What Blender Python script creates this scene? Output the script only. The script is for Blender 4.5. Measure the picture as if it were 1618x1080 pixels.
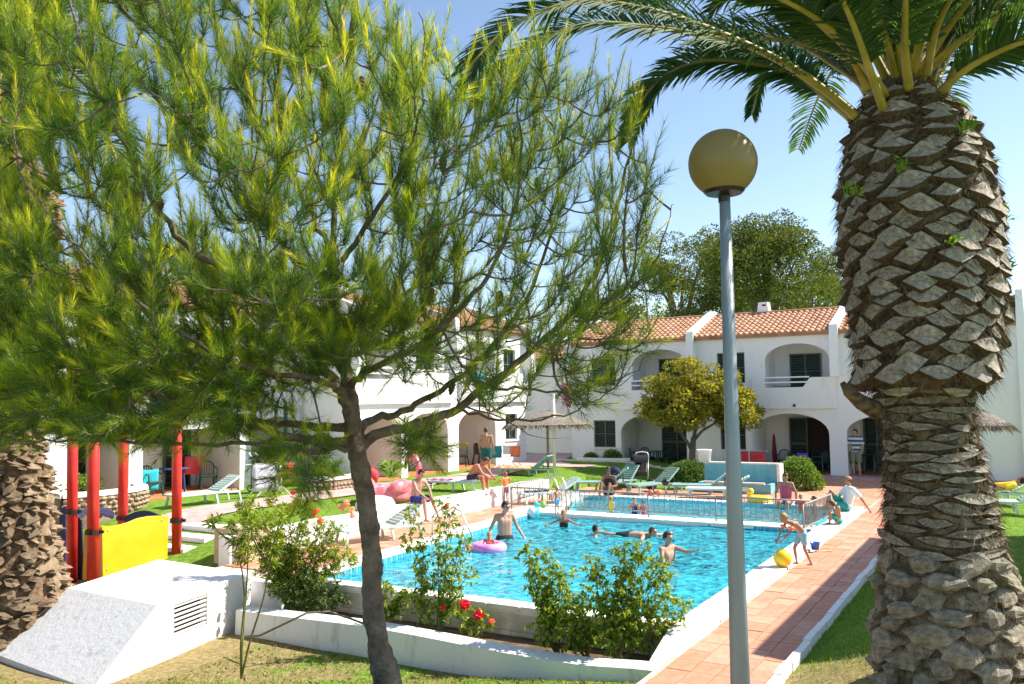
import bpy, math, random
import numpy as np
from mathutils import Vector, Matrix, Quaternion
random.seed(7); rng = np.random.default_rng(11)
for o in list(bpy.data.objects): bpy.data.objects.remove(o)
S = bpy.context.scene; COL = S.collection
PI = math.pi

# ---------------------------------------------------------------- camera, sky, sun, exposure
CAMH = 3.1; PITCH = math.atan(92/1350.); ROLL = 0.014; FPX = 1350.
cf = np.array([0, math.cos(PITCH), math.sin(PITCH)]); r0 = np.array([1., 0, 0]); u0 = np.array([0, -math.sin(PITCH), math.cos(PITCH)])
cr = r0*math.cos(ROLL)-u0*math.sin(ROLL); cu = u0*math.cos(ROLL)+r0*math.sin(ROLL)
cam = bpy.data.objects.new('camera', bpy.data.cameras.new('camera')); COL.objects.link(cam); S.camera = cam
cam.matrix_world = Matrix([[cr[0], cu[0], -cf[0], 0], [cr[1], cu[1], -cf[1], 0], [cr[2], cu[2], -cf[2], CAMH], [0, 0, 0, 1]])
cam.data.sensor_width = 36; cam.data.lens = FPX/1618*36; cam.data.clip_start = .05; cam.data.clip_end = 3000
SUN_AZ = math.radians(8)      # measured from +X towards +Y
SUN_EL = math.radians(47)
w = bpy.data.worlds.new('World'); S.world = w; w.use_nodes = True
nt = w.node_tree; bg = nt.nodes['Background']; sky = nt.nodes.new('ShaderNodeTexSky'); sky.sky_type = 'NISHITA'
sky.sun_disc = False; sky.sun_elevation = SUN_EL; sky.sun_rotation = math.radians(90)-SUN_AZ
sky.air_density = .9; sky.dust_density = .35; sky.ozone_density = .15; sky.altitude = 0
nt.links.new(sky.outputs[0], bg.inputs[0]); bg.inputs[1].default_value = 0.102
sun = bpy.data.objects.new('sun', bpy.data.lights.new('sun', 'SUN')); COL.objects.link(sun)
sun.data.energy = 4.4; sun.data.angle = math.radians(.53); sun.data.color = (1, .93, .82)
sd = Vector((math.cos(SUN_AZ)*math.cos(SUN_EL), math.sin(SUN_AZ)*math.cos(SUN_EL), math.sin(SUN_EL)))
sun.rotation_euler = sd.to_track_quat('Z', 'Y').to_euler()
S.view_settings.view_transform = 'Standard'; S.view_settings.look = 'None'; S.view_settings.gamma = 1; S.view_settings.exposure = 1.18
S.render.engine = 'CYCLES'
S.cycles.max_bounces = 8; S.cycles.transparent_max_bounces = 12

# ---------------------------------------------------------------- coordinates
def ray(x, y): return cf+(x-809)/FPX*cr-(y-540)/FPX*cu
def PX(x, y, z=0.):                      # photo pixel -> point on the level z
    d = ray(x, y); t = (z-CAMH)/d[2]; return np.array([0, 0, CAMH])+t*d
def PD(x, y, dep):                       # photo pixel -> point at a depth
    d = ray(x, y); return np.array([0, 0, CAMH])+dep/d[1]*d
O2 = PX(1071, 987, -.08)[:2]; A_ = math.radians(-30.5)
UU = np.array([math.cos(A_), math.sin(A_)]); VV = np.array([-UU[1], UU[0]])
def W(u, v, z=0.): p = O2+u*UU+v*VV; return (float(p[0]), float(p[1]), float(z))
def toUV(p): q = np.array(p[:2])-O2; return float(q@UU), float(q@VV)
def sst(x, a, b):
    t = np.clip((np.asarray(x, float)-a)/(b-a), 0, 1); return t*t*(3-2*t)
def gz(u, v):                            # lay of the land in pool coordinates
    u = np.asarray(u, float); v = np.asarray(v, float)
    y = O2[1]+u*UU[1]+v*VV[1]
    left = -.75+.24*np.maximum(0, 12.2-y)
    up = -.6+1.02*sst(v, -2.5, 3.6)
    z = np.where(u < -9.3, left*(1-sst(v, -4, -2))+up*sst(v, -4, -2), left)
    far = .42*(1-sst(u, -10.5, -6.5))
    z = np.where((v > 13.9) & (u > -9.6), far, z)
    z = np.where((v > 13.9) & (u <= -9.6), .42*(1-sst(u, -10.5, -6.5))+0*u, z)
    right = -.06+np.clip(.30*(u-1.85), 0, .62)*(1-sst(y, 10.5, 17))
    z = np.where(u > 1.8, right, z)
    z = np.where((u > -9.285) & (u < 1.81) & (v > 13.9) & (v < 16.42), -.35, z)
    z = np.where((u > -4.21) & (u < 1.81) & (v > 16.4) & (v < 23.3), -.35, z)
    return np.minimum(z, 1.55)
def G(u, v):
    z = float(gz(u, v)); return -.04 if z < -.3 and v > 13.9 and -9.3 < u < 1.82 else z
def GW(u, v, dz=0.): return W(u, v, G(u, v)+dz)

# ---------------------------------------------------------------- materials
MATS = {}
def mat(name, col, rough=.7, col2=None, scale=6., bump=0., bscale=None, trans=0., metal=0., spec=.4, attr=None, detail=5, contrast=.25, coord='Object', stops=None):
    m = bpy.data.materials.new(name); m.use_nodes = True; n = m.node_tree.nodes; l = m.node_tree.links
    b = n['Principled BSDF']; b.inputs['Roughness'].default_value = rough; b.inputs['Metallic'].default_value = metal
    b.inputs['Specular IOR Level'].default_value = spec
    out = n['Material Output']; tc = n.new('ShaderNodeTexCoord'); csock = None
    if attr:
        at = n.new('ShaderNodeAttribute'); at.attribute_name = attr
        r = n.new('ShaderNodeValToRGB'); e = r.color_ramp.elements
        e[0].color = (*col, 1); e[1].color = (*col2, 1)
        if stops:
            for p, c in stops: k = e.new(p); k.color = (*c, 1)
        l.new(at.outputs['Fac'], r.inputs[0]); csock = r.outputs[0]
    elif col2:
        t = n.new('ShaderNodeTexNoise'); t.inputs['Scale'].default_value = scale; t.inputs['Detail'].default_value = detail; t.inputs['Roughness'].default_value = .62
        l.new(tc.outputs[coord], t.inputs[0])
        r = n.new('ShaderNodeValToRGB'); e = r.color_ramp.elements
        e[0].position = .5-contrast/2; e[1].position = .5+contrast/2; e[0].color = (*col, 1); e[1].color = (*col2, 1)
        l.new(t.outputs[0], r.inputs[0]); csock = r.outputs[0]
    if csock: l.new(csock, b.inputs['Base Color'])
    else: b.inputs['Base Color'].default_value = (*col, 1)
    if bump:
        t2 = n.new('ShaderNodeTexNoise'); t2.inputs['Scale'].default_value = bscale or scale*3; t2.inputs['Detail'].default_value = 6
        l.new(tc.outputs[coord], t2.inputs[0]); bp = n.new('ShaderNodeBump'); bp.inputs['Strength'].default_value = min(1, bump); bp.inputs['Distance'].default_value = .02*max(1, bump)
        l.new(t2.outputs[0], bp.inputs['Height']); l.new(bp.outputs[0], b.inputs['Normal'])
    if trans:
        tr = n.new('ShaderNodeBsdfTranslucent'); mx = n.new('ShaderNodeMixShader'); mx.inputs[0].default_value = trans
        if csock:
            hs = n.new('ShaderNodeMix'); hs.data_type = 'RGBA'; hs.blend_type = 'MULTIPLY'; hs.inputs[0].default_value = 1
            l.new(csock, hs.inputs[6]); hs.inputs[7].default_value = (1.9, 1.7, .7, 1); l.new(hs.outputs[2], tr.inputs[0])
        else: tr.inputs[0].default_value = (min(1, col[0]*1.7), min(1, col[1]*1.6), col[2]*.8, 1)
        l.new(b.outputs[0], mx.inputs[1]); l.new(tr.outputs[0], mx.inputs[2]); l.new(mx.outputs[0], out.inputs[0])
    MATS[name] = m; return m

M_white = mat('limewash', (.80, .79, .77), .85, (.88, .87, .85), 1.3, .35, 9, spec=.2, contrast=.5)
M_whitecool = mat('whitewash_old', (.52, .53, .54), .9, (.78, .78, .78), 3.5, .8, 16, spec=.15, contrast=.35)
M_frontshade = mat('shaded_front_render', (.42, .41, .40), .95, (.66, .66, .68), 3, .35, 90, spec=.1, contrast=.5)
M_dirty = mat('stained_plaster', (.36, .30, .20), .9, (.72, .68, .58), 2.6, .5, 20, contrast=.4)
M_coping = mat('coping_stone', (.70, .66, .58), .8, (.86, .83, .77), 3, .3, 22, spec=.3, contrast=.4)
M_tile = mat('terracotta_tile', (.52, .20, .115), .6, (.64, .31, .20), 2.4, .2, 30, spec=.3, contrast=.5, coord='Generated')
M_tile2 = mat('pale_terracotta', (.56, .25, .155), .6, (.66, .37, .26), 3.4, .2, 30, spec=.3, contrast=.5, coord='Generated')
M_tile3 = mat('dark_terracotta', (.50, .21, .13), .6, (.62, .32, .22), 3, .2, 30, spec=.3, contrast=.5, coord='Generated')
def weathered(name, base, dirt, streak=.5, scale=1.2, bump=.3, zdirt=None):
    m = bpy.data.materials.new(name); m.use_nodes = True; n = m.node_tree.nodes; l = m.node_tree.links; B = n['Principled BSDF']; B.inputs['Roughness'].default_value = .88; B.inputs['Specular IOR Level'].default_value = .2
    tc = n.new('ShaderNodeTexCoord'); mp = n.new('ShaderNodeMapping'); mp.inputs['Scale'].default_value = (1, 1, .28); l.new(tc.outputs['Object'], mp.inputs[0])
    def noise(src, s, d=6, r=.65): t = n.new('ShaderNodeTexNoise'); t.inputs['Scale'].default_value = s; t.inputs['Detail'].default_value = d; t.inputs['Roughness'].default_value = r; l.new(src, t.inputs[0]); return t.outputs[0]
    def ramp(src, p0, c0, p1, c1): r = n.new('ShaderNodeValToRGB'); e = r.color_ramp.elements; e[0].position = p0; e[1].position = p1; e[0].color = (*c0, 1); e[1].color = (*c1, 1); l.new(src, r.inputs[0]); return r.outputs[0]
    a = ramp(noise(mp.outputs[0], scale*2.2), .56, (0,)*3, .78, (streak,)*3); b = ramp(noise(tc.outputs['Object'], scale*6, 8, .75), .60, (0,)*3, .70, (streak*.9,)*3)
    ad = n.new('ShaderNodeMath'); ad.operation = 'MAXIMUM'; l.new(a, ad.inputs[0]); l.new(b, ad.inputs[1]); fac = ad.outputs[0]
    if zdirt:
        sp = n.new('ShaderNodeSeparateXYZ'); l.new(tc.outputs['Object'], sp.inputs[0]); mr = n.new('ShaderNodeMapRange'); mr.inputs[1].default_value = zdirt[0]; mr.inputs[2].default_value = zdirt[1]; mr.inputs[3].default_value = .75; mr.inputs[4].default_value = 0; l.new(sp.outputs[2], mr.inputs[0])
        mu = n.new('ShaderNodeMath'); mu.operation = 'MULTIPLY'; l.new(mr.outputs[0], mu.inputs[0]); l.new(ramp(noise(tc.outputs['Object'], 5), .35, (.2,)*3, .65, (1,)*3), mu.inputs[1]); m2 = n.new('ShaderNodeMath'); m2.operation = 'MAXIMUM'; l.new(fac, m2.inputs[0]); l.new(mu.outputs[0], m2.inputs[1]); fac = m2.outputs[0]
    mx = n.new('ShaderNodeMix'); mx.data_type = 'RGBA'; l.new(fac, mx.inputs[0]); mx.inputs[6].default_value = (*base, 1); mx.inputs[7].default_value = (*dirt, 1); l.new(mx.outputs[2], B.inputs['Base Color'])
    bp = n.new('ShaderNodeBump'); bp.inputs['Strength'].default_value = bump; bp.inputs['Distance'].default_value = .02; l.new(noise(tc.outputs['Object'], 11), bp.inputs['Height']); l.new(bp.outputs[0], B.inputs['Normal']); return m
M_white = weathered('limewash', (.85, .84, .82), (.60, .57, .52), .55)
M_blk = weathered('block_limewash', (.84, .83, .81), (.50, .42, .32), .6, 1.6, .6, (-.85, -.45))
M_whitecool = weathered('planter_whitewash', (.78, .78, .77), (.36, .33, .28), .75, 1.8, .6, (-.95, -.62))
M_frontshade = weathered('shaded_front_render', (.60, .60, .61), (.30, .28, .26), .8, 3.0, .7)  # stained render; its greyer base stands for shade on the sloped front
M_grout = mat('grout', (.50, .36, .30), .9, (.66, .54, .46), 4, .2, 20)
M_path = mat('pink_paving', (.40, .25, .23), .85, (.56, .40, .37), 3, .3, 20, contrast=.4)
M_soil = mat('soil', (.10, .065, .035), 1, (.22, .15, .085), 5, 1.2, 14)
M_rooft = mat('roof_tile', (.30, .13, .07), .85, (.58, .33, .20), 2.2, .3, 20, contrast=.5)
M_gdoor = mat('green_shutter', (.008, .028, .022), .45, (.015, .045, .036), 8, .1)
M_gframe = mat('grey_green_frame', (.10, .12, .10), .5)
M_dark = mat('painted_interior_shade', (.035, .022, .018), .9)  # near-black colour stands in for the shade inside openings
M_orange = mat('porch_tile', (.50, .17, .06), .6, (.60, .24, .10), 3)
M_stone = mat('field_stone', (.24, .17, .11), .9, (.50, .38, .26), 3, .8, 18, coord='Generated', contrast=.5)
M_mortar = mat('mortar', (.20, .15, .11), 1, (.3, .23, .17), 9, .6)
M_pole = mat('grey_lamp_paint', (.24, .29, .33), .38, (.29, .34, .37), 4, .1, 60, spec=.5, contrast=.5)
M_black = mat('black_plastic', (.02, .018, .018), .4, spec=.5)
M_red = mat('red_paint', (.58, .018, .014), .4, (.68, .04, .025), 3, spec=.5)
M_yellow = mat('yellow_panel', (.80, .42, .006), .45, (.84, .47, .02), 2, .08, 30)
M_navy = mat('navy_panel', (.025, .035, .10), .45)
M_blue = mat('blue_panel', (.03, .28, .62), .4)
M_steel = mat('brushed_steel', (.55, .53, .50), .35, metal=.8)
M_rail = mat('grey_rail_paint', (.30, .28, .26), .5, metal=.2)
M_lounge = mat('seagreen_plastic', (.20, .36, .33), .5, (.29, .46, .42), 3, spec=.4)
M_loungeb = mat('pale_aqua_plastic', (.46, .58, .56), .5, (.55, .66, .63), 3, spec=.4)
M_lframe = mat('dark_green_frame', (.04, .09, .08), .5)
M_chair = mat('dark_green_plastic', (.012, .05, .038), .4, spec=.5)
M_thatch = mat('thatch', (.13, .11, .09), 1, (.30, .26, .21), 14, .8, trans=.1)
M_pink = mat('pink_vinyl', (.82, .12, .14), .3, (.86, .30, .33), 3.3, spec=.6, contrast=.15)
M_magenta = mat('magenta_vinyl', (.85, .16, .50), .3, (.9, .40, .66), 4, spec=.6)
M_vy = mat('yellow_vinyl', (.88, .62, .02), .3, spec=.6)
M_vteal = mat('teal_vinyl', (.05, .55, .62), .3, spec=.6)
M_vgreen = mat('lime_vinyl', (.20, .65, .08), .3, spec=.6)
M_vred = mat('red_vinyl', (.80, .08, .05), .3, spec=.6)
M_vorange = mat('orange_vinyl', (.90, .22, .07), .35, spec=.6)
M_vblue = mat('blue_vinyl', (.03, .12, .55), .35, spec=.6)
M_purple = mat('purple_cloth', (.20, .05, .45), .8)
M_teal = mat('teal_cloth', (.02, .28, .30), .8)
M_cloth = mat('white_cloth', (.78, .78, .76), .9)
M_redcloth = mat('red_cloth', (.62, .04, .05), .9, (.72, .10, .10), 5)
M_wood = mat('weathered_wood', (.30, .22, .13), .9, (.46, .36, .24), 8, .3)
M_rubber = mat('hose_rubber', (.16, .13, .10), .6)

# ---------------------------------------------------------------- mesh helpers
class MB:
    def __init__(s): s.v = []; s.f = []; s.m = []; s.cur = 0
    def add(s, vs, fs):
        b = len(s.v); s.v += [tuple(map(float, p)) for p in vs]
        for f in fs: s.f.append(tuple(b+i for i in f)); s.m.append(s.cur)
    def hexa(s, p):                      # 8 corners: bottom 4 ccw, top 4 ccw
        s.add(p, [(3, 2, 1, 0), (4, 5, 6, 7), (0, 1, 5, 4), (1, 2, 6, 5), (2, 3, 7, 6), (3, 0, 4, 7)])
    def box(s, c, d, rz=0., fr=None):    # centre, full dims
        a, b, h = d[0]/2, d[1]/2, d[2]/2; co, si = math.cos(rz), math.sin(rz); P = []
        for z in (-h, h):
            for x, y in ((-a, -b), (a, -b), (a, b), (-a, b)): P.append((c[0]+x*co-y*si, c[1]+x*si+y*co, c[2]+z))
        s.hexa(P)
    def bar(s, p, q, wx, wy=None, up=(0, 0, 1)):
        p = Vector(p); q = Vector(q); d = (q-p).normalized(); wy = wy or wx; upv = Vector(up)
        if abs(d.dot(upv)) > .95: upv = Vector((1, 0, 0))
        x = d.cross(upv).normalized()*wx/2; y = x.normalized().cross(d).normalized()*wy/2
        s.hexa([p-x-y, p+x-y, p+x+y, p-x+y, q-x-y, q+x-y, q+x+y, q-x+y])
    def tube(s, pts, rad, n=8, cap=True):
        pts = [Vector(p) for p in pts]; k = len(pts)
        if not hasattr(rad, '__len__'): rad = [rad]*k
        ref = Vector((0, 0, 1)); b = len(s.v); prev = None
        for i, p in enumerate(pts):
            d = (pts[min(i+1, k-1)]-pts[max(i-1, 0)]).normalized()
            if prev is None:
                prev = d.cross(Vector((.123, .9, .3)) if abs(d.z) > .7 else ref).normalized()
            x = (prev-d*prev.dot(d)).normalized(); prev = x; y = d.cross(x)
            for j in range(n):
                a = 2*PI*j/n; q = p+(x*math.cos(a)+y*math.sin(a))*rad[i]; s.v.append(tuple(q))
        for i in range(k-1):
            for j in range(n):
                j2 = (j+1) % n; s.f.append((b+i*n+j, b+i*n+j2, b+(i+1)*n+j2, b+(i+1)*n+j)); s.m.append(s.cur)
        if cap:
            s.f.append(tuple(b+j for j in reversed(range(n)))); s.m.append(s.cur)
            s.f.append(tuple(b+(k-1)*n+j for j in range(n))); s.m.append(s.cur)
    def lathe(s, prof, c=(0, 0, 0), n=24, sx=1, sy=1):      # prof: (r,z)
        b = len(s.v); k = len(prof)
        for r, z in prof:
            for j in range(n):
                a = 2*PI*j/n; s.v.append((c[0]+r*sx*math.cos(a), c[1]+r*sy*math.sin(a), c[2]+z))
        for i in range(k-1):
            for j in range(n):
                j2 = (j+1) % n; s.f.append((b+i*n+j, b+i*n+j2, b+(i+1)*n+j2, b+(i+1)*n+j)); s.m.append(s.cur)
    def ball(s, c, r, n=12, k=8):
        rr = r if hasattr(r, '__len__') else (r, r, r); b = len(s.v)
        for i in range(k+1):
            t = PI*i/k
            for j in range(n):
                a = 2*PI*j/n; s.v.append((c[0]+rr[0]*math.sin(t)*math.cos(a), c[1]+rr[1]*math.sin(t)*math.sin(a), c[2]-rr[2]*math.cos(t)))
        for i in range(k):
            for j in range(n):
                j2 = (j+1) % n; s.f.append((b+i*n+j, b+i*n+j2, b+(i+1)*n+j2, b+(i+1)*n+j)); s.m.append(s.cur)
    def cap(s, p, q, ra, rb, n=10):      # tapered capsule
        p = Vector(p); q = Vector(q); d = q-p
        if d.length < 1e-5: s.ball(p, ra, n, 8); return
        d.normalize(); pts = []; rad = []
        for t in (-.98, -.8, -.45): pts.append(p+d*ra*t); rad.append(ra*math.sqrt(1-t*t))
        pts += [p, q]; rad += [ra, rb]
        for t in (.45, .8, .98): pts.append(q+d*rb*t); rad.append(rb*math.sqrt(1-t*t))
        s.tube(pts, rad, n)
    def torus(s, c, R, r, n=24, k=10, T=None, sq=1.):
        b = len(s.v)
        for i in range(n):
            a = 2*PI*i/n
            for j in range(k):
                t = 2*PI*j/k; p = Vector(((R+r*math.cos(t))*math.cos(a), (R+r*math.cos(t))*math.sin(a)*sq, r*math.sin(t)))
                if T: p = T @ p
                s.v.append((c[0]+p.x, c[1]+p.y, c[2]+p.z))
        for i in range(n):
            for j in range(k):
                i2 = (i+1) % n; j2 = (j+1) % k; s.f.append((b+i*k+j, b+i2*k+j, b+i2*k+j2, b+i*k+j2)); s.m.append(s.cur)
    def mesh(s, name, mats, smooth=False):
        me = bpy.data.meshes.new(name); me.from_pydata(s.v, [], s.f)
        for m in (mats if isinstance(mats, (list, tuple)) else [mats]): me.materials.append(m)
        if max(s.m, default=0): me.polygons.foreach_set('material_index', s.m)
        if smooth: me.polygons.foreach_set('use_smooth', [True]*len(s.f))
        me.update(); return me
    def build(s, name, mats, parent=None, smooth=False, bevel=0., loc=None, rz=0.):
        o = bpy.data.objects.new(name, s.mesh(name, mats, smooth)); COL.objects.link(o)
        if parent: o.parent = parent
        if loc is not None: o.location = loc
        o.rotation_euler.z = rz
        if bevel:
            b = o.modifiers.new('bevel', 'BEVEL'); b.width = bevel; b.segments = 2; b.limit_method = 'ANGLE'
        return o
def tag(o, label=None, cat=None, group=None, kind=None):
    if label: o['label'] = label
    if cat: o['category'] = cat
    if group: o['group'] = group
    if kind: o['kind'] = kind
    return o
def empty(name, loc, label, cat, group=None, rz=0.):
    o = bpy.data.objects.new(name, None); COL.objects.link(o); o.location = loc; o.rotation_euler.z = rz; o.empty_display_size = .1
    return tag(o, label, cat, group)
def copy_tree(o, parent=None, loc=None, rz=None, label=None, sc=None):
    c = o.copy(); COL.objects.link(c)
    if parent: c.parent = parent
    if loc is not None: c.location = loc
    if rz is not None: c.rotation_euler.z = rz
    if sc is not None: c.scale = (sc, sc, sc)
    if label: c['label'] = label
    for ch in list(o.children): copy_tree(ch, c)
    return c
def bigmesh(name, verts, faces, mats, var=None, smooth=False, midx=None):
    """verts (N,3), faces (M,k) numpy -> mesh, quickly"""
    me = bpy.data.meshes.new(name); k = faces.shape[1]; M = len(faces)
    me.vertices.add(len(verts)); me.vertices.foreach_set('co', np.asarray(verts, np.float32).ravel())
    me.loops.add(M*k); me.loops.foreach_set('vertex_index', faces.astype(np.int32).ravel())
    me.polygons.add(M); me.polygons.foreach_set('loop_start', np.arange(0, M*k, k, dtype=np.int32))
    try: me.polygons.foreach_set('loop_total', np.full(M, k, np.int32))
    except Exception: pass
    for m in (mats if isinstance(mats, (list, tuple)) else [mats]): me.materials.append(m)
    if midx is not None: me.polygons.foreach_set('material_index', midx.astype(np.int32))
    me.polygons.foreach_set('use_smooth', np.full(M, bool(smooth)))
    if var is not None:
        a = me.attributes.new('var', 'FLOAT', 'POINT'); a.data.foreach_set('value', np.asarray(var, np.float32))
    me.update(); me.validate(); return me
def link(name, me, parent=None):
    o = bpy.data.objects.new(name, me); COL.objects.link(o)
    if parent: o.parent = parent
    return o
def norm(a): return a/np.maximum(1e-9, np.linalg.norm(a, axis=-1, keepdims=True))
def leaf_mesh(name, pos, dirs, L, Wd, material, var, droop=.15, fold=.25, sides=None):
    """leaves: a folded blade of 4 triangles each, pointed at both ends"""
    n = len(pos); dirs = norm(dirs)
    if sides is None:
        s = norm(np.cross(dirs, norm(rng.normal(size=(n, 3))*[.6, .6, 1]+[0, 0, .4])))
    else: s = norm(np.cross(dirs, sides))
    nn = norm(np.cross(s, dirs)); L = np.asarray(L)[:, None]; Wd = np.asarray(Wd)[:, None]
    a = pos; mid = pos+dirs*L*.45-nn*Wd*fold; t = pos+dirs*L-np.array([0, 0, 1])*L*droop
    l_ = pos+dirs*L*.42+s*Wd*.5; r_ = pos+dirs*L*.42-s*Wd*.5
    V = np.stack([a, l_, mid, r_, t], 1).reshape(-1, 3); b = np.arange(n)[:, None]*5
    F = np.concatenate([b+[0, 2, 1], b+[0, 3, 2], b+[1, 2, 4], b+[2, 3, 4]], 1).reshape(-1, 3)
    return bigmesh(name, V, F, material, np.repeat(var, 5))

# ================================================================ SETTING: ground
def lin(a, b, st): n = max(1, int(round((b-a)/st))); return [a+(b-a)*i/n for i in range(n+1)]
def uniq(l):
    l = sorted(l); o = [l[0]]
    for x in l[1:]:
        if x-o[-1] > 1e-4: o.append(x)
    return o
us = uniq([-900, -500, -250, -120, -70, -45]+lin(-32, -9.31, .5)+[-9.29]+lin(-9.0, -4.4, .4)+[-4.22, -4.20]+lin(-4.0, .59, .4)+[.6, 1.80, 1.82]+lin(1.9, 9, .25)+lin(9.5, 20, .7)+[28, 45, 80, 150, 300, 700])
vs = uniq([-300, -120, -60, -40, -25]+lin(-20, 0, .3)+lin(.4, 13.89, .5)+[13.91]+lin(14.2, 16.2, .4)+[16.41, 16.43]+lin(16.8, 22.8, .5)+[23.29, 23.31, 24]+[26, 30, 36, 45, 70, 120, 300, 900])
gu, gv = np.meshgrid(us, vs, indexing='ij'); Z = gz(gu, gv)
hole = (gu > -9.295) & (gu < 1.81) & (gv > -1.2) & (gv < 13.905); Z = np.where(hole, -1.75, Z)
ter = (gu > .65) & (gu < 1.81) & (gv <= -1.2); Z = np.where(ter, -.3, Z)
Z = np.where((gu > .2) & (gu < 1.81) & (gv < -1.3), np.minimum(Z, -.1), Z)
noise = 0.012*np.sin(gu*3.1)*np.cos(gv*2.7)
Z = Z+noise*((gv < 13) | (gu < -9.5))
XY = O2[None, None]+gu[..., None]*UU+gv[..., None]*VV
Vt = np.concatenate([XY, Z[..., None]], -1).reshape(-1, 3); nv = len(vs)
i, j = np.meshgrid(np.arange(len(us)-1), np.arange(nv-1), indexing='ij'); b = (i*nv+j).ravel()
Ft = np.stack([b, b+nv, b+nv+1, b+1], 1)
def lawn_material():
    m = bpy.data.materials.new('lawn'); m.use_nodes = True; n = m.node_tree.nodes; l = m.node_tree.links; B = n['Principled BSDF']
    B.inputs['Roughness'].default_value = .95; B.inputs['Specular IOR Level'].default_value = .1
    tc = n.new('ShaderNodeTexCoord')
    def noise(s, d=5): t = n.new('ShaderNodeTexNoise'); t.inputs['Scale'].default_value = s; t.inputs['Detail'].default_value = d; l.new(tc.outputs['Object'], t.inputs[0]); return t
    def ramp(src, p0, c0, p1, c1):
        r = n.new('ShaderNodeValToRGB'); e = r.color_ramp.elements; e[0].position = p0; e[1].position = p1; e[0].color = (*c0, 1); e[1].color = (*c1, 1); l.new(src, r.inputs[0]); return r
    fine = ramp(noise(9).outputs[0], .35, (.09, .18, .02), .68, (.20, .32, .04))
    dry = ramp(noise(14, 7).outputs[0], .35, (.20, .15, .065), .7, (.36, .29, .14))
    at = n.new('ShaderNodeAttribute'); at.attribute_name = 'var'
    nz = noise(1.1, 6); ad = n.new('ShaderNodeMath'); ad.operation = 'ADD'; l.new(at.outputs['Fac'], ad.inputs[0]); l.new(nz.outputs[0], ad.inputs[1])
    k = ramp(ad.outputs[0], .86, (0, 0, 0), 1.08, (1, 1, 1))
    mx = n.new('ShaderNodeMix'); mx.data_type = 'RGBA'; l.new(k.outputs[0], mx.inputs[0]); l.new(fine.outputs[0], mx.inputs[6]); l.new(dry.outputs[0], mx.inputs[7])
    l.new(mx.outputs[2], B.inputs['Base Color'])
    bn = noise(40, 4); bp = n.new('ShaderNodeBump'); bp.inputs['Strength'].default_value = .8; bp.inputs['Distance'].default_value = .03; l.new(bn.outputs[0], bp.inputs['Height']); l.new(bp.outputs[0], B.inputs['Normal'])
    return m
M_lawn = lawn_material()
def dryness(u, v):
    """0 green .. 1 bare: the foreground bank left is half bare earth, the right bank dry near the camera"""
    u = np.asarray(u, float); v = np.asarray(v, float)
    y = O2[1]+u*UU[1]+v*VV[1]
    d = np.where((u < .5) & (v < 0), .52-.16*sst(u, -6, -1)+.0*v, 0.12)
    d = np.where((u < -6) & (v < 0), .62, d)
    d = np.where(u > 1.8, .12+.52*(1-sst(v, -2.3, 0.3))*(1-sst(u, 5.5, 8)), d)
    return d
var = dryness(gu, gv).ravel()
o = link('ground', bigmesh('ground', Vt, Ft, M_lawn, var, True)); tag(o, kind='structure')

# grass blades on the near banks
def grass_blades():
    pts = []
    for (ua, ub, va, vb, n) in ((1.86, 7.5, -5.5, 5.5, 60000), (1.86, 9, 5.5, 16, 20000), (-10, .3, -7.5, -1.55, 60000), (-14, -9.5, 4, 13, 9000)):
        u = rng.uniform(ua, ub, n); v = rng.uniform(va, vb, n); pts.append(np.stack([u, v], 1))
    p = np.concatenate(pts); u, v = p[:, 0], p[:, 1]
    patch = .5+.5*np.sin(u*2.3+1.3*np.sin(v*1.7))*np.cos(v*2.1+u)
    keep = rng.random(len(u)) > dryness(u, v)*1.25*patch+dryness(u, v)*.45
    u, v = u[keep], v[keep]
    inb = (u > -9.4) & (u < -6.3) & (v > -4.6) & (v < -1.2); u, v = u[~inb], v[~inb]
    z = gz(u, v); xy = O2+u[:, None]*UU+v[:, None]*VV; pos = np.concatenate([xy, z[:, None]], 1); n = len(pos)
    a = rng.uniform(0, 2*PI, n); h = rng.uniform(.02, .055, n); wd = .006
    s = np.stack([np.cos(a), np.sin(a), 0*a], 1)*wd; top = pos+np.stack([rng.normal(0, .018, n), rng.normal(0, .018, n), h], 1)
    Vv = np.stack([pos-s, pos+s, top], 1).reshape(-1, 3); F = (np.arange(n)[:, None]*3+[0, 1, 2])
    return bigmesh('grass', Vv, F, mat('grass_blade', (.09, .20, .02), .8, (.32, .42, .08), attr='var', trans=.3), np.repeat(rng.random(n), 3))
o = link('grass', grass_blades()); tag(o, kind='stuff', cat='grass', label='short mown grass blades growing on the lawn banks')

# ================================================================ pools
PN = [(-6.62, -.1), (0, 0), (0, 9.2), (-7.42, 9.3)]        # main pool corners in u,v
PS = [(-6.75, 9.95), (-.15, 9.95), (-.3, 13.6), (-8.2, 13.6)]   # small pool
def mosaic(name, c1, c2, sc, emphasis=.5):
    m = bpy.data.materials.new(name); m.use_nodes = True; n = m.node_tree.nodes; l = m.node_tree.links; B = n['Principled BSDF']; B.inputs['Roughness'].default_value = .35
    tc = n.new('ShaderNodeTexCoord'); br = n.new('ShaderNodeTexBrick'); br.inputs['Scale'].default_value = sc; br.inputs['Mortar Size'].default_value = .02
    br.offset = 0; br.inputs['Color1'].default_value = (*c1, 1); br.inputs['Color2'].default_value = (*c2, 1); br.inputs['Mortar'].default_value = (.45, .62, .66, 1)
    br.inputs['Brick Width'].default_value = .5; br.inputs['Row Height'].default_value = .5
    l.new(tc.outputs['Object'], br.inputs[0]); l.new(br.outputs[0], B.inputs['Base Color']); return m
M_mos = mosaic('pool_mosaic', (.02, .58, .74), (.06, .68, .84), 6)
M_mos2 = mosaic('small_pool_mosaic', (.10, .58, .66), (.16, .66, .72), 6)
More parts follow.
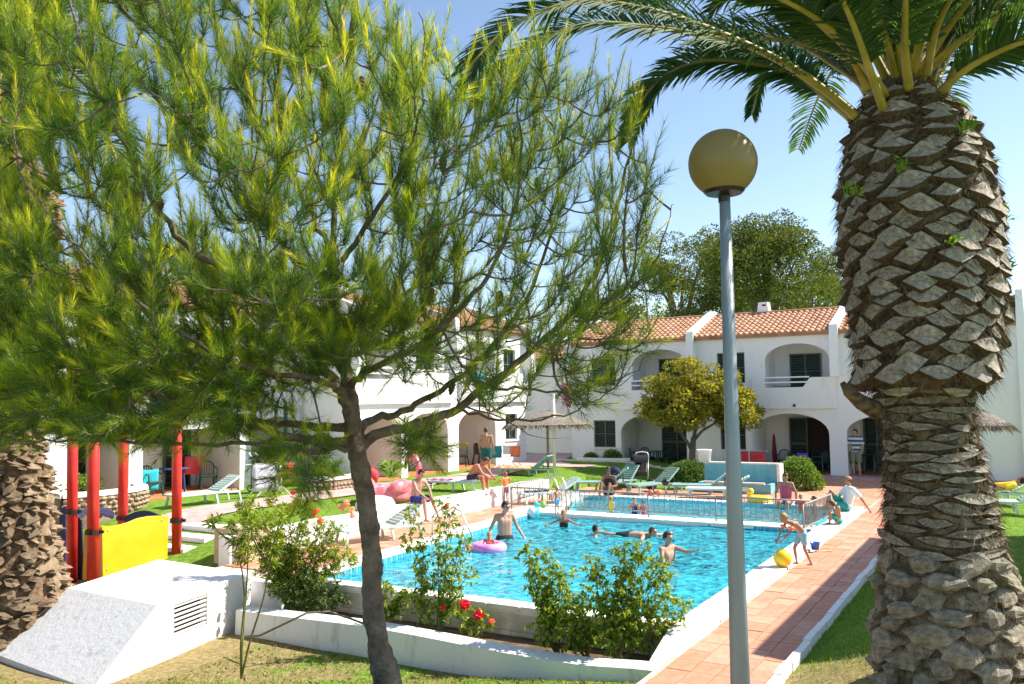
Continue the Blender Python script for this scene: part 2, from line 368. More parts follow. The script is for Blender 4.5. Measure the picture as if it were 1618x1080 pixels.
M_mosw = mosaic('pool_wall_mosaic', (.01, .26, .40), (.02, .34, .50), 6)
def water_mat(name, tint, body, bodyfac, wave=3.2):
    m = bpy.data.materials.new(name); m.use_nodes = True; n = m.node_tree.nodes; l = m.node_tree.links; n.remove(n['Principled BSDF']); out = n['Material Output']
    tc = n.new('ShaderNodeTexCoord'); mp = n.new('ShaderNodeMapping'); l.new(tc.outputs['Object'], mp.inputs[0]); mp.inputs['Scale'].default_value = (1, 1.25, 1)
    n1 = n.new('ShaderNodeTexNoise'); n1.inputs['Scale'].default_value = wave; n1.inputs['Detail'].default_value = 5; n1.inputs['Distortion'].default_value = 1.3; l.new(mp.outputs[0], n1.inputs[0])
    bp = n.new('ShaderNodeBump'); bp.inputs['Strength'].default_value = .75; bp.inputs['Distance'].default_value = .14; l.new(n1.outputs[0], bp.inputs['Height'])
    tr = n.new('ShaderNodeBsdfTransparent'); tr.inputs[0].default_value = (*tint, 1)
    df = n.new('ShaderNodeBsdfDiffuse'); l.new(bp.outputs[0], df.inputs['Normal']); df.inputs[0].default_value = (*body, 1)
    # noise-varied cyan share stands in for light streaks and darker patches
    n2 = n.new('ShaderNodeTexNoise'); n2.inputs['Scale'].default_value = wave*.8; n2.inputs['Detail'].default_value = 6; n2.inputs['Distortion'].default_value = 2.2; n2.inputs['Roughness'].default_value = .6; l.new(mp.outputs[0], n2.inputs[0])
    rp = n.new('ShaderNodeMapRange'); rp.inputs[1].default_value = .35; rp.inputs[2].default_value = .68; rp.inputs[3].default_value = 0; rp.inputs[4].default_value = bodyfac*1.9; l.new(n2.outputs[0], rp.inputs[0])
    m1 = n.new('ShaderNodeMixShader'); l.new(rp.outputs[0], m1.inputs[0]); l.new(tr.outputs[0], m1.inputs[1]); l.new(df.outputs[0], m1.inputs[2])
    gl = n.new('ShaderNodeBsdfGlossy'); gl.inputs['Roughness'].default_value = .06; l.new(bp.outputs[0], gl.inputs['Normal'])
    fr = n.new('ShaderNodeFresnel'); fr.inputs['IOR'].default_value = 1.33; l.new(bp.outputs[0], fr.inputs['Normal'])
    m2 = n.new('ShaderNodeMixShader'); l.new(fr.outputs[0], m2.inputs[0]); l.new(m1.outputs[0], m2.inputs[1]); l.new(gl.outputs[0], m2.inputs[2]); l.new(m2.outputs[0], out.inputs[0])
    return m
M_water = water_mat('pool_water', (.55, .95, 1.), (.08, .74, .90), .42)
M_water2 = water_mat('small_pool_water', (.72, .95, .97), (.25, .72, .80), .26, 4.2)
def basin(name, poly, depth, wl, mfloor, mwall, mwater):
    n = len(poly)
    m = MB(); fl = [W(u, v, -depth) for u, v in poly]; m.add(fl, [tuple(range(n))]); f = m.build(name, mfloor); tag(f, kind='structure')
    m = MB()
    for i in range(n):
        a, b = poly[i], poly[(i+1) % n]; m.add([W(*a, -depth), W(*b, -depth), W(*b, -.02), W(*a, -.02)], [(0, 1, 2, 3)])
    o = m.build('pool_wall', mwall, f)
    # gently rippled water sheet
    NU, NV = 170, 210; s, t = np.meshgrid(np.linspace(0, 1, NU), np.linspace(0, 1, NV), indexing='ij')
    P = np.array(poly, float); e = .0
    q = ((1-s)*(1-t))[..., None]*P[0]+(s*(1-t))[..., None]*P[1]+(s*t)[..., None]*P[2]+((1-s)*t)[..., None]*P[3]
    z = wl+.009*np.sin(q[..., 0]*4.1+2*np.sin(q[..., 1]*1.3))+.007*np.sin(q[..., 1]*6.3+1.7*np.sin(q[..., 0]*2.2))+.004*np.sin((q[..., 0]-q[..., 1])*9.)
    if depth > 1:
        for (su, sv_) in ((-6.15, 5.5), (-5.69, 4.1), (-5.74, 7.7), (-4.5, 6.95), (-3.1, 7.15), (-1.92, 4.79), (-2.2, 4.4), (-4.4, 7.8)):
            r_ = np.hypot(q[..., 0]-su, q[..., 1]-sv_); z = z+.022*np.cos(r_*13-.5)*np.exp(-r_*1.25)
    xy = O2+q[..., 0:1]*UU+q[..., 1:2]*VV; V_ = np.concatenate([xy, z[..., None]], -1).reshape(-1, 3)
    i, j = np.meshgrid(np.arange(NU-1), np.arange(NV-1), indexing='ij'); b = (i*NV+j).ravel(); F_ = np.stack([b, b+NV, b+NV+1, b+1], 1)
    o = link('water', bigmesh('water', V_, F_, mwater, None, True)); tag(o, kind='structure')
    return f
WL = -.11
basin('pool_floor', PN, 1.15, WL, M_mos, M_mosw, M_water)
basin('small_pool_floor', PS, .42, -.09, M_mos2, M_mos, M_water2)
# lane marks on the far wall of the big pool
m = MB()
for k in range(9):
    u = -6.9+k*.82; x = W(u, 9.22, -.30); m.box((x[0], x[1], -.28), (.05, .03, .2), A_)
tag(m.build('pool_wall_marks', M_coping), kind='structure')

# coping slabs, each one a piece of the rim
cop = empty('pool_coping', W(0, 0, 0), None, None); tag(cop, kind='structure')
def slab(name, poly, z0, z1, material, parent=None, wob=0.):
    m = MB(); n = len(poly); lo = [W(u, v, z0) for u, v in poly]; hi = [W(u, v, z1) for u, v in poly]
    m.add(lo+hi, [tuple(reversed(range(n))), tuple(range(n, 2*n))]+[(i, (i+1) % n, n+(i+1) % n, n+i) for i in range(n)])
    o = m.build(name, material)
    if parent:
        o.parent = parent; o.matrix_parent_inverse = parent.matrix_world.inverted() if False else Matrix.Translation(-Vector(parent.location))
    return o
def strip_slabs(a, b, a2, b2, n, zt=0., gap=.006, th=.09):
    """a->b inner edge, a2->b2 outer edge"""
    for i in range(n):
        t0 = i/n+gap/2; t1 = (i+1)/n-gap/2
        L = lambda p, q, t: (p[0]+(q[0]-p[0])*t, p[1]+(q[1]-p[1])*t)
        dz = random.uniform(-.003, .003)
        o = slab('coping_slab', [L(a, b, t0), L(a2, b2, t0), L(a2, b2, t1), L(a, b, t1)], zt-th, zt+dz, M_coping, cop)
        bv = o.modifiers.new('bevel', 'BEVEL'); bv.width = .012; bv.segments = 2; bv.limit_method = 'ANGLE'
slab('coping_bed', [(.0, -.36), (.53, -.36), (.41, 14.0), (.0, 14.0)], -.12, -.012, M_coping, cop); slab('coping_bed', [(-7.0, -.40), (0, -.36), (0, -.03), (-6.98, -.12)], -.12, -.012, M_coping, cop); slab('coping_bed', [(-8.0, 9.27), (0, 9.22), (0, 9.9), (-8, 9.92)], -.12, -.012, M_coping, cop); slab('coping_bed', [(-6.67, -.1), (-7.43, 9.24), (-7.97, 9.24), (-7.14, -.1)], -.12, -.012, M_coping, cop)
strip_slabs((.0, -.38), (.0, 14.0), (.55, -.38), (.42, 14.0), 24)
strip_slabs((-7.0, -.42), (-.01, -.38), (-6.98, -.12), (-.01, -.02), 12)
strip_slabs((-6.66, -.1), (-7.42, 9.24), (-7.15, -.1), (-7.98, 9.24), 16)
strip_slabs((-8.0, 9.26), (-.01, 9.21), (-8.0, 9.93), (-.01, 9.90), 13)
strip_slabs((-7.02, 9.96), (-8.2, 13.6), (-7.45, 9.96), (-8.6, 13.6), 7)
strip_slabs((-8.6, 13.63), (-.01, 13.63), (-8.6, 14.0), (-.01, 14.0), 15)
m = MB()
def vwall(m, a, b, z0, z1, th=.02):
    p, q = Vector(W(*a)), Vector(W(*b)); d = (q-p).normalized(); n_ = Vector((-d.y, d.x, 0))*th/2
    m.hexa([Vector((p.x-n_.x, p.y-n_.y, z0)), Vector((q.x-n_.x, q.y-n_.y, z0)), Vector((q.x+n_.x, q.y+n_.y, z0)), Vector((p.x+n_.x, p.y+n_.y, z0)),
            Vector((p.x-n_.x, p.y-n_.y, z1)), Vector((q.x-n_.x, q.y-n_.y, z1)), Vector((q.x+n_.x, q.y+n_.y, z1)), Vector((p.x+n_.x, p.y+n_.y, z1))])
vwall(m, (-7.0, -.27), (.52, -.24), -1.2, -.095, .24)
m2_ = MB(); vwall(m2_, (-9.3, -.62), (-6.95, -.62), -1.3, -.05, .18); vwall(m2_, (-7.05, -.7), (-7.05, -.1), -1.3, -.09, .12); tag(m2_.build('terrace_edge_wall', M_whitecool), kind='structure')
tag(m.build('pool_retaining_wall', M_dirty), 'stained plaster retaining wall of the pool behind the rose planter', 'wall')
# fill the top where coping strips leave the small pool corner
slab('deck', [(-8.6, 9.3), (-7.0, 9.3), (-7.0, 9.95), (-8.6, 9.95)], -.12, -.06, M_grout); bpy.data.objects['deck']['kind'] = 'structure'

# ---------------------------------------------------------------- paving of separate tiles
def tile_mesh(i, w, h):
    m = MB(); m.box((0, 0, 0), (w, h, .03)); return m.mesh('tile', [M_tile, M_tile2, M_tile, M_tile3, M_tile, M_tile2][i % 6])
tw, th_ = .31, .41
tmeshes = [tile_mesh(i, tw-.012, th_-.012) for i in range(6)]
pav = empty('pool_terrace', (0, 0, 0), None, None); tag(pav, kind='structure')
slab('terrace_bed', [(.5, -9), (1.80, -9), (1.80, 23.2), (.36, 23.2)], -.30, -.052, M_grout, pav)
slots = []
nU = 4
for jv in range(int(32/th_)):
    for iu in range(nU):
        slots.append((.57+tw*(iu+.5)-.005, -9+th_*(jv+.5)))
slots = [s for s in slots if s[1] < 23]
slots2 = []
def fill(ua, ub, va, vb):
    nu = int((ub-ua)/tw); nv_ = int((vb-va)/th_)
    for a in range(nu):
        for c in range(nv_): slots2.append((ua+(a+.5)*(ub-ua)/nu, va+(c+.5)*(vb-va)/nv_, (ub-ua)/nu-.014, (vb-va)/nv_-.014))
vis = [s for s in slots if s[1] > -3.2]; vis.sort(key=lambda s: s[1])
for s in vis[:230]:
    o = bpy.data.objects.new('tile', random.choice(tmeshes)); COL.objects.link(o); o.parent = pav
    o.location = W(s[0], s[1], -.051+random.uniform(-.003, .004)); o.rotation_euler = (random.uniform(-.006, .006), random.uniform(-.006, .006), A_+random.choice((0, PI))+random.uniform(-.006, .006))
m = MB(); bedm = [M_tile, M_tile2, M_tile3]
for s in vis[230:]+[s for s in slots if s[1] <= -3.2]:
    m.cur = random.choice((0, 0, 1, 1, 2)); q = W(*s); m.box((q[0], q[1], -.051), (tw-.012, th_-.012, .03), A_)
fill(-9.25, -8.0, 0.0, 9.25); fill(-9.25, -8.6, 9.25, 14.0); fill(-8.0, -7.3, 5.0, 9.25) if False else None
fill(-9.25, .5, 14.02, 16.4); fill(-4.2, .5, 16.4, 23.1)
for a, c, ww, hh in slots2:
    m.cur = random.choice((0, 0, 1, 1, 2)); q = W(a, c); m.box((q[0], q[1], -.049), (ww, hh, .03), A_)
o = m.build('tile', bedm, pav); tag(o, kind='stuff')
slab('terrace_bed', [(-9.28, -.6), (-6.9, -.6), (-7.9, 14.0), (-9.28, 14.0)], -.30, -.056, M_grout, pav)
slab('terrace_bed', [(-9.28, 14.0), (.36, 14.0), (.36, 16.42), (-9.28, 16.42)], -.30, -.057, M_grout, pav)
slab('terrace_bed', [(-4.22, 16.42), (.36, 16.42), (.36, 23.2), (-4.22, 23.2)], -.30, -.058, M_grout, pav)
m = MB()      # near-left triangle of terrace
for a in range(7):
    for c in range(22):
        u = -7.98+.18+a*.36-.08*0; v = .2+c*.42
        if u < -7.15-.083*v-.2: m.cur = random.choice((0, 1, 2)); q = W(u, v); m.box((q[0], q[1], -.045), (.34, .40, .03), A_)
o = m.build('tile', bedm, pav); tag(o, kind='stuff')
# white kerb between terrace and right lawn, and the pale kerb line in front of the houses
m = MB()
for k in range(64):
    v = -9+k*.5; m.cur = 0; a = W(1.86+.008*math.sin(k*1.7), v+.25, -.03+.008*math.sin(k*2.3)); m.box(a, (.09, .497, .20), A_)
tag(m.build('terrace_kerb', M_white), kind='structure')
m = MB()
for k in range(26):
    u = -13.4+k*.36; a = W(u, 21.9, G(u, 21.9)+.02); m.box(a, (.35, .14, .1), A_)
tag(m.build('lawn_kerb', M_coping), kind='structure')
slab('house_pavement', [(-13.6, 22.25), (8, 22.25), (8, 23.24), (-13.6, 23.24)], -.2, .03, M_path); bpy.data.objects['house_pavement']['kind'] = 'structure'

# pink footpath on the left, draped over the land
def ribbon(name, pts, wid, material, dz=.012):
    m = MB(); L = []; 
    dense = []
    for i in range(len(pts)-1):
        for k in range(6): t = k/6; dense.append((pts[i][0]+(pts[i+1][0]-pts[i][0])*t, pts[i][1]+(pts[i+1][1]-pts[i][1])*t))
    dense.append(pts[-1]); n = len(dense)
    for i, (u, v) in enumerate(dense):
        a = dense[max(0, i-1)]; b = dense[min(n-1, i+1)]; d = Vector((b[0]-a[0], b[1]-a[1])).normalized(); s = Vector((-d.y, d.x))
        for k in range(5):
            o_ = (k/4-.5)*wid; uu, vv = u+s.x*o_, v+s.y*o_; L.append(GW(uu, vv, dz))
    m.v = L
    for i in range(n-1):
        for k in range(4): m.f.append((i*5+k, i*5+k+1, (i+1)*5+k+1, (i+1)*5+k)); m.m.append(0)
    return tag(m.build(name, material, smooth=True), kind='structure')
ribbon('footpath', [(-13.2, -3), (-13.4, 0), (-13.5, 3), (-13.3, 6), (-13, 9), (-12.6, 12.2), (-12.6, 15), (-13.2, 18), (-14.5, 21), (-16, 26)], 1.7, M_path, .03)
ribbon('footpath', [(-15.6, 27), (-14.2, 23.5), (-13.3, 20.8), (-11.8, 19.2), (-10.4, 19.2)], 1.3, M_path, .036)

# white low wall between upper lawn and pool terrace
m = MB()
N = 40
for k in range(N):
    v0, v1 = .2+k*13.4/N, .2+(k+1)*13.4/N
    h = lambda v: .47+.015*math.sin(v*2.7)
    P4 = [(-9.62, v0), (-9.30, v0), (-9.30, v1), (-9.62, v1)]
    m.hexa([W(u, v, -.2) for u, v in P4]+[W(u, v, h(v)) for u, v in P4])
o = m.build('low_wall', M_white); tag(o, 'long white low wall between the pool terrace and the upper lawn', 'wall')
m = MB(); m.lathe([(.001, .0), (.5, 0), (.5, .62), (.42, .74), (.22, .80), (.001, .81)], W(-9.75, 5.2, -.05), 20, 1, .8)
tag(m.build('wall_pier', M_white, smooth=True), 'rounded white pier at the low wall behind the lounger, beside the pine trunk', 'pier')
for k in range(3):
    m = MB(); q = W(-12.0+k*.0, .9+k*.55, 0); m.box((q[0], q[1], G(-12, .6+k*.5)+.02+.02*k), (1.5, .5, .16), A_)
    o = m.build('step', M_white, bevel=.02); tag(o, kind='structure')

# ---------------------------------------------------------------- planter in front of the pool
m = MB(); N = 34; prof = []
def ptop(u): return -.30+.03*math.sin(u*1.1)+.04*float(sst(u, -.9, .1))
for k in range(N):
    ua, ub = -7.25+k*7.85/N, -7.25+(k+1)*7.85/N
    for (o0, o1, e0, e1) in ((-1.45, -1.18, -.02, -.02),):
        lo = [(ua, -1.50), (ub, -1.50), (ub, -1.15), (ua, -1.15)]
        t0, t1 = ptop(ua), ptop(ub)
        m.hexa([W(*lo[0], -1.2), W(*lo[1], -1.2), W(*lo[2], -1.2), W(*lo[3], -1.2), W(ua, -1.46, t0-.03), W(ub, -1.46, t1-.03), W(ub, -1.19, t1), W(ua, -1.19, t0)])
N = 8
for k in range(N):
    va, vb = -1.19+k*.82/N, -1.19+(k+1)*.82/N; t0 = ptop(.3)+.27*k/N; t1 = ptop(.3)+.27*(k+1)/N
    m.hexa([W(.02, va, -1.2), W(.6, va, -1.2), W(.6, vb, -1.2), W(.02, vb, -1.2), W(.04, va, t0), W(.58, va, t0-.02), W(.58, vb, t1-.02), W(.04, vb, t1)])
pl = m.build('planter', M_whitecool); tag(pl, 'long whitewashed planter wall in front of the pool, full of rose bushes', 'planter')
m = MB(); m.add([W(-7.2, -1.18, -.50), W(.1, -1.18, -.46), W(.1, -.38, -.44), W(-7.2, -.38, -.48)], [(0, 1, 2, 3)])
o = m.build('soil', M_soil, pl)
m = MB(); m.box(W(-3.3, -.405, -.40), (6.9, .03, .05), A_); m.build('ledge', M_dirty, pl)
# garden hose over the planter wall
hp = [PD(382, 1006, 13.4), PD(410, 1004, 13.1), PD(450, 985, 12.9), PD(485, 968, 13.0), PD(520, 966, 13.1), PD(548, 975, 13.2), PD(575, 985, 13.3)]
m = MB(); m.tube(hp, .017, 6); tag(m.build('garden_hose', M_rubber, smooth=True), 'brown garden hose looped over the left end of the planter wall', 'hose')

# ---------------------------------------------------------------- white vent block
def v2(p, z): return (p[0], p[1], z)
A1, B1 = (-5.73, 11.8), (-7.9, 13.3); tA, tB, tC, tD = (-5.36, 13.0), (-7.37, 14.3), (-4.66, 15.3), (-6.9, 16.8); C1 = (-4.66, 15.3); D1 = (-6.9, 16.8); zt = .12
blk = empty('vent_block', (-6, 13.5, -.7), 'big white plaster block with a sloped shade-grey front and a louvred vent in its side', 'block')
def at_blk(o): o.parent = blk; o.matrix_parent_inverse = Matrix.Translation((6, -13.5, .7)); return o
ga = G(*toUV(A1))-.06
_n = (Vector((*tA, zt))-Vector((*A1, ga))).cross(Vector((*tB, zt))-Vector((*A1, ga))); gb = ga-(_n.x*(B1[0]-A1[0])+_n.y*(B1[1]-A1[1]))/_n.z
m = MB()
# vent hole along the side: points along tA->tC line
def side(t, z, off=0.):
    x = tA[0]+(tC[0]-tA[0])*t; y = tA[1]+(tC[1]-tA[1])*t; return (x+off*.957, y-off*.29, z)
z0 = -.95
t0, t1, za, zb = .16, .50, -.46, .03
def q4(a, b, c, d): m.add([a, b, c, d], [(0, 1, 2, 3)])
q4(v2(A1, z0-.3), v2(A1, ga), side(0, zt), side(0, z0-.3)) if False else m.add([v2(A1, z0-.2), side(0, z0-.2), side(0, zt), v2(A1, ga)], [(0, 1, 2, 3)])
q4(side(0, z0-.2), side(t0, z0-.2), side(t0, zt), side(0, zt))
q4(side(t1, z0-.2), side(1, z0-.2), side(1, zt), side(t1, zt))
q4(side(t0, z0-.2), side(t1, z0-.2), side(t1, za), side(t0, za)); q4(side(t0, zb), side(t1, zb), side(t1, zt), side(t0, zt))
for (a, b) in (((t0, za), (t1, za)), ((t1, za), (t1, zb)), ((t1, zb), (t0, zb)), ((t0, zb), (t0, za))):
    q4(side(a[0], a[1]), side(b[0], b[1]), side(b[0], b[1], -.15), side(a[0], a[1], -.15))
m.add([v2(tA, zt), v2(tC, zt), v2(tD, zt), v2(tB, zt)], [(0, 1, 2, 3)])
m.add([v2(tC, z0-.2), v2(tD, z0-.2), v2(tD, zt), v2(tC, zt)], [(0, 1, 2, 3)])
m.add([v2(B1, z0-.2), v2(B1, gb), v2(tB, zt), v2(tD, zt), v2(tD, z0-.2)], [(0, 1, 2, 3, 4)])
at_blk(m.build('body', M_blk))
m = MB(); m.add([v2(A1, ga), v2(tA, zt), v2(tB, zt), v2(B1, gb), v2(A1, z0-.2), v2(B1, z0-.2)], [(0, 1, 2, 3), (4, 0, 3, 5)]); at_blk(m.build('sloped_face', M_frontshade))
m = MB(); m.cur = 0; q4(side(t0, za, -.15), side(t1, za, -.15), side(t1, zb, -.15), side(t0, zb, -.15)); at_blk(m.build('vent_shade_back', M_dark))  # dark backing paints the shade between the louvres
for k in range(7):
    z = za+.035+k*(zb-za)/7; m = MB()
    m.bar(side(t0, z, -.03), side(t1, z, -.03), .03, .022, up=(.5, .2, 1)); at_blk(m.build('louvre', M_whitecool))
# beige service box by the shrubs
m = MB(); q = PX(368, 915, -.35); m.box((q[0], q[1]+.6, .12), (.95, .7, .95), A_)
tag(m.build('service_box', mat('beige_render', (.50, .38, .25), .9, (.60, .48, .34), 3, .2), bevel=.05), 'beige rendered box wall behind the oleander shrubs', 'box')

# ================================================================ houses
def wall_open(m, xa, xb, za, zb, y0, y1, ops, topf=None):
    """wall slab in local coords x in [xa,xb], z in [za,zb], with openings (x0,x1,zbottom,spring,top)"""
    xs = {xa, xb}
    for o in ops:
        x0, x1 = o[0], o[1]; xs |= {x0, x1}
        if o[4] > o[3]:
            for k in range(1, 16): xs.add((x0+x1)/2-(x1-x0)/2*math.cos(PI*k/16))
    xs = sorted(xs)
    def top(o, x):
        if o[4] <= o[3]: return o[3]
        c, h = (o[0]+o[1])/2, (o[1]-o[0])/2; t = max(0, 1-((x-c)/h)**2); return o[3]+(o[4]-o[3])*math.sqrt(t)
    tf = topf or (lambda x: zb)
    for a, b in zip(xs[:-1], xs[1:]):
        if b-a < 1e-5: continue
        mid = (a+b)/2; cuts = [o for o in ops if o[0] < mid < o[1]]; cuts.sort(key=lambda o: o[2]); lo = [za, za]
        segs = []
        for o in cuts:
            if o[2] > lo[0]+1e-4: segs.append((lo, [o[2], o[2]]))
            lo = [top(o, a), top(o, b)]
        segs.append((lo, [tf(a), tf(b)]))
        for l_, h_ in segs:
            m.hexa([(a, y0, l_[0]), (b, y0, l_[1]), (b, y1, l_[1]), (a, y1, l_[0]), (a, y0, h_[0]), (b, y0, h_[1]), (b, y1, h_[1]), (a, y1, h_[0])])
def child(o, par): o.parent = par; return o
def shutter_unit(par, name, x0, x1, z0, z1, y, nleaf=2, material=None, frame=None, louv=True):
    """framed double shutter: dark green louvred leaves in a thin frame"""
    f = MB(); t = .055; fr = frame or M_gframe
    f.box(((x0+x1)/2, y, z1-t/2), (x1-x0, .07, t)); f.box(((x0+x1)/2, y, z0+t/2), (x1-x0, .07, t))
    n = nleaf
    for k in range(n+1): f.box((x0+t/2+(x1-x0-t)*k/n, y-.002, (z0+z1)/2), (t, .07, z1-z0-.002))
    f.box(((x0+x1)/2, y-.003, (z0+z1)/2), (x1-x0-.01, .06, t*.8))
    fo = child(f.build(name, fr), par)
    for k in range(n):
        a = x0+t+(x1-x0-t)*k/n; b = x0+(x1-x0-t)*(k+1)/n; m = MB(); m.box(((a+b)/2, y+.03, (z0+z1)/2), (b-a-.006, .02, z1-z0-2*t))
        if louv:
            nl = int((z1-z0)/.12)
            for q in range(nl): zz = z0+t+(z1-z0-2*t)*(q+.5)/nl; m.bar((a+.02, y+.008, zz), (b-.02, y+.008, zz), .05, .012, up=(0, 1, .7))
        child(m.build('shutter_leaf', material or M_gdoor), fo)
    return fo
def roof_tiles(m, x0, x1, y0, y1, z0, z1, rows=9, rib=.23):
    """barrel tiles: ribs running up the slope, stepped rows"""
    n = int((x1-x0)/rib); L = x1-x0
    for r in range(rows):
        ya, yb = y0+(y1-y0)*r/rows, y0+(y1-y0)*(r+1)/rows+.05; za, zb_ = z0+(z1-z0)*r/rows+.035, z0+(z1-z0)*(r+1)/rows+.0
        b = len(m.v); K = n*4+1
        for (yy, zz) in ((ya, za), (yb, zb_)):
            for k in range(K):
                x = x0+L*k/(K-1); ph = k % 4; h = (0, .055, .075, .055)[ph]; m.v.append((x, yy+.0, zz+h))
        for k in range(K):
            x = x0+L*k/(K-1); m.v.append((x, ya+.004, za-.05))
        for k in range(K-1):
            m.f.append((b+k, b+k+1, b+K+k+1, b+K+k)); m.m.append(0); m.f.append((b+2*K+k, b+2*K+k+1, b+k+1, b+k)); m.m.append(0)
def house(name, origin, rz, label, L=5.75, wins=(), arches=(), doors=(), uwins=(), loggia=None, udoor=None, depth=2.9, ridge=1.12, porch=1.8, chimney=None, left_par=True, right_par=True, eave=5.6, group='terraced houses round the pool', bigarch=None, rail=None, body_depth=6.0, mirror=False):
    T = empty(name, origin, label, 'house', group, rz)
    mx = (lambda a: (L-a[1], L-a[0])) if mirror else (lambda a: (a[0], a[1]))
    m = MB(); zb = -.3
    ops = []
    for a in wins: x0, x1 = mx(a); ops.append((x0, x1, a[2], a[3], a[3]))
    for a in arches: x0, x1 = mx(a); ops.append((x0, x1, zb, a[2], a[3]))
    for a in uwins: x0, x1 = mx(a); ops.append((x0, x1, a[2], a[3], a[3]))
    if loggia: x0, x1 = mx(loggia); ops.append((x0, x1, 3.45, loggia[2], loggia[3]))
    wall_open(m, 0, L, zb, eave, 0, .28, ops)
    child(m.build('facade', M_white), T)
    # shell behind
    m = MB()
    m.box((L/2, porch+.3+.1, 1.4), (L, .2, 3.4)); m.box((.06, .28+body_depth/2, 2.7), (.12, body_depth, 5.8)); m.box((L-.06, .28+body_depth/2, 2.7), (.12, body_depth, 5.8))
    m.box((L/2, .3+body_depth/2-.05, 2.95), (L-.25, body_depth-.2, .4)); m.box((L/2, 1.75, 4.55), (L-.25, .2, 2.05)); m.box((L/2, .3+body_depth, 2.7), (L, .2, 5.8))
    m.box((L/2, 1.0, 5.42), (L-.25, 1.35, .12))
    for a in arches:
        x0, x1 = mx(a)
        for x in (x0-.12, x1+.12):
            if .1 < x < L-.1: m.box((x, 1.15, 1.2), (.2, 1.7, 3.0))
    if loggia:
        x0, x1 = mx(loggia)
        for x in (x0-.1, x1+.1):
            if .1 < x < L-.1: m.box((x, 1.0, 4.45), (.18, 1.4, 2.0))
    child(m.build('inner_walls', M_white), T)
    m = MB(); m.box((L/2, 1.1, .0), (L-.1, 2.1, .1)); child(m.build('porch_floor', M_orange), T)
    # windows and doors
    for a in wins:
        x0, x1 = mx(a); shutter_unit(T, 'window', x0, x1, a[2], a[3], .14)
        s = MB(); s.box(((x0+x1)/2, -.02, a[2]-.03), (x1-x0+.1, .1, .05)); child(s.build('window_sill', M_white), T)
    for a in uwins: x0, x1 = mx(a); shutter_unit(T, 'window', x0, x1, a[2], a[3], .14)
    for d in doors:
        x0, x1 = mx(d); kind = d[4] if len(d) > 4 else 'shut'; y = porch+.27
        if kind == 'open':
            q = MB(); q.box(((x0+x1)/2, y-.01, (d[2]+d[3])/2), (x1-x0, .03, d[3]-d[2])); child(q.build('doorway_shade_sheet', M_dark), T)  # dark sheet on the solid wall stands for the unlit room
            shutter_unit(T, 'door', x0, x0+(x1-x0)*.42, d[2], d[3], y-.08, 1)
        else: shutter_unit(T, 'door', x0, x1, d[2], d[3], y-.05, 2)
    if udoor: x0, x1 = mx(udoor); shutter_unit(T, 'balcony_door', x0, x1, 3.40, udoor[2], 1.6)
    if loggia:
        x0, x1 = mx(loggia); sgn = -1 if mirror else 1
        # solid parapet with a low part closed by two rails
        r0, r1 = (x0, x0+1.45) if not mirror else (x1-1.45, x1)
        def tf(x):
            if not mirror: t = (x-r1)/.35
            else: t = (r0-x)/.35
            e = 3.84 if (x < x0-.0 and not mirror) or (x > x1 and mirror) else 3.46+.38*float(sst(t, 0, 1))
            return e
        m = MB(); X0, X1 = (x0-.5, L) if not mirror else (0, x1+.5)
        xs = sorted(set([X0, X1, x0-.001, x0, x1, x1+.001]+lin(X0, X1, .07)))
        xs = [x for x in xs if X0 <= x <= X1]
        for a, b in zip(xs[:-1], xs[1:]):
            m.hexa([(a, -.14, 2.62), (b, -.14, 2.62), (b, .0-.002, 2.62), (a, -.002, 2.62), (a, -.14, tf(a)), (b, -.14, tf(b)), (b, -.002, tf(b)), (a, -.002, tf(a))])
        child(m.build('balcony_parapet', M_white), T)
        for z in (3.66, 3.86):
            m = MB(); m.box(((r0+r1)/2+.1*sgn, -.09, z), (r1-r0+.35, .06, .06)); child(m.build('balcony_rail', M_white), T)
    # roof
    m = MB(); m.add([(0, -.12, eave+.0), (L, -.12, eave), (L, depth, eave+ridge), (0, depth, eave+ridge), (L, depth*2+.3, eave), (0, depth*2+.3, eave)], [(0, 1, 2, 3), (3, 2, 4, 5)])
    m.box((L/2, -.05, eave-.05), (L, .2, .1))
    rf = child(m.build('roof', M_rooft), T)
    t = MB(); roof_tiles(t, .05, L-.05, -.22, depth, eave+.01, eave+ridge+.02); to = t.build('roof_tiles', M_rooft, rf); tag(to, kind='stuff')
    t = MB(); 
    for k in range(int(L/.4)): t.cap((.2+k*.4, depth, eave+ridge+.03), (.2+k*.4+.36, depth, eave+ridge+.05), .1, .085, 8)
    tag(t.build('ridge_tiles', M_rooft, rf), kind='stuff')
    # sloping party-wall parapets with buttress
    for on, x in ((left_par, 0.0), (right_par, L)):
        if not on: continue
        m = MB(); hw = .16; e = eave+.26
        prof = [(-.30, eave-.12), (-.30, e), (depth, e+ridge), (depth*2, e), (depth*2, eave-.4)]
        for (a, b) in zip(prof[1:-1], prof[2:]):
            m.hexa([(x-hw, a[0], a[1]-.5), (x+hw, a[0], a[1]-.5), (x+hw, b[0], b[1]-.5), (x-hw, b[0], b[1]-.5), (x-hw, a[0], a[1]), (x+hw, a[0], a[1]), (x+hw, b[0], b[1]), (x-hw, b[0], b[1])])
        m.hexa([(x-hw, -.46, 3.84), (x+hw, -.46, 3.84), (x+hw, .0, 3.84), (x-hw, .0, 3.84), (x-hw, -.32, e), (x+hw, -.32, e), (x+hw, .0, e), (x-hw, .0, e)])
        child(m.build('party_wall', M_white), T)
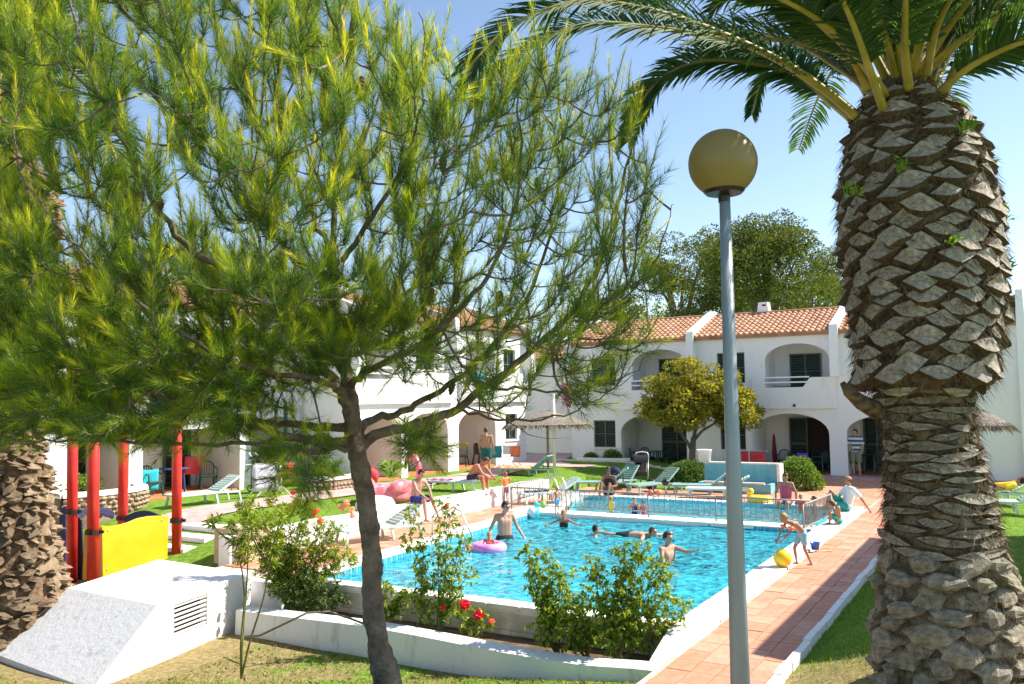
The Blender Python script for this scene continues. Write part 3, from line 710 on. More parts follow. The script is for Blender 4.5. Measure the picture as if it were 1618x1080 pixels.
    if chimney is not None:
        m = MB(); cx, cy = chimney; m.hexa([(cx-.3, cy-.3, eave+.7), (cx+.3, cy-.3, eave+.7), (cx+.3, cy+.3, eave+.7), (cx-.3, cy+.3, eave+.7), (cx-.2, cy-.22, eave+1.65), (cx+.2, cy-.22, eave+1.65), (cx+.2, cy+.22, eave+1.65), (cx-.2, cy+.22, eave+1.65)])
        ch = child(m.build('chimney', M_white), T)
        m = MB(); m.box((cx+.05, cy-.225, eave+1.4), (.16, .02, .3)); m.build('flue_shade_patch', M_dark, ch)  # dark patch painted as the shade inside the flue
    m = MB(); m.box((mx((2.2, 2.4))[0]+1.95, -.06, 2.77), (.10, .12, .12)); m.ball((mx((2.2, 2.4))[0]+1.95, -.12, 2.74), .075, 8, 6); child(m.build('wall_lamp', mat('brick_red_lamp', (.30, .06, .04), .6)), T)
    return T
STD = dict(wins=[(1.1, 2.15, .95, 2.15)], arches=[(2.42, 5.4, 1.62, 2.42)], doors=[(3.55, 5.0, .06, 2.2)], uwins=[(1.05, 2.2, 3.68, 4.93)], loggia=(3.02, 5.5, 4.55, 5.2), udoor=(3.65, 4.9, 4.85))
RV = 23.25
def rh(k): return W(-13.25+5.75*k, RV, 0)
house('terraced_house', rh(0), A_, 'white house at the left end of the right row, stone planter under its window', **STD, right_par=False)
STD2 = dict(STD); STD2['doors'] = [(3.45, 5.2, .06, 2.2, 'open')]
house('terraced_house', rh(1), A_, 'white house behind the lamp post, with a chimney and an open dark doorway', **STD2, chimney=(2.3, 3.1), right_par=False)
STD3 = dict(STD); STD3['doors'] = [(2.9, 4.4, .06, 2.25, 'open')]; STD3['wins'] = []; STD3['arches'] = [(.3, 3.4, 1.72, 2.35)]; STD3['uwins'] = []; STD3['doors'] = [(.6, 1.6, .06, 2.2), (2.1, 3.2, .06, 2.2, 'open')]; STD3['loggia'] = None; STD3['udoor'] = None
house('terraced_house', rh(2), A_, 'white house half hidden behind the big palm trunk, man standing in its porch', **STD3, L=6.1, right_par=False, left_par=True)
# gable wall at the far right end (stands taller, slightly battered)
m = MB(); b = W(-1.75+6.1, RV, 0)
m.hexa([(0, -.5, -.3), (.45, -.5, -.3), (.45, 5, -.3), (0, 5, -.3), (-.02, -.2, 5.6), (.25, -.2, 5.6), (.25, 5, 5.6), (-.02, 5, 5.6)])
m.hexa([(-.02, -.2, 5.6), (.25, -.2, 5.6), (.25, 5, 5.6), (-.02, 5, 5.6), (0, -.1, 6.75), (.22, -.1, 6.75), (.22, 3, 7.0), (0, 3, 7.0)])
g = m.build('gable_wall', M_white, loc=b, rz=A_); tag(g, 'tall white gable end wall right of the big palm trunk', 'wall')

# left-hand houses, facing the pool (local x = +V, inward = -U)
RL = A_+PI/2
LW_ = dict(wins=[(4.3, 5.0, 1.0, 2.05)], arches=[(.5, 2.62, 1.62, 2.25), (2.98, 5.48, 1.62, 2.25)], doors=[(.9, 1.7, .06, 2.15), (1.9, 2.5, .06, 2.1)], uwins=[(3.5, 4.6, 3.6, 4.85)], loggia=(.4, 2.8, 4.5, 5.1), udoor=(.9, 2.0, 4.75))
LW_['wins'] = []
house('terraced_house', W(-14.5, 9.75, .42), RL, 'white house behind the pine trunk with two columns and green chairs in its porch', **LW_, mirror=False, chimney=(3, 3.2))
LX = dict(wins=[(4.0, 5.0, 1.0, 2.1)], arches=[(.45, 3.2, 1.62, 2.3)], doors=[(1.2, 2.5, .06, 2.15)], uwins=[(3.9, 4.9, 3.6, 4.85)], loggia=(1.0, 3.2, 4.5, 5.1), udoor=(1.4, 2.6, 4.75))
house('terraced_house', W(-14.5, 15.5, .42), RL, 'farthest white house of the left row, turquoise cloths hung over its balcony rails', **LX, left_par=False)
LY = dict(wins=[], arches=[(3.45, 3.46, 1.8, 1.8)], doors=[(2.0, 3.3, .06, 2.15), (5.2, 6.2, .06, 2.15)], uwins=[(1.4, 2.5, 3.6, 4.85)], loggia=(3.4, 6.0, 4.5, 5.1), udoor=(4, 5.2, 4.75))
LY['arches'] = [(.9, 2.55, 1.75, 1.9), (2.98, 6.45, 1.95, 1.96), (6.9, 9.3, 1.7, 2.25)]
house('terraced_house', W(-16.85, .75, .42), RL, 'nearest white house on the left, square columns and shaded porch behind the red playground posts', L=9.6, **LY, mirror=False, chimney=(6, 3.2))
house('terraced_house', W(-18.4, -8.9, .3), RL, 'white house at the far left edge behind the left palm trunk', L=9.6, **LY, mirror=False)
# recessed white block at the back of the courtyard, with blue door wall
m = MB(); wall_open(m, 0, 6.5, -.3, 5.0, 0, .3, [(1.0, 2.1, 3.2, 4.4, 4.4), (4.4, 5.2, .3, 2.2, 2.4)]); m.box((3.25, 3, 2.5), (6.4, 5.2, 5.2))
bk = empty('back_house', W(-19.2, 26.4, .1), 'plain white house closing the far end between the two rows', 'house', rz=A_)
child(m.build('wall', M_white), bk); shutter_unit(bk, 'window', 1.0, 2.1, 3.2, 4.4, .15); shutter_unit(bk, 'door', 4.4, 5.2, .3, 2.25, .15, 1)
m = MB(); m.add([(-.2, -.3, 5.0), (6.7, -.3, 5.0), (6.7, 3, 6.0), (-.2, 3, 6.0), (6.7, 6, 5), (-.2, 6, 5)], [(0, 1, 2, 3), (3, 2, 4, 5)]); rf = child(m.build('roof', M_rooft), bk)
t = MB(); roof_tiles(t, -.2, 6.7, -.35, 3, 5.02, 6.03); tag(t.build('roof_tiles', M_rooft, rf), kind='stuff')
# unseen house added off to the right so that its roof shades the terrace
nbh = empty('added_shade_house', W(8.3, 7.1, 0), 'unseen white house added right of the palm lawn to shade the terrace', 'house', rz=A_)
m = MB(); m.box((0, 0, 2.6), (5.4, 9.2, 5.8)); m.build('wall', M_white, nbh)
m = MB(); m.add([(-2.95, -4.9, 5.52), (-2.95, 4.9, 5.52), (0, 4.9, 6.6), (0, -4.9, 6.6), (2.95, 4.9, 5.52), (2.95, -4.9, 5.52)], [(0, 3, 2, 1), (3, 5, 4, 2), (0, 1, 2, 4, 5)] if False else [(0, 3, 2, 1), (3, 5, 4, 2)]); m.build('roof', M_rooft, nbh)

# stone planters
def stone_planter(name, pts, z0, h, label, inner=.5):
    """curved low wall faced with field stones, with a white cap"""
    T = empty(name, (pts[0][0], pts[0][1], z0), label, 'planter'); base = Vector((pts[0][0], pts[0][1], z0))
    m = MB(); c = MB(); st = MB(); n = len(pts)
    for i in range(n-1):
        a = Vector((*pts[i], z0))-base; b = Vector((*pts[i+1], z0))-base; d = (b-a).normalized(); s = Vector((-d.y, d.x, 0))*.11
        m.hexa([a-s-Vector((0, 0, .3)), b-s-Vector((0, 0, .3)), b+s-Vector((0, 0, .3)), a+s-Vector((0, 0, .3)), a-s+Vector((0, 0, h)), b-s+Vector((0, 0, h)), b+s+Vector((0, 0, h)), a+s+Vector((0, 0, h))])
        s2 = s*1.35; z = Vector((0, 0, h+.002)); z2 = Vector((0, 0, h+.11)); e = d*.02
        c.hexa([a-s2-e+z, b-s2+e+z, b+s2+e+z, a+s2-e+z, a-s2*.8-e+z2, b-s2*.8+e+z2, b+s2*.8+e+z2, a+s2*.8-e+z2])
        L = (b-a).length; 
        for side_ in (-1, 1):
            for r in range(max(1, int(h/.12))):
                x = random.uniform(0, .1)
                while x < L:
                    w_ = random.uniform(.12, .24); p = a+d*x+s*side_*1.02+Vector((0, 0, .06+r*.12+random.uniform(-.01, .01)))
                    st.ball(p, (w_*.5, w_*.5 if abs(d.x) < .7 else .05, .055), 6, 4); x += w_
    child(m.build('wall', M_mortar), T); child(c.build('cap', M_white), T); o = child(st.build('stones', M_stone, smooth=False), T); tag(o, kind='stuff')
    return T
def uvpts(l): return [W(u, v)[:2] for u, v in l]
stone_planter('stone_planter', uvpts([(-12.75, 23.2), (-12.7, 22.85), (-12.3, 22.6), (-11.4, 22.55), (-11.05, 22.6), (-10.3, 22.9)]), .0, .42, 'low stone planter with a white cap under the leftmost window of the tiled row')
stone_planter('stone_planter', uvpts([(-7.35, 23.1), (-7.2, 22.6), (-6.2, 22.5), (-5.3, 22.6), (-5.15, 23.1)]), .0, .42, 'low stone planter behind the white bucket and lamp post')
stone_planter('stone_planter', uvpts([(-16.6, .6), (-16.0, .9), (-15.7, 1.6), (-15.75, 2.6), (-16.1, 3.2), (-16.7, 3.4)]), .36, .5, 'rounded stone planter behind the red playground posts at far left')
stone_planter('stone_planter', uvpts([(-14.4, 7.6), (-13.95, 8.2), (-13.95, 9.2), (-14.3, 9.7)]), .42, .32, 'rounded stone planter just left of the pine trunk by the footpath')
# blue fountain tank
q = W(-3.9, 17.1, 0)
ft = empty('water_trough', q, 'pale blue rendered water trough with a backboard by the round bush', 'trough', rz=A_)
M_bluer = mat('pale_blue_render', (.16, .42, .48), .7, (.22, .50, .55), 3)
m = MB(); m.box((0, .2, .42), (2.5, .16, .86)); child(m.build('backboard', M_bluer), ft)
m = MB(); m.box((0, .2, .875), (2.56, .22, .05)); m.box((1.3, .15, .44), (.1, .5, .9)); m.box((0, -.75, .30), (2.0, .12, .05)); child(m.build('rim', M_coping), ft)
m = MB(); m.box((0, -.72, .13), (2.2, .10, .3)); m.box((-1.15, -.3, .13), (.10, .9, .3)); m.box((1.15, -.3, .13), (.10, .9, .3)); child(m.build('basin', M_bluer), ft)
m = MB(); m.add([(-1.1, -.67, .2), (1.1, -.67, .2), (1.1, .12, .2), (-1.1, .12, .2)], [(0, 1, 2, 3)]); child(m.build('trough_water', M_water2), ft)
# thatched parasols
def parasol(loc, label, r=1.5, h=2.35):
    T = empty('thatched_parasol', loc, label, 'parasol', 'thatched parasols on the lawns')
    m = MB(); m.tube([(0, 0, -.05), (0, 0, h)], .05, 8); child(m.build('pole', M_wood), T)
    n = 1500; a = rng.uniform(0, 2*PI, n); t = rng.random(n)**.6; p0 = np.stack([np.cos(a)*r*t, np.sin(a)*r*t, h+.35-.55*t], 1)
    d = np.stack([np.cos(a+rng.normal(0, .15, n)), np.sin(a+rng.normal(0, .15, n)), -.42-.5*t+rng.normal(0, .1, n)], 1); L = rng.uniform(.2, .38, n)
    o = link('thatch', leaf_mesh('thatch', p0, d, L, np.full(n, .05), M_thatch, rng.random(n)), T); tag(o, kind='stuff')
    m = MB(); m.lathe([(.001, h+.34), (r*.5, h+.12), (r*.98, h-.20), (r*.97, h-.22), (.001, h+.2)], n=20); child(m.build('canopy', M_thatch), T)
    return T
parasol(GW(-11.25, 17.2), 'thatched parasol on a wooden pole at the back of the left lawn', 1.6, 1.95)
parasol(W(3.1, 19.5, 0), 'thatched parasol seen just right of the big palm trunk', 1.0, 2.3)
m = MB(); q = GW(-10.66, 16.6); m.tube([q, (q[0], q[1], q[2]+2.9)], .06, 8); tag(m.build('white_post', M_coping, smooth=True), 'slender white post on the lawn next to the parasol pole', 'post')
m = MB(); q = GW(-16.1, 8.4); m.tube([(q[0], q[1], q[2]+.0), (q[0], q[1], q[2]+2.6)], .07, 8); tag(m.build('green_post', M_chair, smooth=True), 'dark green post in front of the white wall left of the pine trunk', 'post')

# ================================================================ PINE in the foreground
M_bark = mat('pine_bark', (.085, .062, .048), .95, (.30, .235, .18), 7, 2.5, 22, contrast=.45)
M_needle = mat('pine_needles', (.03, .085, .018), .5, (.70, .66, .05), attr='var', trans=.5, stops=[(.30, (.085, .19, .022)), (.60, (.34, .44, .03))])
M_cone = mat('pine_cone', (.10, .055, .03), .9, (.20, .12, .06), 30, .8)
def catmull(P, per=5):
    P = [np.array(p, float) for p in P]; out = []
    for i in range(len(P)-1):
        p0 = P[max(0, i-1)]; p1 = P[i]; p2 = P[i+1]; p3 = P[min(len(P)-1, i+2)]
        for k in range(per):
            t = k/per; out.append(.5*((2*p1)+(-p0+p2)*t+(2*p0-5*p1+4*p2-p3)*t*t+(-p0+3*p1-3*p2+p3)*t**3))
    out.append(P[-1]); return out
TR = [(622, 1128, 8.3), (611, 1072, 8.3), (597, 1012, 8.3), (588, 950, 8.3), (588, 890, 8.3), (584, 835, 8.3), (574, 765, 8.3), (563, 705, 8.3), (557, 662, 8.3), (549, 610, 8.35), (544, 560, 8.4), (534, 500, 8.4), (527, 430, 8.4), (528, 340, 8.4), (536, 240, 8.35), (548, 120, 8.3), (558, 10, 8.3), (562, -90, 8.3)]
LIMBS = [
 ([(552, 655, 8.3), (538, 620, 8.2), (512, 580, 8.05), (470, 525, 7.8), (410, 470, 7.6), (340, 420, 7.4), (293, 385, 7.3), (240, 310, 7.1), (200, 235, 7.0), (160, 150, 6.9), (120, 40, 6.9), (100, -60, 6.9)], .075),
 ([(553, 676, 8.3), (500, 673, 8.4), (450, 670, 8.6), (400, 662, 8.8), (330, 650, 9.0), (250, 625, 9.2), (150, 590, 9.4), (40, 550, 9.5), (-60, 480, 9.5)], .062),
 ([(556, 702, 8.3), (490, 694, 8.1), (430, 684, 7.9), (370, 662, 7.7), (300, 640, 7.5), (200, 605, 7.3), (110, 560, 7.1), (10, 500, 7.0), (-80, 420, 7.0)], .066),
 ([(557, 706, 8.3), (500, 711, 8.1), (450, 704, 7.9), (370, 700, 7.6), (270, 702, 7.3), (160, 696, 7.1), (70, 697, 7.0), (-20, 710, 6.9)], .042),
 ([(564, 712, 8.3), (590, 690, 8.35), (640, 674, 8.4), (700, 655, 8.4), (750, 626, 8.5), (800, 587, 8.6), (850, 545, 8.6), (900, 495, 8.7), (940, 435, 8.7), (962, 370, 8.8), (985, 290, 8.8), (1003, 200, 8.8), (1000, 130, 8.8)], .078),
 ([(561, 690, 8.3), (582, 664, 8.6), (625, 655, 8.9), (670, 632, 9.1), (720, 600, 9.2), (770, 555, 9.3), (815, 500, 9.4), (850, 430, 9.4), (875, 340, 9.4), (890, 240, 9.3), (880, 140, 9.3), (878, 60, 9.3)], .06),
 ([(551, 612, 8.35), (575, 590, 8.1), (625, 566, 7.8), (680, 530, 7.6), (735, 480, 7.5), (780, 420, 7.4), (810, 340, 7.4), (825, 250, 7.4), (818, 150, 7.4), (822, 90, 7.4)], .05),
 ([(541, 535, 8.4), (570, 505, 8.6), (620, 480, 8.9), (670, 430, 9.1), (710, 370, 9.3), (735, 300, 9.3), (745, 210, 9.3), (755, 120, 9.3)], .046),
 ([(527, 425, 8.4), (560, 385, 8.2), (600, 325, 8.0), (640, 260, 7.9), (660, 180, 7.8), (672, 100, 7.8), (665, 20, 7.8)], .044),
 ([(546, 590, 8.4), (510, 545, 8.6), (460, 490, 9.0), (420, 420, 9.3), (400, 330, 9.5), (400, 230, 9.5), (385, 120, 9.5), (370, 10, 9.4)], .05),
 ([(528, 400, 8.4), (490, 340, 8.1), (460, 260, 7.9), (440, 170, 7.8), (430, 70, 7.7), (425, -40, 7.7)], .04),
 ([(530, 330, 8.4), (500, 280, 8.6), (480, 200, 8.8), (478, 110, 8.9), (470, 0, 8.9)], .03),
 ([(533, 280, 8.4), (575, 220, 8.6), (600, 150, 8.7), (610, 70, 8.8), (612, 0, 8.8)], .03),
 ([(536, 615, 8.2), (500, 600, 7.7), (440, 590, 7.2), (370, 570, 6.9), (290, 530, 6.7), (210, 470, 6.6), (120, 390, 6.5), (40, 290, 6.5), (20, 200, 6.5)], .042),
 ([(770, 610, 8.5), (830, 614, 8.5), (900, 617, 8.5), (960, 605, 8.5), (1020, 570, 8.4), (1060, 520, 8.4)], .022),
 ([(720, 645, 8.4), (770, 660, 8.3), (840, 664, 8.2), (910, 648, 8.1), (975, 610, 8.0), (1010, 590, 8.0)], .022),
 ([(860, 535, 8.6), (920, 520, 8.9), (980, 480, 9.1), (1030, 420, 9.2), (1055, 350, 9.2), (1062, 320, 9.2)], .028),
 ([(640, 674, 8.4), (660, 695, 8.2), (700, 700, 8.0), (730, 715, 7.9)], .015),
 ([(470, 705, 8.0), (480, 740, 7.9), (500, 770, 7.8), (505, 790, 7.8)], .016),
 ([(730, 640, 8.45), (790, 660, 8.9), (850, 690, 9.1), (900, 690, 9.2)], .015)]
pine = empty('pine_tree', PD(622, 1128, 8.3), 'young pine with a curved bare trunk and spreading bright green crown filling the left foreground', 'tree')
inv = Matrix.Translation(-Vector(pine.location))
def wchild(o, par, iv): o.parent = par; o.matrix_parent_inverse = iv; return o
trk = catmull([PD(*p) for p in TR], 4); tr_r = []
for i, p in enumerate(trk):
    t = i/(len(trk)-1); tr_r.append(float(np.interp(t, [0, .06, .12, .3, .5, .55, .72, 1], [.165, .138, .102, .094, .086, .058, .034, .010])))
tr_r = [r*(1+.06*math.sin(i*1.3)) for i, r in enumerate(tr_r)]
m = MB(); m.tube(trk, tr_r, 14); o = wchild(m.build('trunk', M_bark, smooth=True), pine, inv)
def torso_noise(o, strength=.03, scale=.12):
    tx = bpy.data.textures.new('bark_relief', 'CLOUDS'); tx.noise_scale = scale; s_ = o.modifiers.new('sub', 'SUBSURF'); s_.levels = s_.render_levels = 2
    d = o.modifiers.new('relief', 'DISPLACE'); d.texture = tx; d.strength = strength; d.texture_coords = 'GLOBAL'
torso_noise(o, .045, .09)
nodes = []; ndir = []; nlen = []; parent = []
start_i = int(len(trk)*.45)
base_path = 0
def addpath(pts, plen0=0.):
    L = plen0
    for i, p in enumerate(pts):
        if i: L += float(np.linalg.norm(pts[i]-pts[i-1]))
        d = pts[min(i+1, len(pts)-1)]-pts[max(0, i-1)]; nodes.append(p); ndir.append(d/max(1e-6, np.linalg.norm(d))); nlen.append(L)
addpath(trk[start_i:])
for P_, r_ in LIMBS:
    pts = catmull([PD(*p) for p in P_], 4); pts = [p+rng.normal(0, .012, 3) for p in pts]
    n = len(pts); m = MB(); m.tube(pts, [.78*r_*(1-.86*(i/(n-1))**.8)*(1+.05*math.sin(i*2.1)) for i in range(n)], 9); wchild(m.build('branch', M_bark, smooth=True), pine, inv); addpath(pts[3:], .3)
def inpoly(x, y, poly):
    c = False; j = len(poly)-1
    for i in range(len(poly)):
        if (poly[i][1] > y) != (poly[j][1] > y) and x < (poly[j][0]-poly[i][0])*(y-poly[i][1])/(poly[j][1]-poly[i][1])+poly[i][0]: c = not c
        j = i
    return c
REG = [([(-140, -120), (570, -120), (560, 20), (600, 60), (680, 230), (700, 420), (690, 560), (640, 610), (575, 560), (520, 590), (470, 640), (380, 690), (300, 705), (180, 700), (60, 690), (-140, 690)], 1230),
       ([(570, 20), (700, 40), (760, 120), (830, 90), (890, 90), (950, 150), (1010, 190), (1035, 300), (1055, 420), (1020, 540), (985, 620), (900, 660), (800, 655), (720, 620), (650, 600), (690, 480)], 330),
       ([(400, 690), (530, 700), (540, 760), (480, 810), (420, 770)], 26), ([(600, 650), (700, 670), (700, 730), (630, 715)], 18), ([(0, 560), (420, 560), (400, 690), (0, 690)], 150), ([(0, 400), (640, 430), (640, 590), (420, 640), (0, 640)], 260)]
HOLES = [((232, 195), 40), ((283, 300), 30), ((375, 45), 34), ((170, 245), 22), ((590, 30), 32), ((745, 70), 45), ((700, 330), 24), ((485, 400), 16), ((540, 640), 45), ((620, 640), 40)]
tg = []
for poly, n in REG:
    xs = [p[0] for p in poly]; ys = [p[1] for p in poly]; k = 0
    while k < n:
        x, y = random.uniform(min(xs), max(xs)), random.uniform(min(ys), max(ys))
        if not inpoly(x, y, poly): continue
        if any((x-c[0])**2+(y-c[1])**2 < r*r for c, r in HOLES): continue
        d = float(np.clip(rng.normal(8.2, 1.15), 6.0, 10.3)); tg.append(PD(x, y, d)); k += 1
tg = np.array(tg); fork = trk[int(len(trk)*.6)]
order = np.argsort(np.linalg.norm(tg-fork, axis=1)); twigs = []
NN = np.array(nodes); ND = np.array(ndir); NL = np.array(nlen); cap_ = len(NN)
buf = np.zeros((60000, 3)); bd = np.zeros((60000, 3)); bl = np.zeros(60000); buf[:cap_] = NN; bd[:cap_] = ND; bl[:cap_] = NL
for ti in order:
    t = tg[ti]; dv = t-buf[:cap_]; ds = np.linalg.norm(dv, axis=1); cs = (dv*bd[:cap_]).sum(1)/np.maximum(ds, 1e-6)
    cost = ds*(1.25-.45*cs)+.10*bl[:cap_]+np.where(ds < .18, .4, 0)
    k = int(np.argmin(cost)); p0 = buf[k]; L = ds[k]
    if L > 1.6: t = p0+dv[k]*(1.6/L); L = 1.6
    dirt = (t-p0)/max(L, 1e-6); up = np.array([0, 0, 1.]); out = t-fork; out /= np.linalg.norm(out)
    d0 = norm(bd[k]*.5+dirt*.8); hz = float(np.clip((t[2]-3.0)/2.5, 0, 1)); d1 = norm(dirt*.6+up*(.25+1.1*hz)+out*.2)
    pts = []
    for s in np.linspace(0, 1, 6): a = p0+d0*L*s; b = t-d1*L*(1-s); pts.append(a*(1-s)**1.2+b*(1-(1-s)**1.2) if s < 1 else t)
    twigs.append((pts, L)); q = len(pts)-1
    for i in range(1, len(pts)):
        if cap_ < 59990:
            buf[cap_] = pts[i]; dd = pts[i]-pts[i-1]; bd[cap_] = dd/max(1e-6, np.linalg.norm(dd)); bl[cap_] = bl[k]+L*i/q; cap_ += 1
m = MB(); SH = []    # shoots: start, dir, length, age
for pts, L in twigs:
    r = .006+.010*min(1, L); m.tube(pts, [r*(1-.6*i/5) for i in range(6)], 4, False)
    d = norm(pts[-1]-pts[-2]); tip = pts[-1]; Lt = random.uniform(.16, .34)
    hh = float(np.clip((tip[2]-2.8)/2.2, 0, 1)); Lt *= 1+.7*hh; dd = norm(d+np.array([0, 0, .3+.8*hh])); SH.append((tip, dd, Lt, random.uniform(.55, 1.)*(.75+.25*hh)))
    for s in (3, 4, 5):                                  # older needles along the twig
        SH.append((pts[s-1], norm(pts[s]-pts[s-1]), float(np.linalg.norm(pts[s]-pts[s-1])), random.uniform(0, .45)))
    for _ in range(random.choice((2, 3, 3, 4))):
        s = random.uniform(.35, .95); i = min(4, int(s*5)); p = pts[i]+(pts[i+1]-pts[i])*(s*5-i); dl = norm(pts[i+1]-pts[i])
        rd = norm(rng.normal(size=3)); sd_ = norm(dl*.75+norm(rd-dl*(rd@dl))*.7+np.array([0, 0, .25+.5*hh])); Ls = random.uniform(.12, .28)*(1+.4*hh)
        SH.append((p, sd_, Ls, random.uniform(.2, .9)))
SHp = np.array([s[0] for s in SH]); SHd = np.array([s[1] for s in SH]); SHl = np.array([s[2] for s in SH]); SHa = np.array([s[3] for s in SH])
# thin stems of the shoots
for p, d, L, a in SH: m.tube([p, p+d*L*.5, p+d*L], [.005, .004, .002], 3, False)
wchild(m.build('twigs', M_bark), pine, inv)['kind'] = 'stuff'
def needles(p, d, L, age, dens, nl, nw):
    cnt = np.maximum(6, (L*dens*rng.uniform(.8, 1.2, len(L)))).astype(int); idx = np.repeat(np.arange(len(L)), cnt); n = len(idx)
    t = rng.random(n); dd = d[idx]; base = p[idx]+dd*(L[idx]*t)[:, None]
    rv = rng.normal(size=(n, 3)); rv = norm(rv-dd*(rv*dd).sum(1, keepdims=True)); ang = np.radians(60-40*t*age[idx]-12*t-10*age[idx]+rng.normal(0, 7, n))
    nd = dd*np.cos(ang)[:, None]+rv*np.sin(ang)[:, None]; nd = norm(nd+np.array([0, 0, .10]))
    ln = nl*rng.uniform(.75, 1.15, n)*(1-.15*age[idx]*t); tipv = base+nd*ln[:, None]+np.array([0, 0, -1])*(ln*.06)[:, None]
    sv = norm(np.cross(nd, rng.normal(size=(n, 3))))*nw
    V = np.stack([base-sv, base+sv, tipv], 1).reshape(-1, 3); b = np.arange(n)[:, None]*3
    F = b+[0, 1, 2]
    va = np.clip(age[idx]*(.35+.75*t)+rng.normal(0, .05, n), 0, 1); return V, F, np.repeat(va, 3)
sx_ = SHp[:, 0]/SHp[:, 1]*1350+809   # needles thin out towards the right of the crown
DN = np.interp(sx_, [560, 760, 1060], [225, 170, 130])
V, F, va = needles(SHp, SHd, SHl, SHa*1., DN*1.45, .140, .0019)
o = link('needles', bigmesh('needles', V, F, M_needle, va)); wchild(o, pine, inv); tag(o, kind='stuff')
print('needle tris', len(F), 'shoots', len(SH))
def cone_mesh():
    m = MB()
    prof = []
    for k in range(11):
        t = k/10; r = .030*math.sin(PI*min(1, .12+t*.88))**.7; prof.append((r*(1 if k % 2 else .82), -t*.11))
    m.lathe(prof, n=8); return m.mesh('cone', M_cone)
cm = cone_mesh()
for (x, y, d) in [(701, 245, 7.4), (828, 268, 8.7), (848, 280, 8.7), (683, 455, 7.6), (722, 455, 7.6), (790, 460, 7.5), (573, 120, 7.9), (640, 320, 7.6), (716, 600, 8.9), (380, 600, 7.4), (170, 630, 7.0), (250, 310, 7.2), (430, 560, 7.6), (215, 300, 7.0)]:
    o = bpy.data.objects.new('cone', cm); COL.objects.link(o); o.location = PD(x, y, d); o.rotation_euler = (random.uniform(-.5, .5), random.uniform(-.5, .5), 0); o.scale = (1.3, 1.3, 1.5); wchild(o, pine, inv)

# ================================================================ PALMS
M_frond = mat('palm_leaflet', (.03, .075, .03), .6, (.13, .22, .045), attr='var', trans=.36, spec=.3, stops=[(.6, (.05, .115, .035))])
M_rachis = mat('palm_rachis', (.26, .20, .03), .5, (.44, .33, .07), 3)
M_cut = mat('palm_leaf_base_cut', (.26, .19, .14), .9, (.64, .58, .51), 5, 1.0, 30, contrast=.35)
M_fiber = mat('palm_fibre', (.06, .038, .025), 1, (.22, .15, .095), 10, 1.2, 40)
M_scar = mat('palm_scar', (.30, .25, .17), .95, (.72, .69, .58), 4, 1.8, 26, contrast=.35)
M_knob = mat('palm_root_knob', (.22, .18, .12), .95, (.60, .54, .42), 3.5, 2.2, 20, contrast=.4)
M_core = mat('palm_lower_bark', (.14, .105, .065), 1, (.34, .28, .19), 8, 1.5, 30)
def frond(par, iv, pts, leaf=.48, n=130, t0=.17, side=None, spread=1., tw=0., width=.036, nm='frond', petr=.045):
    """pts: world points of the rachis from trunk to tip; returns object"""
    P = np.array(catmull(pts, 8)); seg = np.linalg.norm(np.diff(P, axis=0), axis=1); cl = np.concatenate([[0], np.cumsum(seg)]); Lt = cl[-1]
    ts = t0+(1-t0)*(np.arange(n)+.5)/n; s = ts*Lt
    pos = np.stack([np.interp(s, cl, P[:, k]) for k in range(3)], 1); p2 = np.stack([np.interp(np.minimum(s+.03, Lt), cl, P[:, k]) for k in range(3)], 1); p1 = np.stack([np.interp(s-.03, cl, P[:, k]) for k in range(3)], 1)
    d = norm(p2-p1); ref = np.array(side if side is not None else [0, 0, 1.]); 
    sv = norm(np.cross(d, ref)); nv_ = norm(np.cross(sv, d)); c, q = math.cos(tw), math.sin(tw); sv, nv_ = sv*c+nv_*q, nv_*c-sv*q
    k = np.arange(n)/n; ln = leaf*np.interp(ts, [t0, t0+.12, .45, .8, 1], [.35, .8, 1, .8, .35])
    VV_, FF, va = [], [], []; cnt = 0
    for sg in (-1, 1):
        fwd = np.interp(ts, [t0, .6, 1], [.55, .85, 1.6])+rng.normal(0, .07, n)
        lift = rng.normal(.22, .16, n)*spread
        dd = norm(sv*sg+d*fwd[:, None]+nv_*lift[:, None])
        L = ln*rng.uniform(.9, 1.08, n); Wd = width*rng.uniform(.85, 1.1, n)
        s2 = norm(np.cross(dd, nv_)); nn = np.cross(s2, dd)
        a = pos+sv*sg*.012; g = np.array([0, 0, -1.])
        m1 = a+dd*(L*.35)[:, None]; m2 = a+dd*(L*.72)[:, None]+g*(L*.05)[:, None]; tp = a+dd*L[:, None]+g*(L*rng.uniform(.08, .22, n))[:, None]
        w1 = s2*(Wd*.5)[:, None]; fold = nn*(Wd*.3)[:, None]
        pts_ = [a-w1*.5, a+w1*.5, m1-w1+fold, m1, m1+w1+fold, m2-w1*.7+fold*.7, m2, m2+w1*.7+fold*.7, tp]
        Vx = np.stack(pts_, 1).reshape(-1, 3); b = cnt+np.arange(n)[:, None]*9
        F = np.concatenate([b+[0, 3, 2], b+[0, 1, 3], b+[1, 4, 3], b+[2, 3, 6], b+[2, 6, 5], b+[3, 4, 7], b+[3, 7, 6], b+[5, 6, 8], b+[6, 7, 8]], 1).reshape(-1, 3)
        VV_.append(Vx); FF.append(F); va.append(np.repeat(np.clip(rng.normal(.45, .2, n), 0, 1), 9)); cnt += len(Vx)
    o = link(nm, bigmesh(nm, np.concatenate(VV_), np.concatenate(FF), M_frond, np.concatenate(va))); wchild(o, par, iv)
    m = MB(); K = len(P); m.tube(list(P), [petr*(1-.9*(i/(K-1))**.7)+.004 for i in range(K)], 7); r = m.build('rachis', M_rachis, smooth=True); r.parent = o
    return o
PDP = 8.3
palm = empty('palm_tree', PD(1505, 1052, PDP), 'massive date palm with a swollen upper trunk of cut diamond leaf bases, right foreground', 'tree')
pinv = Matrix.Translation(-Vector(palm.location))
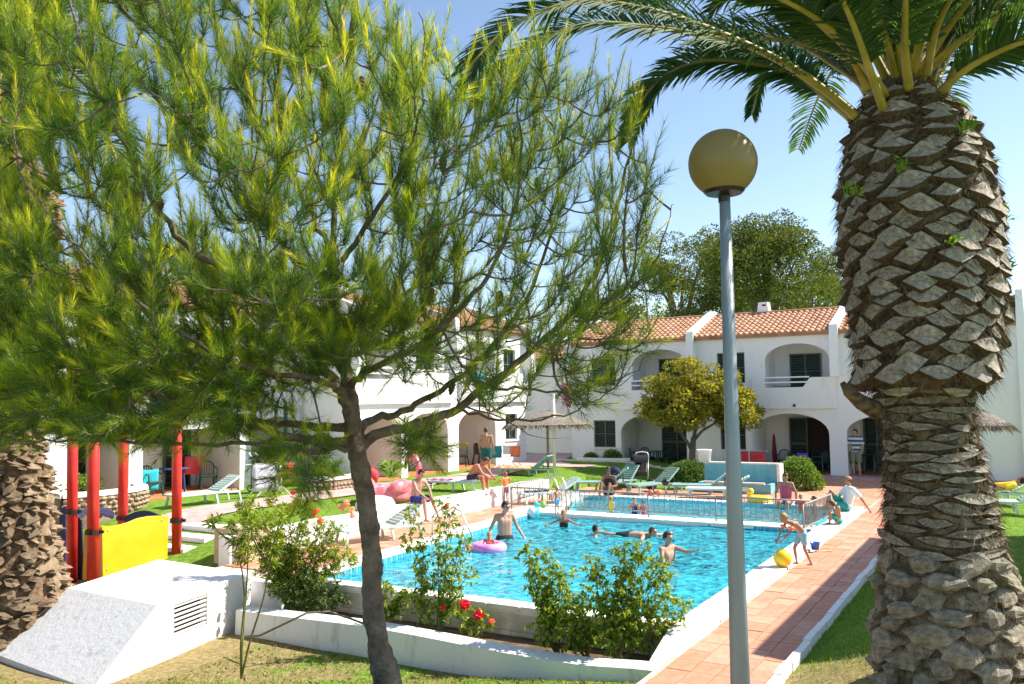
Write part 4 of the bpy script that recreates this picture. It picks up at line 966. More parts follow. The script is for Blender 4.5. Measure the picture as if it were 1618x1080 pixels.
PROF = [(1085, 1510, 128), (1050, 1506, 122), (1010, 1502, 124), (960, 1499, 122), (900, 1495, 110), (850, 1489, 101), (800, 1484, 96), (760, 1481, 90), (700, 1472, 82), (650, 1465, 80), (622, 1462, 92), (600, 1457, 112), (560, 1462, 118), (500, 1462, 124), (400, 1454, 131), (330, 1448, 132), (280, 1444, 126), (230, 1438, 112), (190, 1432, 92), (160, 1425, 74), (135, 1420, 55), (110, 1420, 30)]
pr_c = np.array([PD(x, y, PDP) for y, x, r in PROF]); pr_r = np.array([r*PDP/1350*.965-(.055 if y < 615 else .10 if y < 640 else .085 if y < 860 else .10) for y, x, r in PROF]); pr_z = pr_c[:, 2]
def prof_at(z):
    return np.array([np.interp(z, pr_z, pr_c[:, 0]), PDP, z]), float(np.interp(z, pr_z, pr_r))
m = MB(); nz = 70; ns = 44; zs = np.linspace(pr_z[0]-.3, pr_z[-1], nz)
for z in zs:
    c, r = prof_at(max(z, pr_z[0])); r -= .05
    for j in range(ns):
        a = 2*PI*j/ns; rr = r*(1+.03*math.sin(5*a+z*9)+.02*math.sin(11*a-z*23)); m.v.append((c[0]+rr*math.cos(a), c[1]+rr*math.sin(a), z))
for i in range(nz-1):
    for j in range(ns): j2 = (j+1) % ns; m.f.append((i*ns+j, i*ns+j2, (i+1)*ns+j2, (i+1)*ns+j)); m.m.append(0)
to_ = wchild(m.build('trunk', [M_fiber, M_core], smooth=True), palm, pinv)
to_.data.polygons.foreach_set('material_index', [1 if sum(to_.data.vertices[q].co.z for q in p.vertices)/4 < PD(1462, 622, PDP)[2] else 0 for p in to_.data.polygons])
def knob_mesh(k):
    R = random.Random(k); m = MB(); m.ball((0, 0, 0), 1, 8, 6); ph = [R.uniform(0, 6) for _ in range(6)]
    for i, v in enumerate(m.v):
        n_ = 1+.22*math.sin(v[0]*3+ph[0])*math.cos(v[2]*4+ph[1])+.16*math.sin(v[1]*5+v[2]*3+ph[2])+R.uniform(-.07, .07)
        x, y, z = v; q = max(abs(x), abs(y), abs(z)); b = 1+.18*(1/q-1)*2; m.v[i] = (x*.50*n_*b, (y*.62*n_*b+.12), z*.44*n_*b*(1-.25*y)-(.30*max(0, y)))
    for r0_ in (0, 6*8):
        av = tuple(sum(m.v[r0_+q][t] for q in range(8))/8 for t in range(3))
        for q in range(8): m.v[r0_+q] = av
    return m.mesh('leaf_base', [M_knob, M_fiber])
def leafbase_mesh(kind, k):
    """stub of a cut frond; local +Y points out of the trunk, Z up, unit width/height"""
    m = MB(); R = random.Random(k); j = lambda s: R.uniform(-s, s)
    if kind == 'diamond':
        base = [(-.52, -.10, 0), (-.25, -.1, .30), (0, -.1, .44), (.25, -.1, .30), (.52, -.10, 0), (.25, -.1, -.36), (0, -.1, -.55), (-.25, -.1, -.36)]
        face = [(-.47, .25+j(.08), .02+j(.04)), (-.22, .42+j(.1), .22+j(.05)), (j(.06), .50+j(.1), .34+j(.05)), (.22, .42+j(.1), .22+j(.05)), (.47, .25+j(.08), .02+j(.04)), (.20, .80+j(.1), -.20+j(.05)), (j(.06), .95+j(.12), -.30+j(.06)), (-.20, .80+j(.1), -.20+j(.05))]
    elif kind == 'scar':
        base = [(-.52, -.15, 0), (-.26, -.15, .30), (0, -.15, .36), (.26, -.15, .30), (.52, -.15, 0), (.26, -.15, -.36), (0, -.15, -.42), (-.26, -.15, -.36)]
        face = [(-.46, .25+j(.1), j(.06)), (-.24, .5+j(.2), .16+j(.06)), (j(.05), .6+j(.2), .22+j(.06)), (.24, .6+j(.2), .22+j(.06)), (.46, .25+j(.1), j(.06)), (.24, .7+j(.25), -.24+j(.06)), (j(.05), .75+j(.25), -.32+j(.06)), (-.24, .7+j(.25), -.24+j(.06))]
    else:
        base = [(-.50, -.25, 0), (-.35, -.25, .35), (0, -.25, .48), (.35, -.25, .35), (.5, -.25, 0), (.35, -.25, -.4), (0, -.25, -.5), (-.35, -.25, -.4)]
        face = [(-.34+j(.05), .5+j(.15), j(.08)), (-.22, .62+j(.15), .24+j(.05)), (0, .7+j(.15), .3+j(.05)), (.22, .62+j(.15), .24+j(.05)), (.34, .5+j(.15), j(.08)), (.2, .85+j(.15), -.22+j(.05)), (0, .9+j(.2), -.26+j(.05)), (-.2, .85+j(.15), -.22+j(.05))]
    if kind == 'lump': return knob_mesh(k)
    c = tuple(sum(p[i] for p in face)/8+(.06 if i == 1 else 0)+(j(.05) if i != 1 else j(.08)) for i in range(3))
    m.v = base+face+[c]
    for i in range(8): i2 = (i+1) % 8; m.f.append((i, i2, 8+i2, 8+i)); m.m.append(1); m.f.append((8+i, 8+i2, 16)); m.m.append(0)
    mats = [M_cut, M_fiber] if kind == 'diamond' else [M_scar, M_fiber]
    return m.mesh('leaf_base', mats)
LBM = {k: [leafbase_mesh(k, i*7+len(k)) for i in range(10)] for k in ('diamond', 'scar', 'lump')}
stubs = []
JIT = dict(diamond=(.72, 1.1), scar=(.6, 1.35), lump=(.55, 1.15)); z = pr_z[-3]-.02; row = 0; znk = prof_at(0)[0]
zneck = pr_z[11]+.02; zlump = pr_z[5]-.15
while z > pr_z[0]+.05:
    c, r = prof_at(z)
    if z > zneck: kind = 'diamond'; wd = .365; hh = .255; dz = .117; out = .105
    elif z > zlump: kind = 'scar'; wd = .52; hh = .15; dz = .095; out = .065
    else: kind = 'lump'; wd = .34; hh = .19; dz = .145; out = .15
    if z > pr_z[-4]: wd *= .75
    k = max(6, int(2*PI*r/wd)); 
    for i in range(k):
        a = 2*PI*(i+.5*(row % 2))/k+random.uniform(-.06, .06)+row*.07; stubs.append((kind, a, z+random.uniform(-.02, .02), 2*PI*r/k*random.uniform(*JIT[kind]), hh*random.uniform(.72, 1.28), out*random.uniform(.45, 1.5)))
    z -= dz; row += 1
def stub_matrix(a, z, wd, hh, out):
    c, r = prof_at(z); c2, r2 = prof_at(z+.05); slope = math.atan2(r2-r, .05)
    n = Vector((math.cos(a), math.sin(a), 0)); t = Vector((-math.sin(a), math.cos(a), 0)); up = Vector((n.x*math.sin(slope), n.y*math.sin(slope), math.cos(slope))); nn = t.cross(up)
    if nn.dot(n) < 0: nn = -nn
    X = up.cross(nn); M = Matrix([[-X.x*wd, nn.x*out, up.x*hh, 0], [-X.y*wd, nn.y*out, up.y*hh, 0], [-X.z*wd, nn.z*out, up.z*hh, 0], [0, 0, 0, 1]])
    pos = Vector((c[0], c[1], z))+n*(r-.045); rot = Matrix.Rotation(random.gauss(0, .15 if hh > .18 else .07), 4, nn)
    return Matrix.Translation(pos) @ rot @ M
vd = Vector((-4.2, -8.3)).normalized()
stubs.sort(key=lambda s: -(math.cos(s[1])*vd.x+math.sin(s[1])*vd.y))
rest = MB()
for i, s in enumerate(stubs):
    Mx = stub_matrix(*s[1:]); me = random.choice(LBM[s[0]])
    if i < 298:
        o = bpy.data.objects.new('leaf_base', me); COL.objects.link(o); o.parent = palm; o.matrix_parent_inverse = pinv; o.matrix_basis = Mx
    else:
        b = len(rest.v); rest.v += [tuple(Mx @ v.co) for v in me.vertices]; 
        for p in me.polygons: rest.f.append(tuple(b+q for q in p.vertices)); rest.m.append(p.material_index if s[0] == 'diamond' else (2 if p.material_index == 0 else 1))
o = wchild(rest.build('leaf_base', [M_cut, M_fiber, M_scar]), palm, pinv); tag(o, kind='stuff')
print('stubs', len(stubs))
M_strand = mat('palm_strand', (.03, .02, .013), 1, (.30, .21, .12), attr='var')
# loose brown fibres between the stubs
n = 22000; zz = rng.uniform(pr_z[0], pr_z[-2], n); aa = rng.uniform(0, 2*PI, n); cc = np.array([prof_at(z)[0] for z in zz]); rr = np.array([prof_at(z)[1] for z in zz])
nm_ = np.stack([np.cos(aa), np.sin(aa), 0*aa], 1); tt = np.stack([-np.sin(aa), np.cos(aa), 0*aa], 1); p0 = cc+nm_*(rr-.03)[:, None]; p0[:, 2] = zz
dirs = tt*rng.choice([-1, 1], n)[:, None]*rng.uniform(.4, 1, n)[:, None]+nm_*rng.uniform(.25, .9, n)[:, None]+np.stack([0*aa, 0*aa, rng.normal(-.1, .5, n)], 1)
o = link('fibres', leaf_mesh('fibres', p0, dirs, rng.uniform(.05, .19, n), np.full(n, .006), M_strand, rng.random(n), droop=.5)); wchild(o, palm, pinv); tag(o, kind='stuff')
# long stub sticking out at the neck, left side
m = MB(); m.tube([PD(1385, 648, 8.2), PD(1362, 636, 8.1), PD(1340, 618, 8.0), PD(1331, 604, 8.0)], [.09, .075, .05, .025], 7); wchild(m.build('leaf_base', M_fiber, smooth=True), palm, pinv)
# traced fronds
F1 = [(1352, 183, 8.2), (1302, 141, 8.1), (1222, 90, 7.9), (1102, 38, 7.7), (1001, 10, 7.5), (921, 2, 7.4), (861, 16, 7.3), (800, 46, 7.3), (748, 100, 7.2), (735, 140, 7.2)]
F2 = [(1348, 178, 8.5), (1290, 130, 8.7), (1215, 90, 8.9), (1122, 58, 9.0), (1021, 42, 9.1), (941, 36, 9.2), (881, 52, 9.2), (820, 86, 9.3), (768, 128, 9.3), (750, 170, 9.3)]
F3 = [(1345, 186, 8.3), (1300, 150, 8.6), (1254, 116, 8.9), (1182, 100, 9.2), (1122, 96, 9.4), (1081, 105, 9.5), (1049, 122, 9.6), (1021, 150, 9.6), (1003, 190, 9.6), (992, 225, 9.6)]
F4 = [(1372, 150, 8.9), (1330, 90, 9.5), (1290, 60, 10.2), (1250, 70, 10.8), (1220, 100, 11.1), (1200, 140, 11.2), (1188, 182, 11.2)]
for f, lf, tw_ in ((F1, .52, .75), (F2, .5, .8), (F3, .46, .95), (F4, .4, .9)): frond(palm, pinv, [PD(*p) for p in f], lf, 170, .15, tw=tw_, width=.033)
UPF = [[(1396, 172, 7.9), (1378, 122, 7.7), (1355, 55, 7.4), (1326, -10, 7.1), (1270, -110, 6.6), (1180, -190, 6.0), (1060, -200, 5.5)],
       [(1372, 140, 8.0), (1341, 81, 7.8), (1300, 41, 7.5), (1240, -10, 7.3), (1150, -50, 7.0), (1040, -60, 6.8), (940, -30, 6.6)],
       [(1436, 140, 7.9), (1430, 74, 7.6), (1431, 0, 7.3), (1430, -90, 6.8), (1400, -180, 6.1), (1330, -230, 5.4)],
       [(1463, 120, 8.0), (1478, 48, 7.8), (1500, 0, 7.5), (1550, -90, 7.1), (1640, -160, 6.6), (1750, -170, 6.2)],
       [(1490, 155, 8.2), (1515, 93, 8.2), (1541, 48, 8.1), (1578, 0, 8.0), (1660, -50, 7.8), (1760, -60, 7.6), (1850, -10, 7.5)],
       [(1450, 130, 8.7), (1455, 60, 9.1), (1460, -30, 9.6), (1450, -120, 10.4), (1430, -150, 11.5)],
       [(1410, 140, 8.7), (1385, 70, 9.2), (1340, 0, 9.9), (1270, -50, 10.8), (1200, -60, 11.8), (1130, -20, 12.6)],
       [(1475, 140, 8.7), (1510, 70, 9.3), (1570, 20, 10.2), (1640, 0, 11.0), (1720, 20, 11.8)],
       [(1400, 150, 8.4), (1350, 90, 8.7), (1270, 30, 9.2), (1180, -10, 9.7), (1080, -20, 10.2), (990, 10, 10.6)],
       [(1430, 130, 8.6), (1400, 40, 9.0), (1360, -40, 9.5), (1290, -90, 10.1), (1200, -110, 10.7)],
       [(1445, 130, 8.2), (1450, 50, 8.1), (1470, -30, 7.9), (1520, -110, 7.5), (1600, -170, 7.0)],
       [(1420, 140, 8.2), (1400, 60, 8.0), (1370, -20, 7.7), (1310, -90, 7.3), (1220, -130, 6.8)],
       [(1382, 150, 8.6), (1330, 110, 9.0), (1260, 70, 9.5), (1180, 50, 10.1), (1100, 60, 10.6)],
       [(1470, 130, 8.4), (1500, 60, 8.5), (1560, 0, 8.6), (1640, -30, 8.7), (1730, -20, 8.8)],
       [(1400, 150, 8.0), (1330, 60, 7.6), (1240, 0, 7.2), (1120, -40, 6.9), (1000, -50, 6.6)],
       [(1420, 150, 8.4), (1390, 60, 8.6), (1330, 0, 9.0), (1250, -30, 9.4), (1170, -20, 9.8), (1120, 20, 10.0)],
       [(1440, 140, 8.5), (1440, 60, 8.7), (1410, -10, 9.0), (1350, -60, 9.4), (1280, -70, 9.9)],
       [(1460, 130, 8.6), (1490, 50, 8.9), (1540, -20, 9.2), (1610, -60, 9.5), (1680, -70, 9.9)],
       [(1480, 150, 8.0), (1540, 100, 7.7), (1640, 60, 7.3), (1740, 70, 7.0), (1820, 120, 6.8)]]
for f in UPF: frond(palm, pinv, [PD(*p) for p in f], .56, 120, .13, tw=random.uniform(-.5, .5), width=.033)
# fronds behind and overhead, out of the picture, that shade the lawn
cz = PD(1425, 130, PDP)
for k in range(14):
    a = k*2.4+.6; e = random.uniform(.5, 1.1); L = random.uniform(2.9, 3.8); h = Vector((math.cos(a), math.sin(a), 0))
    if h.x < -.2 and k % 3: continue
    frond(palm, pinv, [cz+np.array(h*.15), cz+np.array(h*.7+Vector((0, 0, .8*e))), cz+np.array(h*1.6+Vector((0, 0, 1.35*e))), cz+np.array(h*2.5+Vector((0, 0, 1.3*e))), cz+np.array(h*L+Vector((0, 0, .6*e)))], .5, 60, .15)
# little plants rooted in the trunk
def sprig(par, iv, p, n, L, wd, sp, material, nm='epiphyte', dirv=(0, -.6, .8)):
    d = rng.normal(size=(n, 3))*.55+np.array(dirv); pos = np.array(p)+rng.normal(size=(n, 3))*sp
    o = link(nm, leaf_mesh(nm, pos, d, rng.uniform(.6, 1.1, n)*L, np.full(n, wd), material, rng.random(n))); wchild(o, par, iv) if par else None; return o
M_fern = mat('young_leaf', (.08, .20, .02), .5, (.26, .42, .05), attr='var', trans=.3)
for (x, y, L) in [(1345, 305, .12), (1422, 268, .10), (1527, 200, .13), (1508, 380, .06), (1582, 340, .14), (1590, 420, .08), (1560, 260, .1)]:
    for q in range(3): sprig(palm, pinv, PD(x+random.uniform(-8, 8), y+random.uniform(-6, 6), 7.5 if x < 1550 else 8.0), 14, L, .02, .02, M_fern)

# ---- palm at the left edge
pl2c = G(*toUV(PX(45, 985, -.6))[:2])
palm2 = empty('palm_tree', (0, 0, 0), 'ragged palm with a rough brown trunk at the far left behind the pine', 'tree'); DP2 = 14.2
p2c = PD(20, 985, DP2); palm2.location = p2c; p2inv = Matrix.Translation(-Vector(p2c))
P2 = [(1010, 16, 84), (960, 18, 76), (900, 20, 66), (820, 18, 58), (740, 14, 52), (660, 8, 48), (600, 8, 50), (540, 2, 54), (440, 4, 66), (330, 14, 74), (280, 18, 60), (240, 20, 35)]
p2z = np.array([PD(x, y, DP2)[2] for y, x, r in P2]); p2x = np.array([PD(x, y, DP2)[0] for y, x, r in P2]); p2r = np.array([r*DP2/1350 for y, x, r in P2])
m = MB(); ns = 30
for z in np.linspace(p2z[0]-.4, p2z[-1], 60):
    cx = np.interp(z, p2z, p2x); r = np.interp(z, p2z, p2r)-.04
    for j in range(ns): a = 2*PI*j/ns; m.v.append((cx+r*math.cos(a), DP2+r*math.sin(a), z))
for i in range(59):
    for j in range(ns): j2 = (j+1) % ns; m.f.append((i*ns+j, i*ns+j2, (i+1)*ns+j2, (i+1)*ns+j)); m.m.append(0)
M_scar2 = mat('dry_leaf_base', (.13, .085, .05), .95, (.36, .27, .17), 7, 1.3, 30, contrast=.5); M_fib2 = mat('dry_fibre', (.10, .06, .035), 1, (.26, .17, .10), 10, 1)
wchild(m.build('trunk', M_fib2, smooth=True), palm2, p2inv)
LB2 = []
for i in range(6):
    me = LBM[('lump', 'diamond', 'scar')[i % 3]][i].copy(); me.materials[0] = M_scar2; me.materials[1] = M_fib2; LB2.append(me)
lst = []; z = p2z[-2]; row = 0
while z > p2z[0]:
    r = float(np.interp(z, p2z, p2r)); k = max(6, int(2*PI*r/.25))
    for i in range(k): lst.append((2*PI*(i+.5*(row % 2))/k+random.uniform(-.12, .12), z+random.uniform(-.04, .04), r))
    z -= .125; row += 1
lst.sort(key=lambda s: -(math.cos(s[0])*.1-math.sin(s[0]))); rest = MB()
for i, (a, z, r) in enumerate(lst):
    n = Vector((math.cos(a), math.sin(a), 0)); t = Vector((-math.sin(a), math.cos(a), 0)); w_, h_, o_ = random.uniform(.16, .32), random.uniform(.09, .24), random.uniform(.06, .26)
    Mx = Matrix.Translation(Vector((float(np.interp(z, p2z, p2x)), DP2, z))+n*(r-.04)) @ Matrix.Rotation(random.uniform(-.4, .4), 4, n) @ Matrix([[-t.x*w_, n.x*o_, 0, 0], [-t.y*w_, n.y*o_, 0, 0], [0, 0, h_, 0], [0, 0, 0, 1]])
    me = random.choice(LB2)
    if i < 285:
        o = bpy.data.objects.new('leaf_base', me); COL.objects.link(o); o.parent = palm2; o.matrix_parent_inverse = p2inv; o.matrix_basis = Mx
    else:
        b = len(rest.v); rest.v += [tuple(Mx @ v.co) for v in me.vertices]
        for p in me.polygons: rest.f.append(tuple(b+q for q in p.vertices)); rest.m.append(p.material_index)
o = wchild(rest.build('leaf_base', [M_scar2, M_fib2]), palm2, p2inv); tag(o, kind='stuff')
G2 = [[(45, 240, 14.1), (90, 140, 13.8), (140, 90, 13.6), (190, 95, 13.5), (232, 130, 13.4), (262, 190, 13.4), (268, 250, 13.4)],
      [(40, 230, 14.4), (80, 110, 14.8), (140, 20, 15.2), (210, 0, 15.6), (270, 30, 15.9), (310, 90, 16)],
      [(30, 230, 14), (30, 120, 13.4), (45, 20, 12.8), (60, -90, 12.2)], [(20, 230, 14.4), (0, 110, 14.8), (-20, 0, 15.2), (-60, -90, 15.6)],
      [(45, 250, 14), (110, 200, 13.3), (160, 210, 12.7), (190, 270, 12.3), (200, 340, 12.1)], [(30, 240, 14.5), (60, 60, 15.5), (90, -60, 16.4), (140, -120, 17.2)],
      [(40, 250, 14.4), (100, 180, 15.2), (150, 170, 15.9), (195, 210, 16.4), (215, 290, 16.6)], [(10, 250, 14), (-50, 160, 13.5), (-120, 180, 13.1), (-150, 300, 13)],
      [(15, 240, 14.2), (10, 130, 14.0), (-10, 30, 13.8), (-50, -60, 13.5)], [(30, 240, 14.2), (40, 140, 13.9), (70, 40, 13.6), (120, -40, 13.3)],
      [(35, 240, 14.2), (20, 170, 13.2), (5, 120, 12.3), (0, 130, 11.5), (0, 200, 11)], [(25, 240, 14.2), (50, 100, 14.3), (60, 0, 14.4), (50, -100, 14.5)]]
for g in G2: frond(palm2, p2inv, [PD(*p) for p in g], .62, 80, .12, tw=random.uniform(-.4, .4), width=.045)

# ================================================================ other trees and shrubs
def blob_leaves(centers, radii, n, size, shell=.75):
    w_ = np.array([r[0]*r[1]+r[1]*r[2]+r[0]*r[2] for r in radii]); w_ = w_/w_.sum(); idx = rng.choice(len(centers), n, p=w_)
    d = norm(rng.normal(size=(n, 3))); rad = rng.random(n)**(1/3.)*(1-shell)+shell*rng.uniform(.80, 1.03, n)
    return np.array(centers)[idx]+d*np.array(radii)[idx]*rad[:, None], norm(d+rng.normal(size=(n, 3))*.6+[0, 0, .25])
M_fol = mat('distant_pine_foliage', (.025, .05, .012), .85, (.28, .29, .05), attr='var', trans=.25, stops=[(.5, (.10, .14, .022))])
M_fol2 = mat('bright_tree_foliage', (.03, .065, .012), .8, (.30, .34, .05), attr='var', trans=.25)
M_trunk = mat('tree_bark', (.09, .065, .05), .95, (.20, .15, .12), 6, 1)
def tree(name, base, height, blobs, label, n=7000, size=.26, material=None, tr=.28, group=None, cat='tree'):
    T = empty(name, base, label, cat, group); m = MB(); m.tube([(0, 0, -.3), (.1, 0, height*.3), (-.1, .1, height*.6)], [tr, tr*.75, tr*.55], 8)
    cs = [np.array(b[0], float) for b in blobs]
    for c in cs: m.tube([(0-.05, .05, height*.45), tuple(np.array([-.08, .08, height*.55])*.5+c*.5), tuple(c)], [tr*.5, tr*.3, tr*.1], 6, False)
    child(m.build('trunk', M_trunk, smooth=True), T)
    # each blob gets broken up into smaller clumps
    CC, RR = [], []
    for b in blobs:
        c, r = np.array(b[0], float), np.array(b[1], float)
        for _ in range(14): d = norm(rng.normal(size=3)); CC.append(c+d*r*rng.uniform(.45, .9)); RR.append(r*rng.uniform(.22, .42))
    p, d = blob_leaves(CC, RR, n, size); v = np.clip(rng.normal(.45, .22, n), 0, 1)
    o = link('crown', leaf_mesh('crown', p, d, rng.uniform(.6, 1.3, n)*size, rng.uniform(.35, .6, n)*size, material or M_fol, v), T); return T
def px_tree(name, x, ybase, ytop, D_, wpx, label, n, size, material=None, flat=.5, nb=7, seed=1, group=None, tr=.3):
    R = random.Random(seed); b = PD(x, ybase, D_); b[2] = 0; top = PD(x, ytop, D_)[2]; H = top; Wm = wpx*D_/1350; bl = []
    for k in range(nb):
        a = R.uniform(0, 2*PI); q = R.random()**.5*.62; zz = H*(1-flat*.5)+R.uniform(-.5, .42)*flat*H*(1-.5*q)
        bl.append(((math.cos(a)*q*Wm*.5, math.sin(a)*q*Wm*.5, zz), (Wm*R.uniform(.16, .26), Wm*R.uniform(.16, .26), H*flat*R.uniform(.16, .26))))
    return tree(name, b, H, bl, label, n, size, material, tr, group)
BG = 'tall pines behind the tiled roofs'
px_tree('pine_tree', 1220, 640, 338, 56, 270, 'broad dark pine crown rising behind the chimney, right of the lamp post', 30000, .20, nb=15, seed=3, flat=.52, group=BG, tr=.4)
px_tree('pine_tree', 1080, 640, 352, 60, 230, 'dark pine behind the tiled roof just left of the lamp post', 24000, .20, nb=13, seed=5, flat=.55, group=BG, tr=.4)
px_tree('pine_tree', 1165, 640, 345, 70, 170, 'pine seen directly behind the lamp post, farther back', 14000, .24, nb=10, seed=15, flat=.6, group=BG, tr=.4)
px_tree('pine_tree', 1290, 640, 345, 64, 170, 'lighter green pine against the left side of the big palm trunk', 20000, .20, M_fol2, nb=11, seed=8, flat=.6, group=BG, tr=.35)
px_tree('pine_tree', 960, 640, 440, 66, 200, 'low dark pine over the left end of the tiled roof, mostly hidden by foliage', 9000, .32, nb=9, seed=18, flat=.7, group=BG, tr=.35)
px_tree('pine_tree', 1640, 640, 470, 62, 90, 'dark tree beyond the gable wall at the right edge', 6000, .3, nb=7, seed=12, flat=.8, group=BG)
px_tree('pine_tree', 700, 640, 505, 62, 190, 'dark tree behind the far end of the left row of houses', 7000, .32, nb=8, seed=22, flat=.8, group=BG)
# small ornamental tree with yellow-green crown by the right-hand houses
M_orn = mat('ornamental_leaf', (.09, .10, .014), .6, (.50, .44, .045), attr='var', trans=.36, stops=[(.5, (.23, .24, .028))])
ob = PD(1093, 752, 33.2); ob[2] = 0.0
T = empty('ornamental_tree', ob, 'small rounded tree with yellow-green leaves before the tiled white houses', 'tree')
def lp(x, y, d): q = PD(x, y, d)-ob; return (float(q[0]), float(q[1]), float(q[2]))
m = MB()
m.tube([(0, 0, -.1), lp(1094, 715, 33.2), lp(1096, 690, 33.2)], [.17, .12, .1], 9); m.tube([lp(1095, 712, 33.2), lp(1080, 690, 33.2), lp(1070, 668, 33), lp(1050, 650, 32.8)], [.085, .06, .05, .02], 7)
m.tube([lp(1096, 695, 33.2), lp(1100, 670, 33.2), lp(1105, 640, 33.4), lp(1100, 610, 33.4)], [.085, .06, .045, .02], 7); m.tube([lp(1097, 694, 33.2), lp(1110, 680, 33.2), lp(1130, 668, 33.3), lp(1170, 655, 33.3)], [.075, .05, .04, .02], 7)
m.tube([lp(1098, 680, 33.2), lp(1092, 660, 33.9), lp(1085, 640, 34.2)], [.05, .04, .02], 7)
child(m.build('trunk', M_trunk, smooth=True), T)
CC, RR = [], []
for (x, y, rx, ry, k) in [(1100, 620, 75, 38, 26), (1045, 645, 42, 25, 10), (1165, 645, 52, 26, 12), (1090, 590, 45, 20, 8), (1190, 655, 32, 18, 8), (1060, 610, 44, 28, 12), (1140, 610, 46, 28, 12), (1100, 650, 85, 24, 22), (1075, 635, 60, 30, 14), (1135, 640, 60, 28, 14)]:
    for _ in range(k):
        q = norm(rng.normal(size=3))*rng.uniform(.3, .95); CC.append(np.array(lp(x+q[0]*rx, y-q[2]*ry, 33.3+q[1]*1.5))); RR.append(np.array([.42, .42, .26])*rng.uniform(.7, 1.2))
NO_ = 26000; p, d = blob_leaves(CC, RR, NO_, .1, .5); link('crown', leaf_mesh('crown', p, d, rng.uniform(.10, .19, NO_), rng.uniform(.05, .09, NO_), M_orn, np.clip(rng.normal(.5, .25, NO_), 0, 1)), T)
M_hedge = mat('bush_leaf', (.03, .10, .012), .55, (.30, .40, .05), attr='var', trans=.25, stops=[(.55, (.11, .22, .02))])
def bush(name, base, r, label, n=4000, L=.09, material=None, cat='bush', extra=None):
    T = empty(name, base, label, cat); CC, RR = [], []
    for _ in range(60): q = norm(rng.normal(size=3)); q[2] = abs(q[2]); CC.append(np.array([q[0]*r[0], q[1]*r[1], q[2]*r[2]])*rng.uniform(.72, .88)+[0, 0, r[2]*.15]); RR.append(np.array(r)*rng.uniform(.16, .26))
    CC.append(np.array([0, 0, r[2]*.4])); RR.append(np.array(r)*.75)
    p, d = blob_leaves(CC, RR, n, L, .8); p[:, 2] = np.maximum(p[:, 2], .02)
    link('foliage', leaf_mesh('foliage', p, d, rng.uniform(.7, 1.2, n)*L, rng.uniform(.4, .6, n)*L, material or M_hedge, np.clip(rng.normal(.5, .24, n), 0, 1)), T)
    m = MB(); 
    for k in range(5): m.tube([(0, 0, -.05), (math.cos(k*1.3)*r[0]*.4, math.sin(k*1.3)*r[1]*.4, r[2]*.7)], [.03, .012], 5)
    child(m.build('stem', M_trunk), T); return T
bb = PD(1260, 772, 29.2); bb[2] = 0
bush('round_bush', bb, (.82, .82, .92), 'clipped round light green bush beside the blue trough', 6000, .10)
bb = PD(1086, 765, 31.3); bb[2] = 0
bush('round_bush', bb, (.75, .7, .74), 'darker round bush at the foot of the small yellow-green tree', 5000, .10, mat('dark_bush_leaf', (.02, .07, .012), .5, (.17, .27, .04), attr='var', trans=.2))
for (u, v, z, r, lab) in [(-12.2, 23.0, .38, (.32, .28, .30), 'small trimmed shrub in the stone planter at the left end of the right row'), (-11.2, 23.0, .38, (.5, .3, .42), 'spiky shrub in the stone planter under the leftmost window'), (-17.3, 1.8, .8, (.9, 1.2, .5), 'bushy green shrub in the rounded stone planter behind the red posts'), (-14.6, 8.6, .7, (.45, .8, .62), 'green shrub with orange flowers in the planter behind the pine trunk'), (-16.4, 11.9, .45, (.3, .3, .4), 'low shrub in the shade by the left porch')]:
    bush('shrub', W(u, v, z), r, lab, 1500, .09)
# bougainvillea on the back wall
M_boug = mat('bougainvillea', (.30, .02, .09), .7, (.70, .18, .40), attr='var', trans=.3)
for (x, y, d, r, lab) in [(905, 640, 40.2, (.5, .4, 1.9), 'magenta bougainvillea climbing the corner of the right-hand row'), (770, 675, 42, (1.3, .5, .9), 'magenta bougainvillea over the far left porch')]:
    q = PD(x, y, d); bush('bougainvillea', q, r, lab, 2200, .14, M_boug)

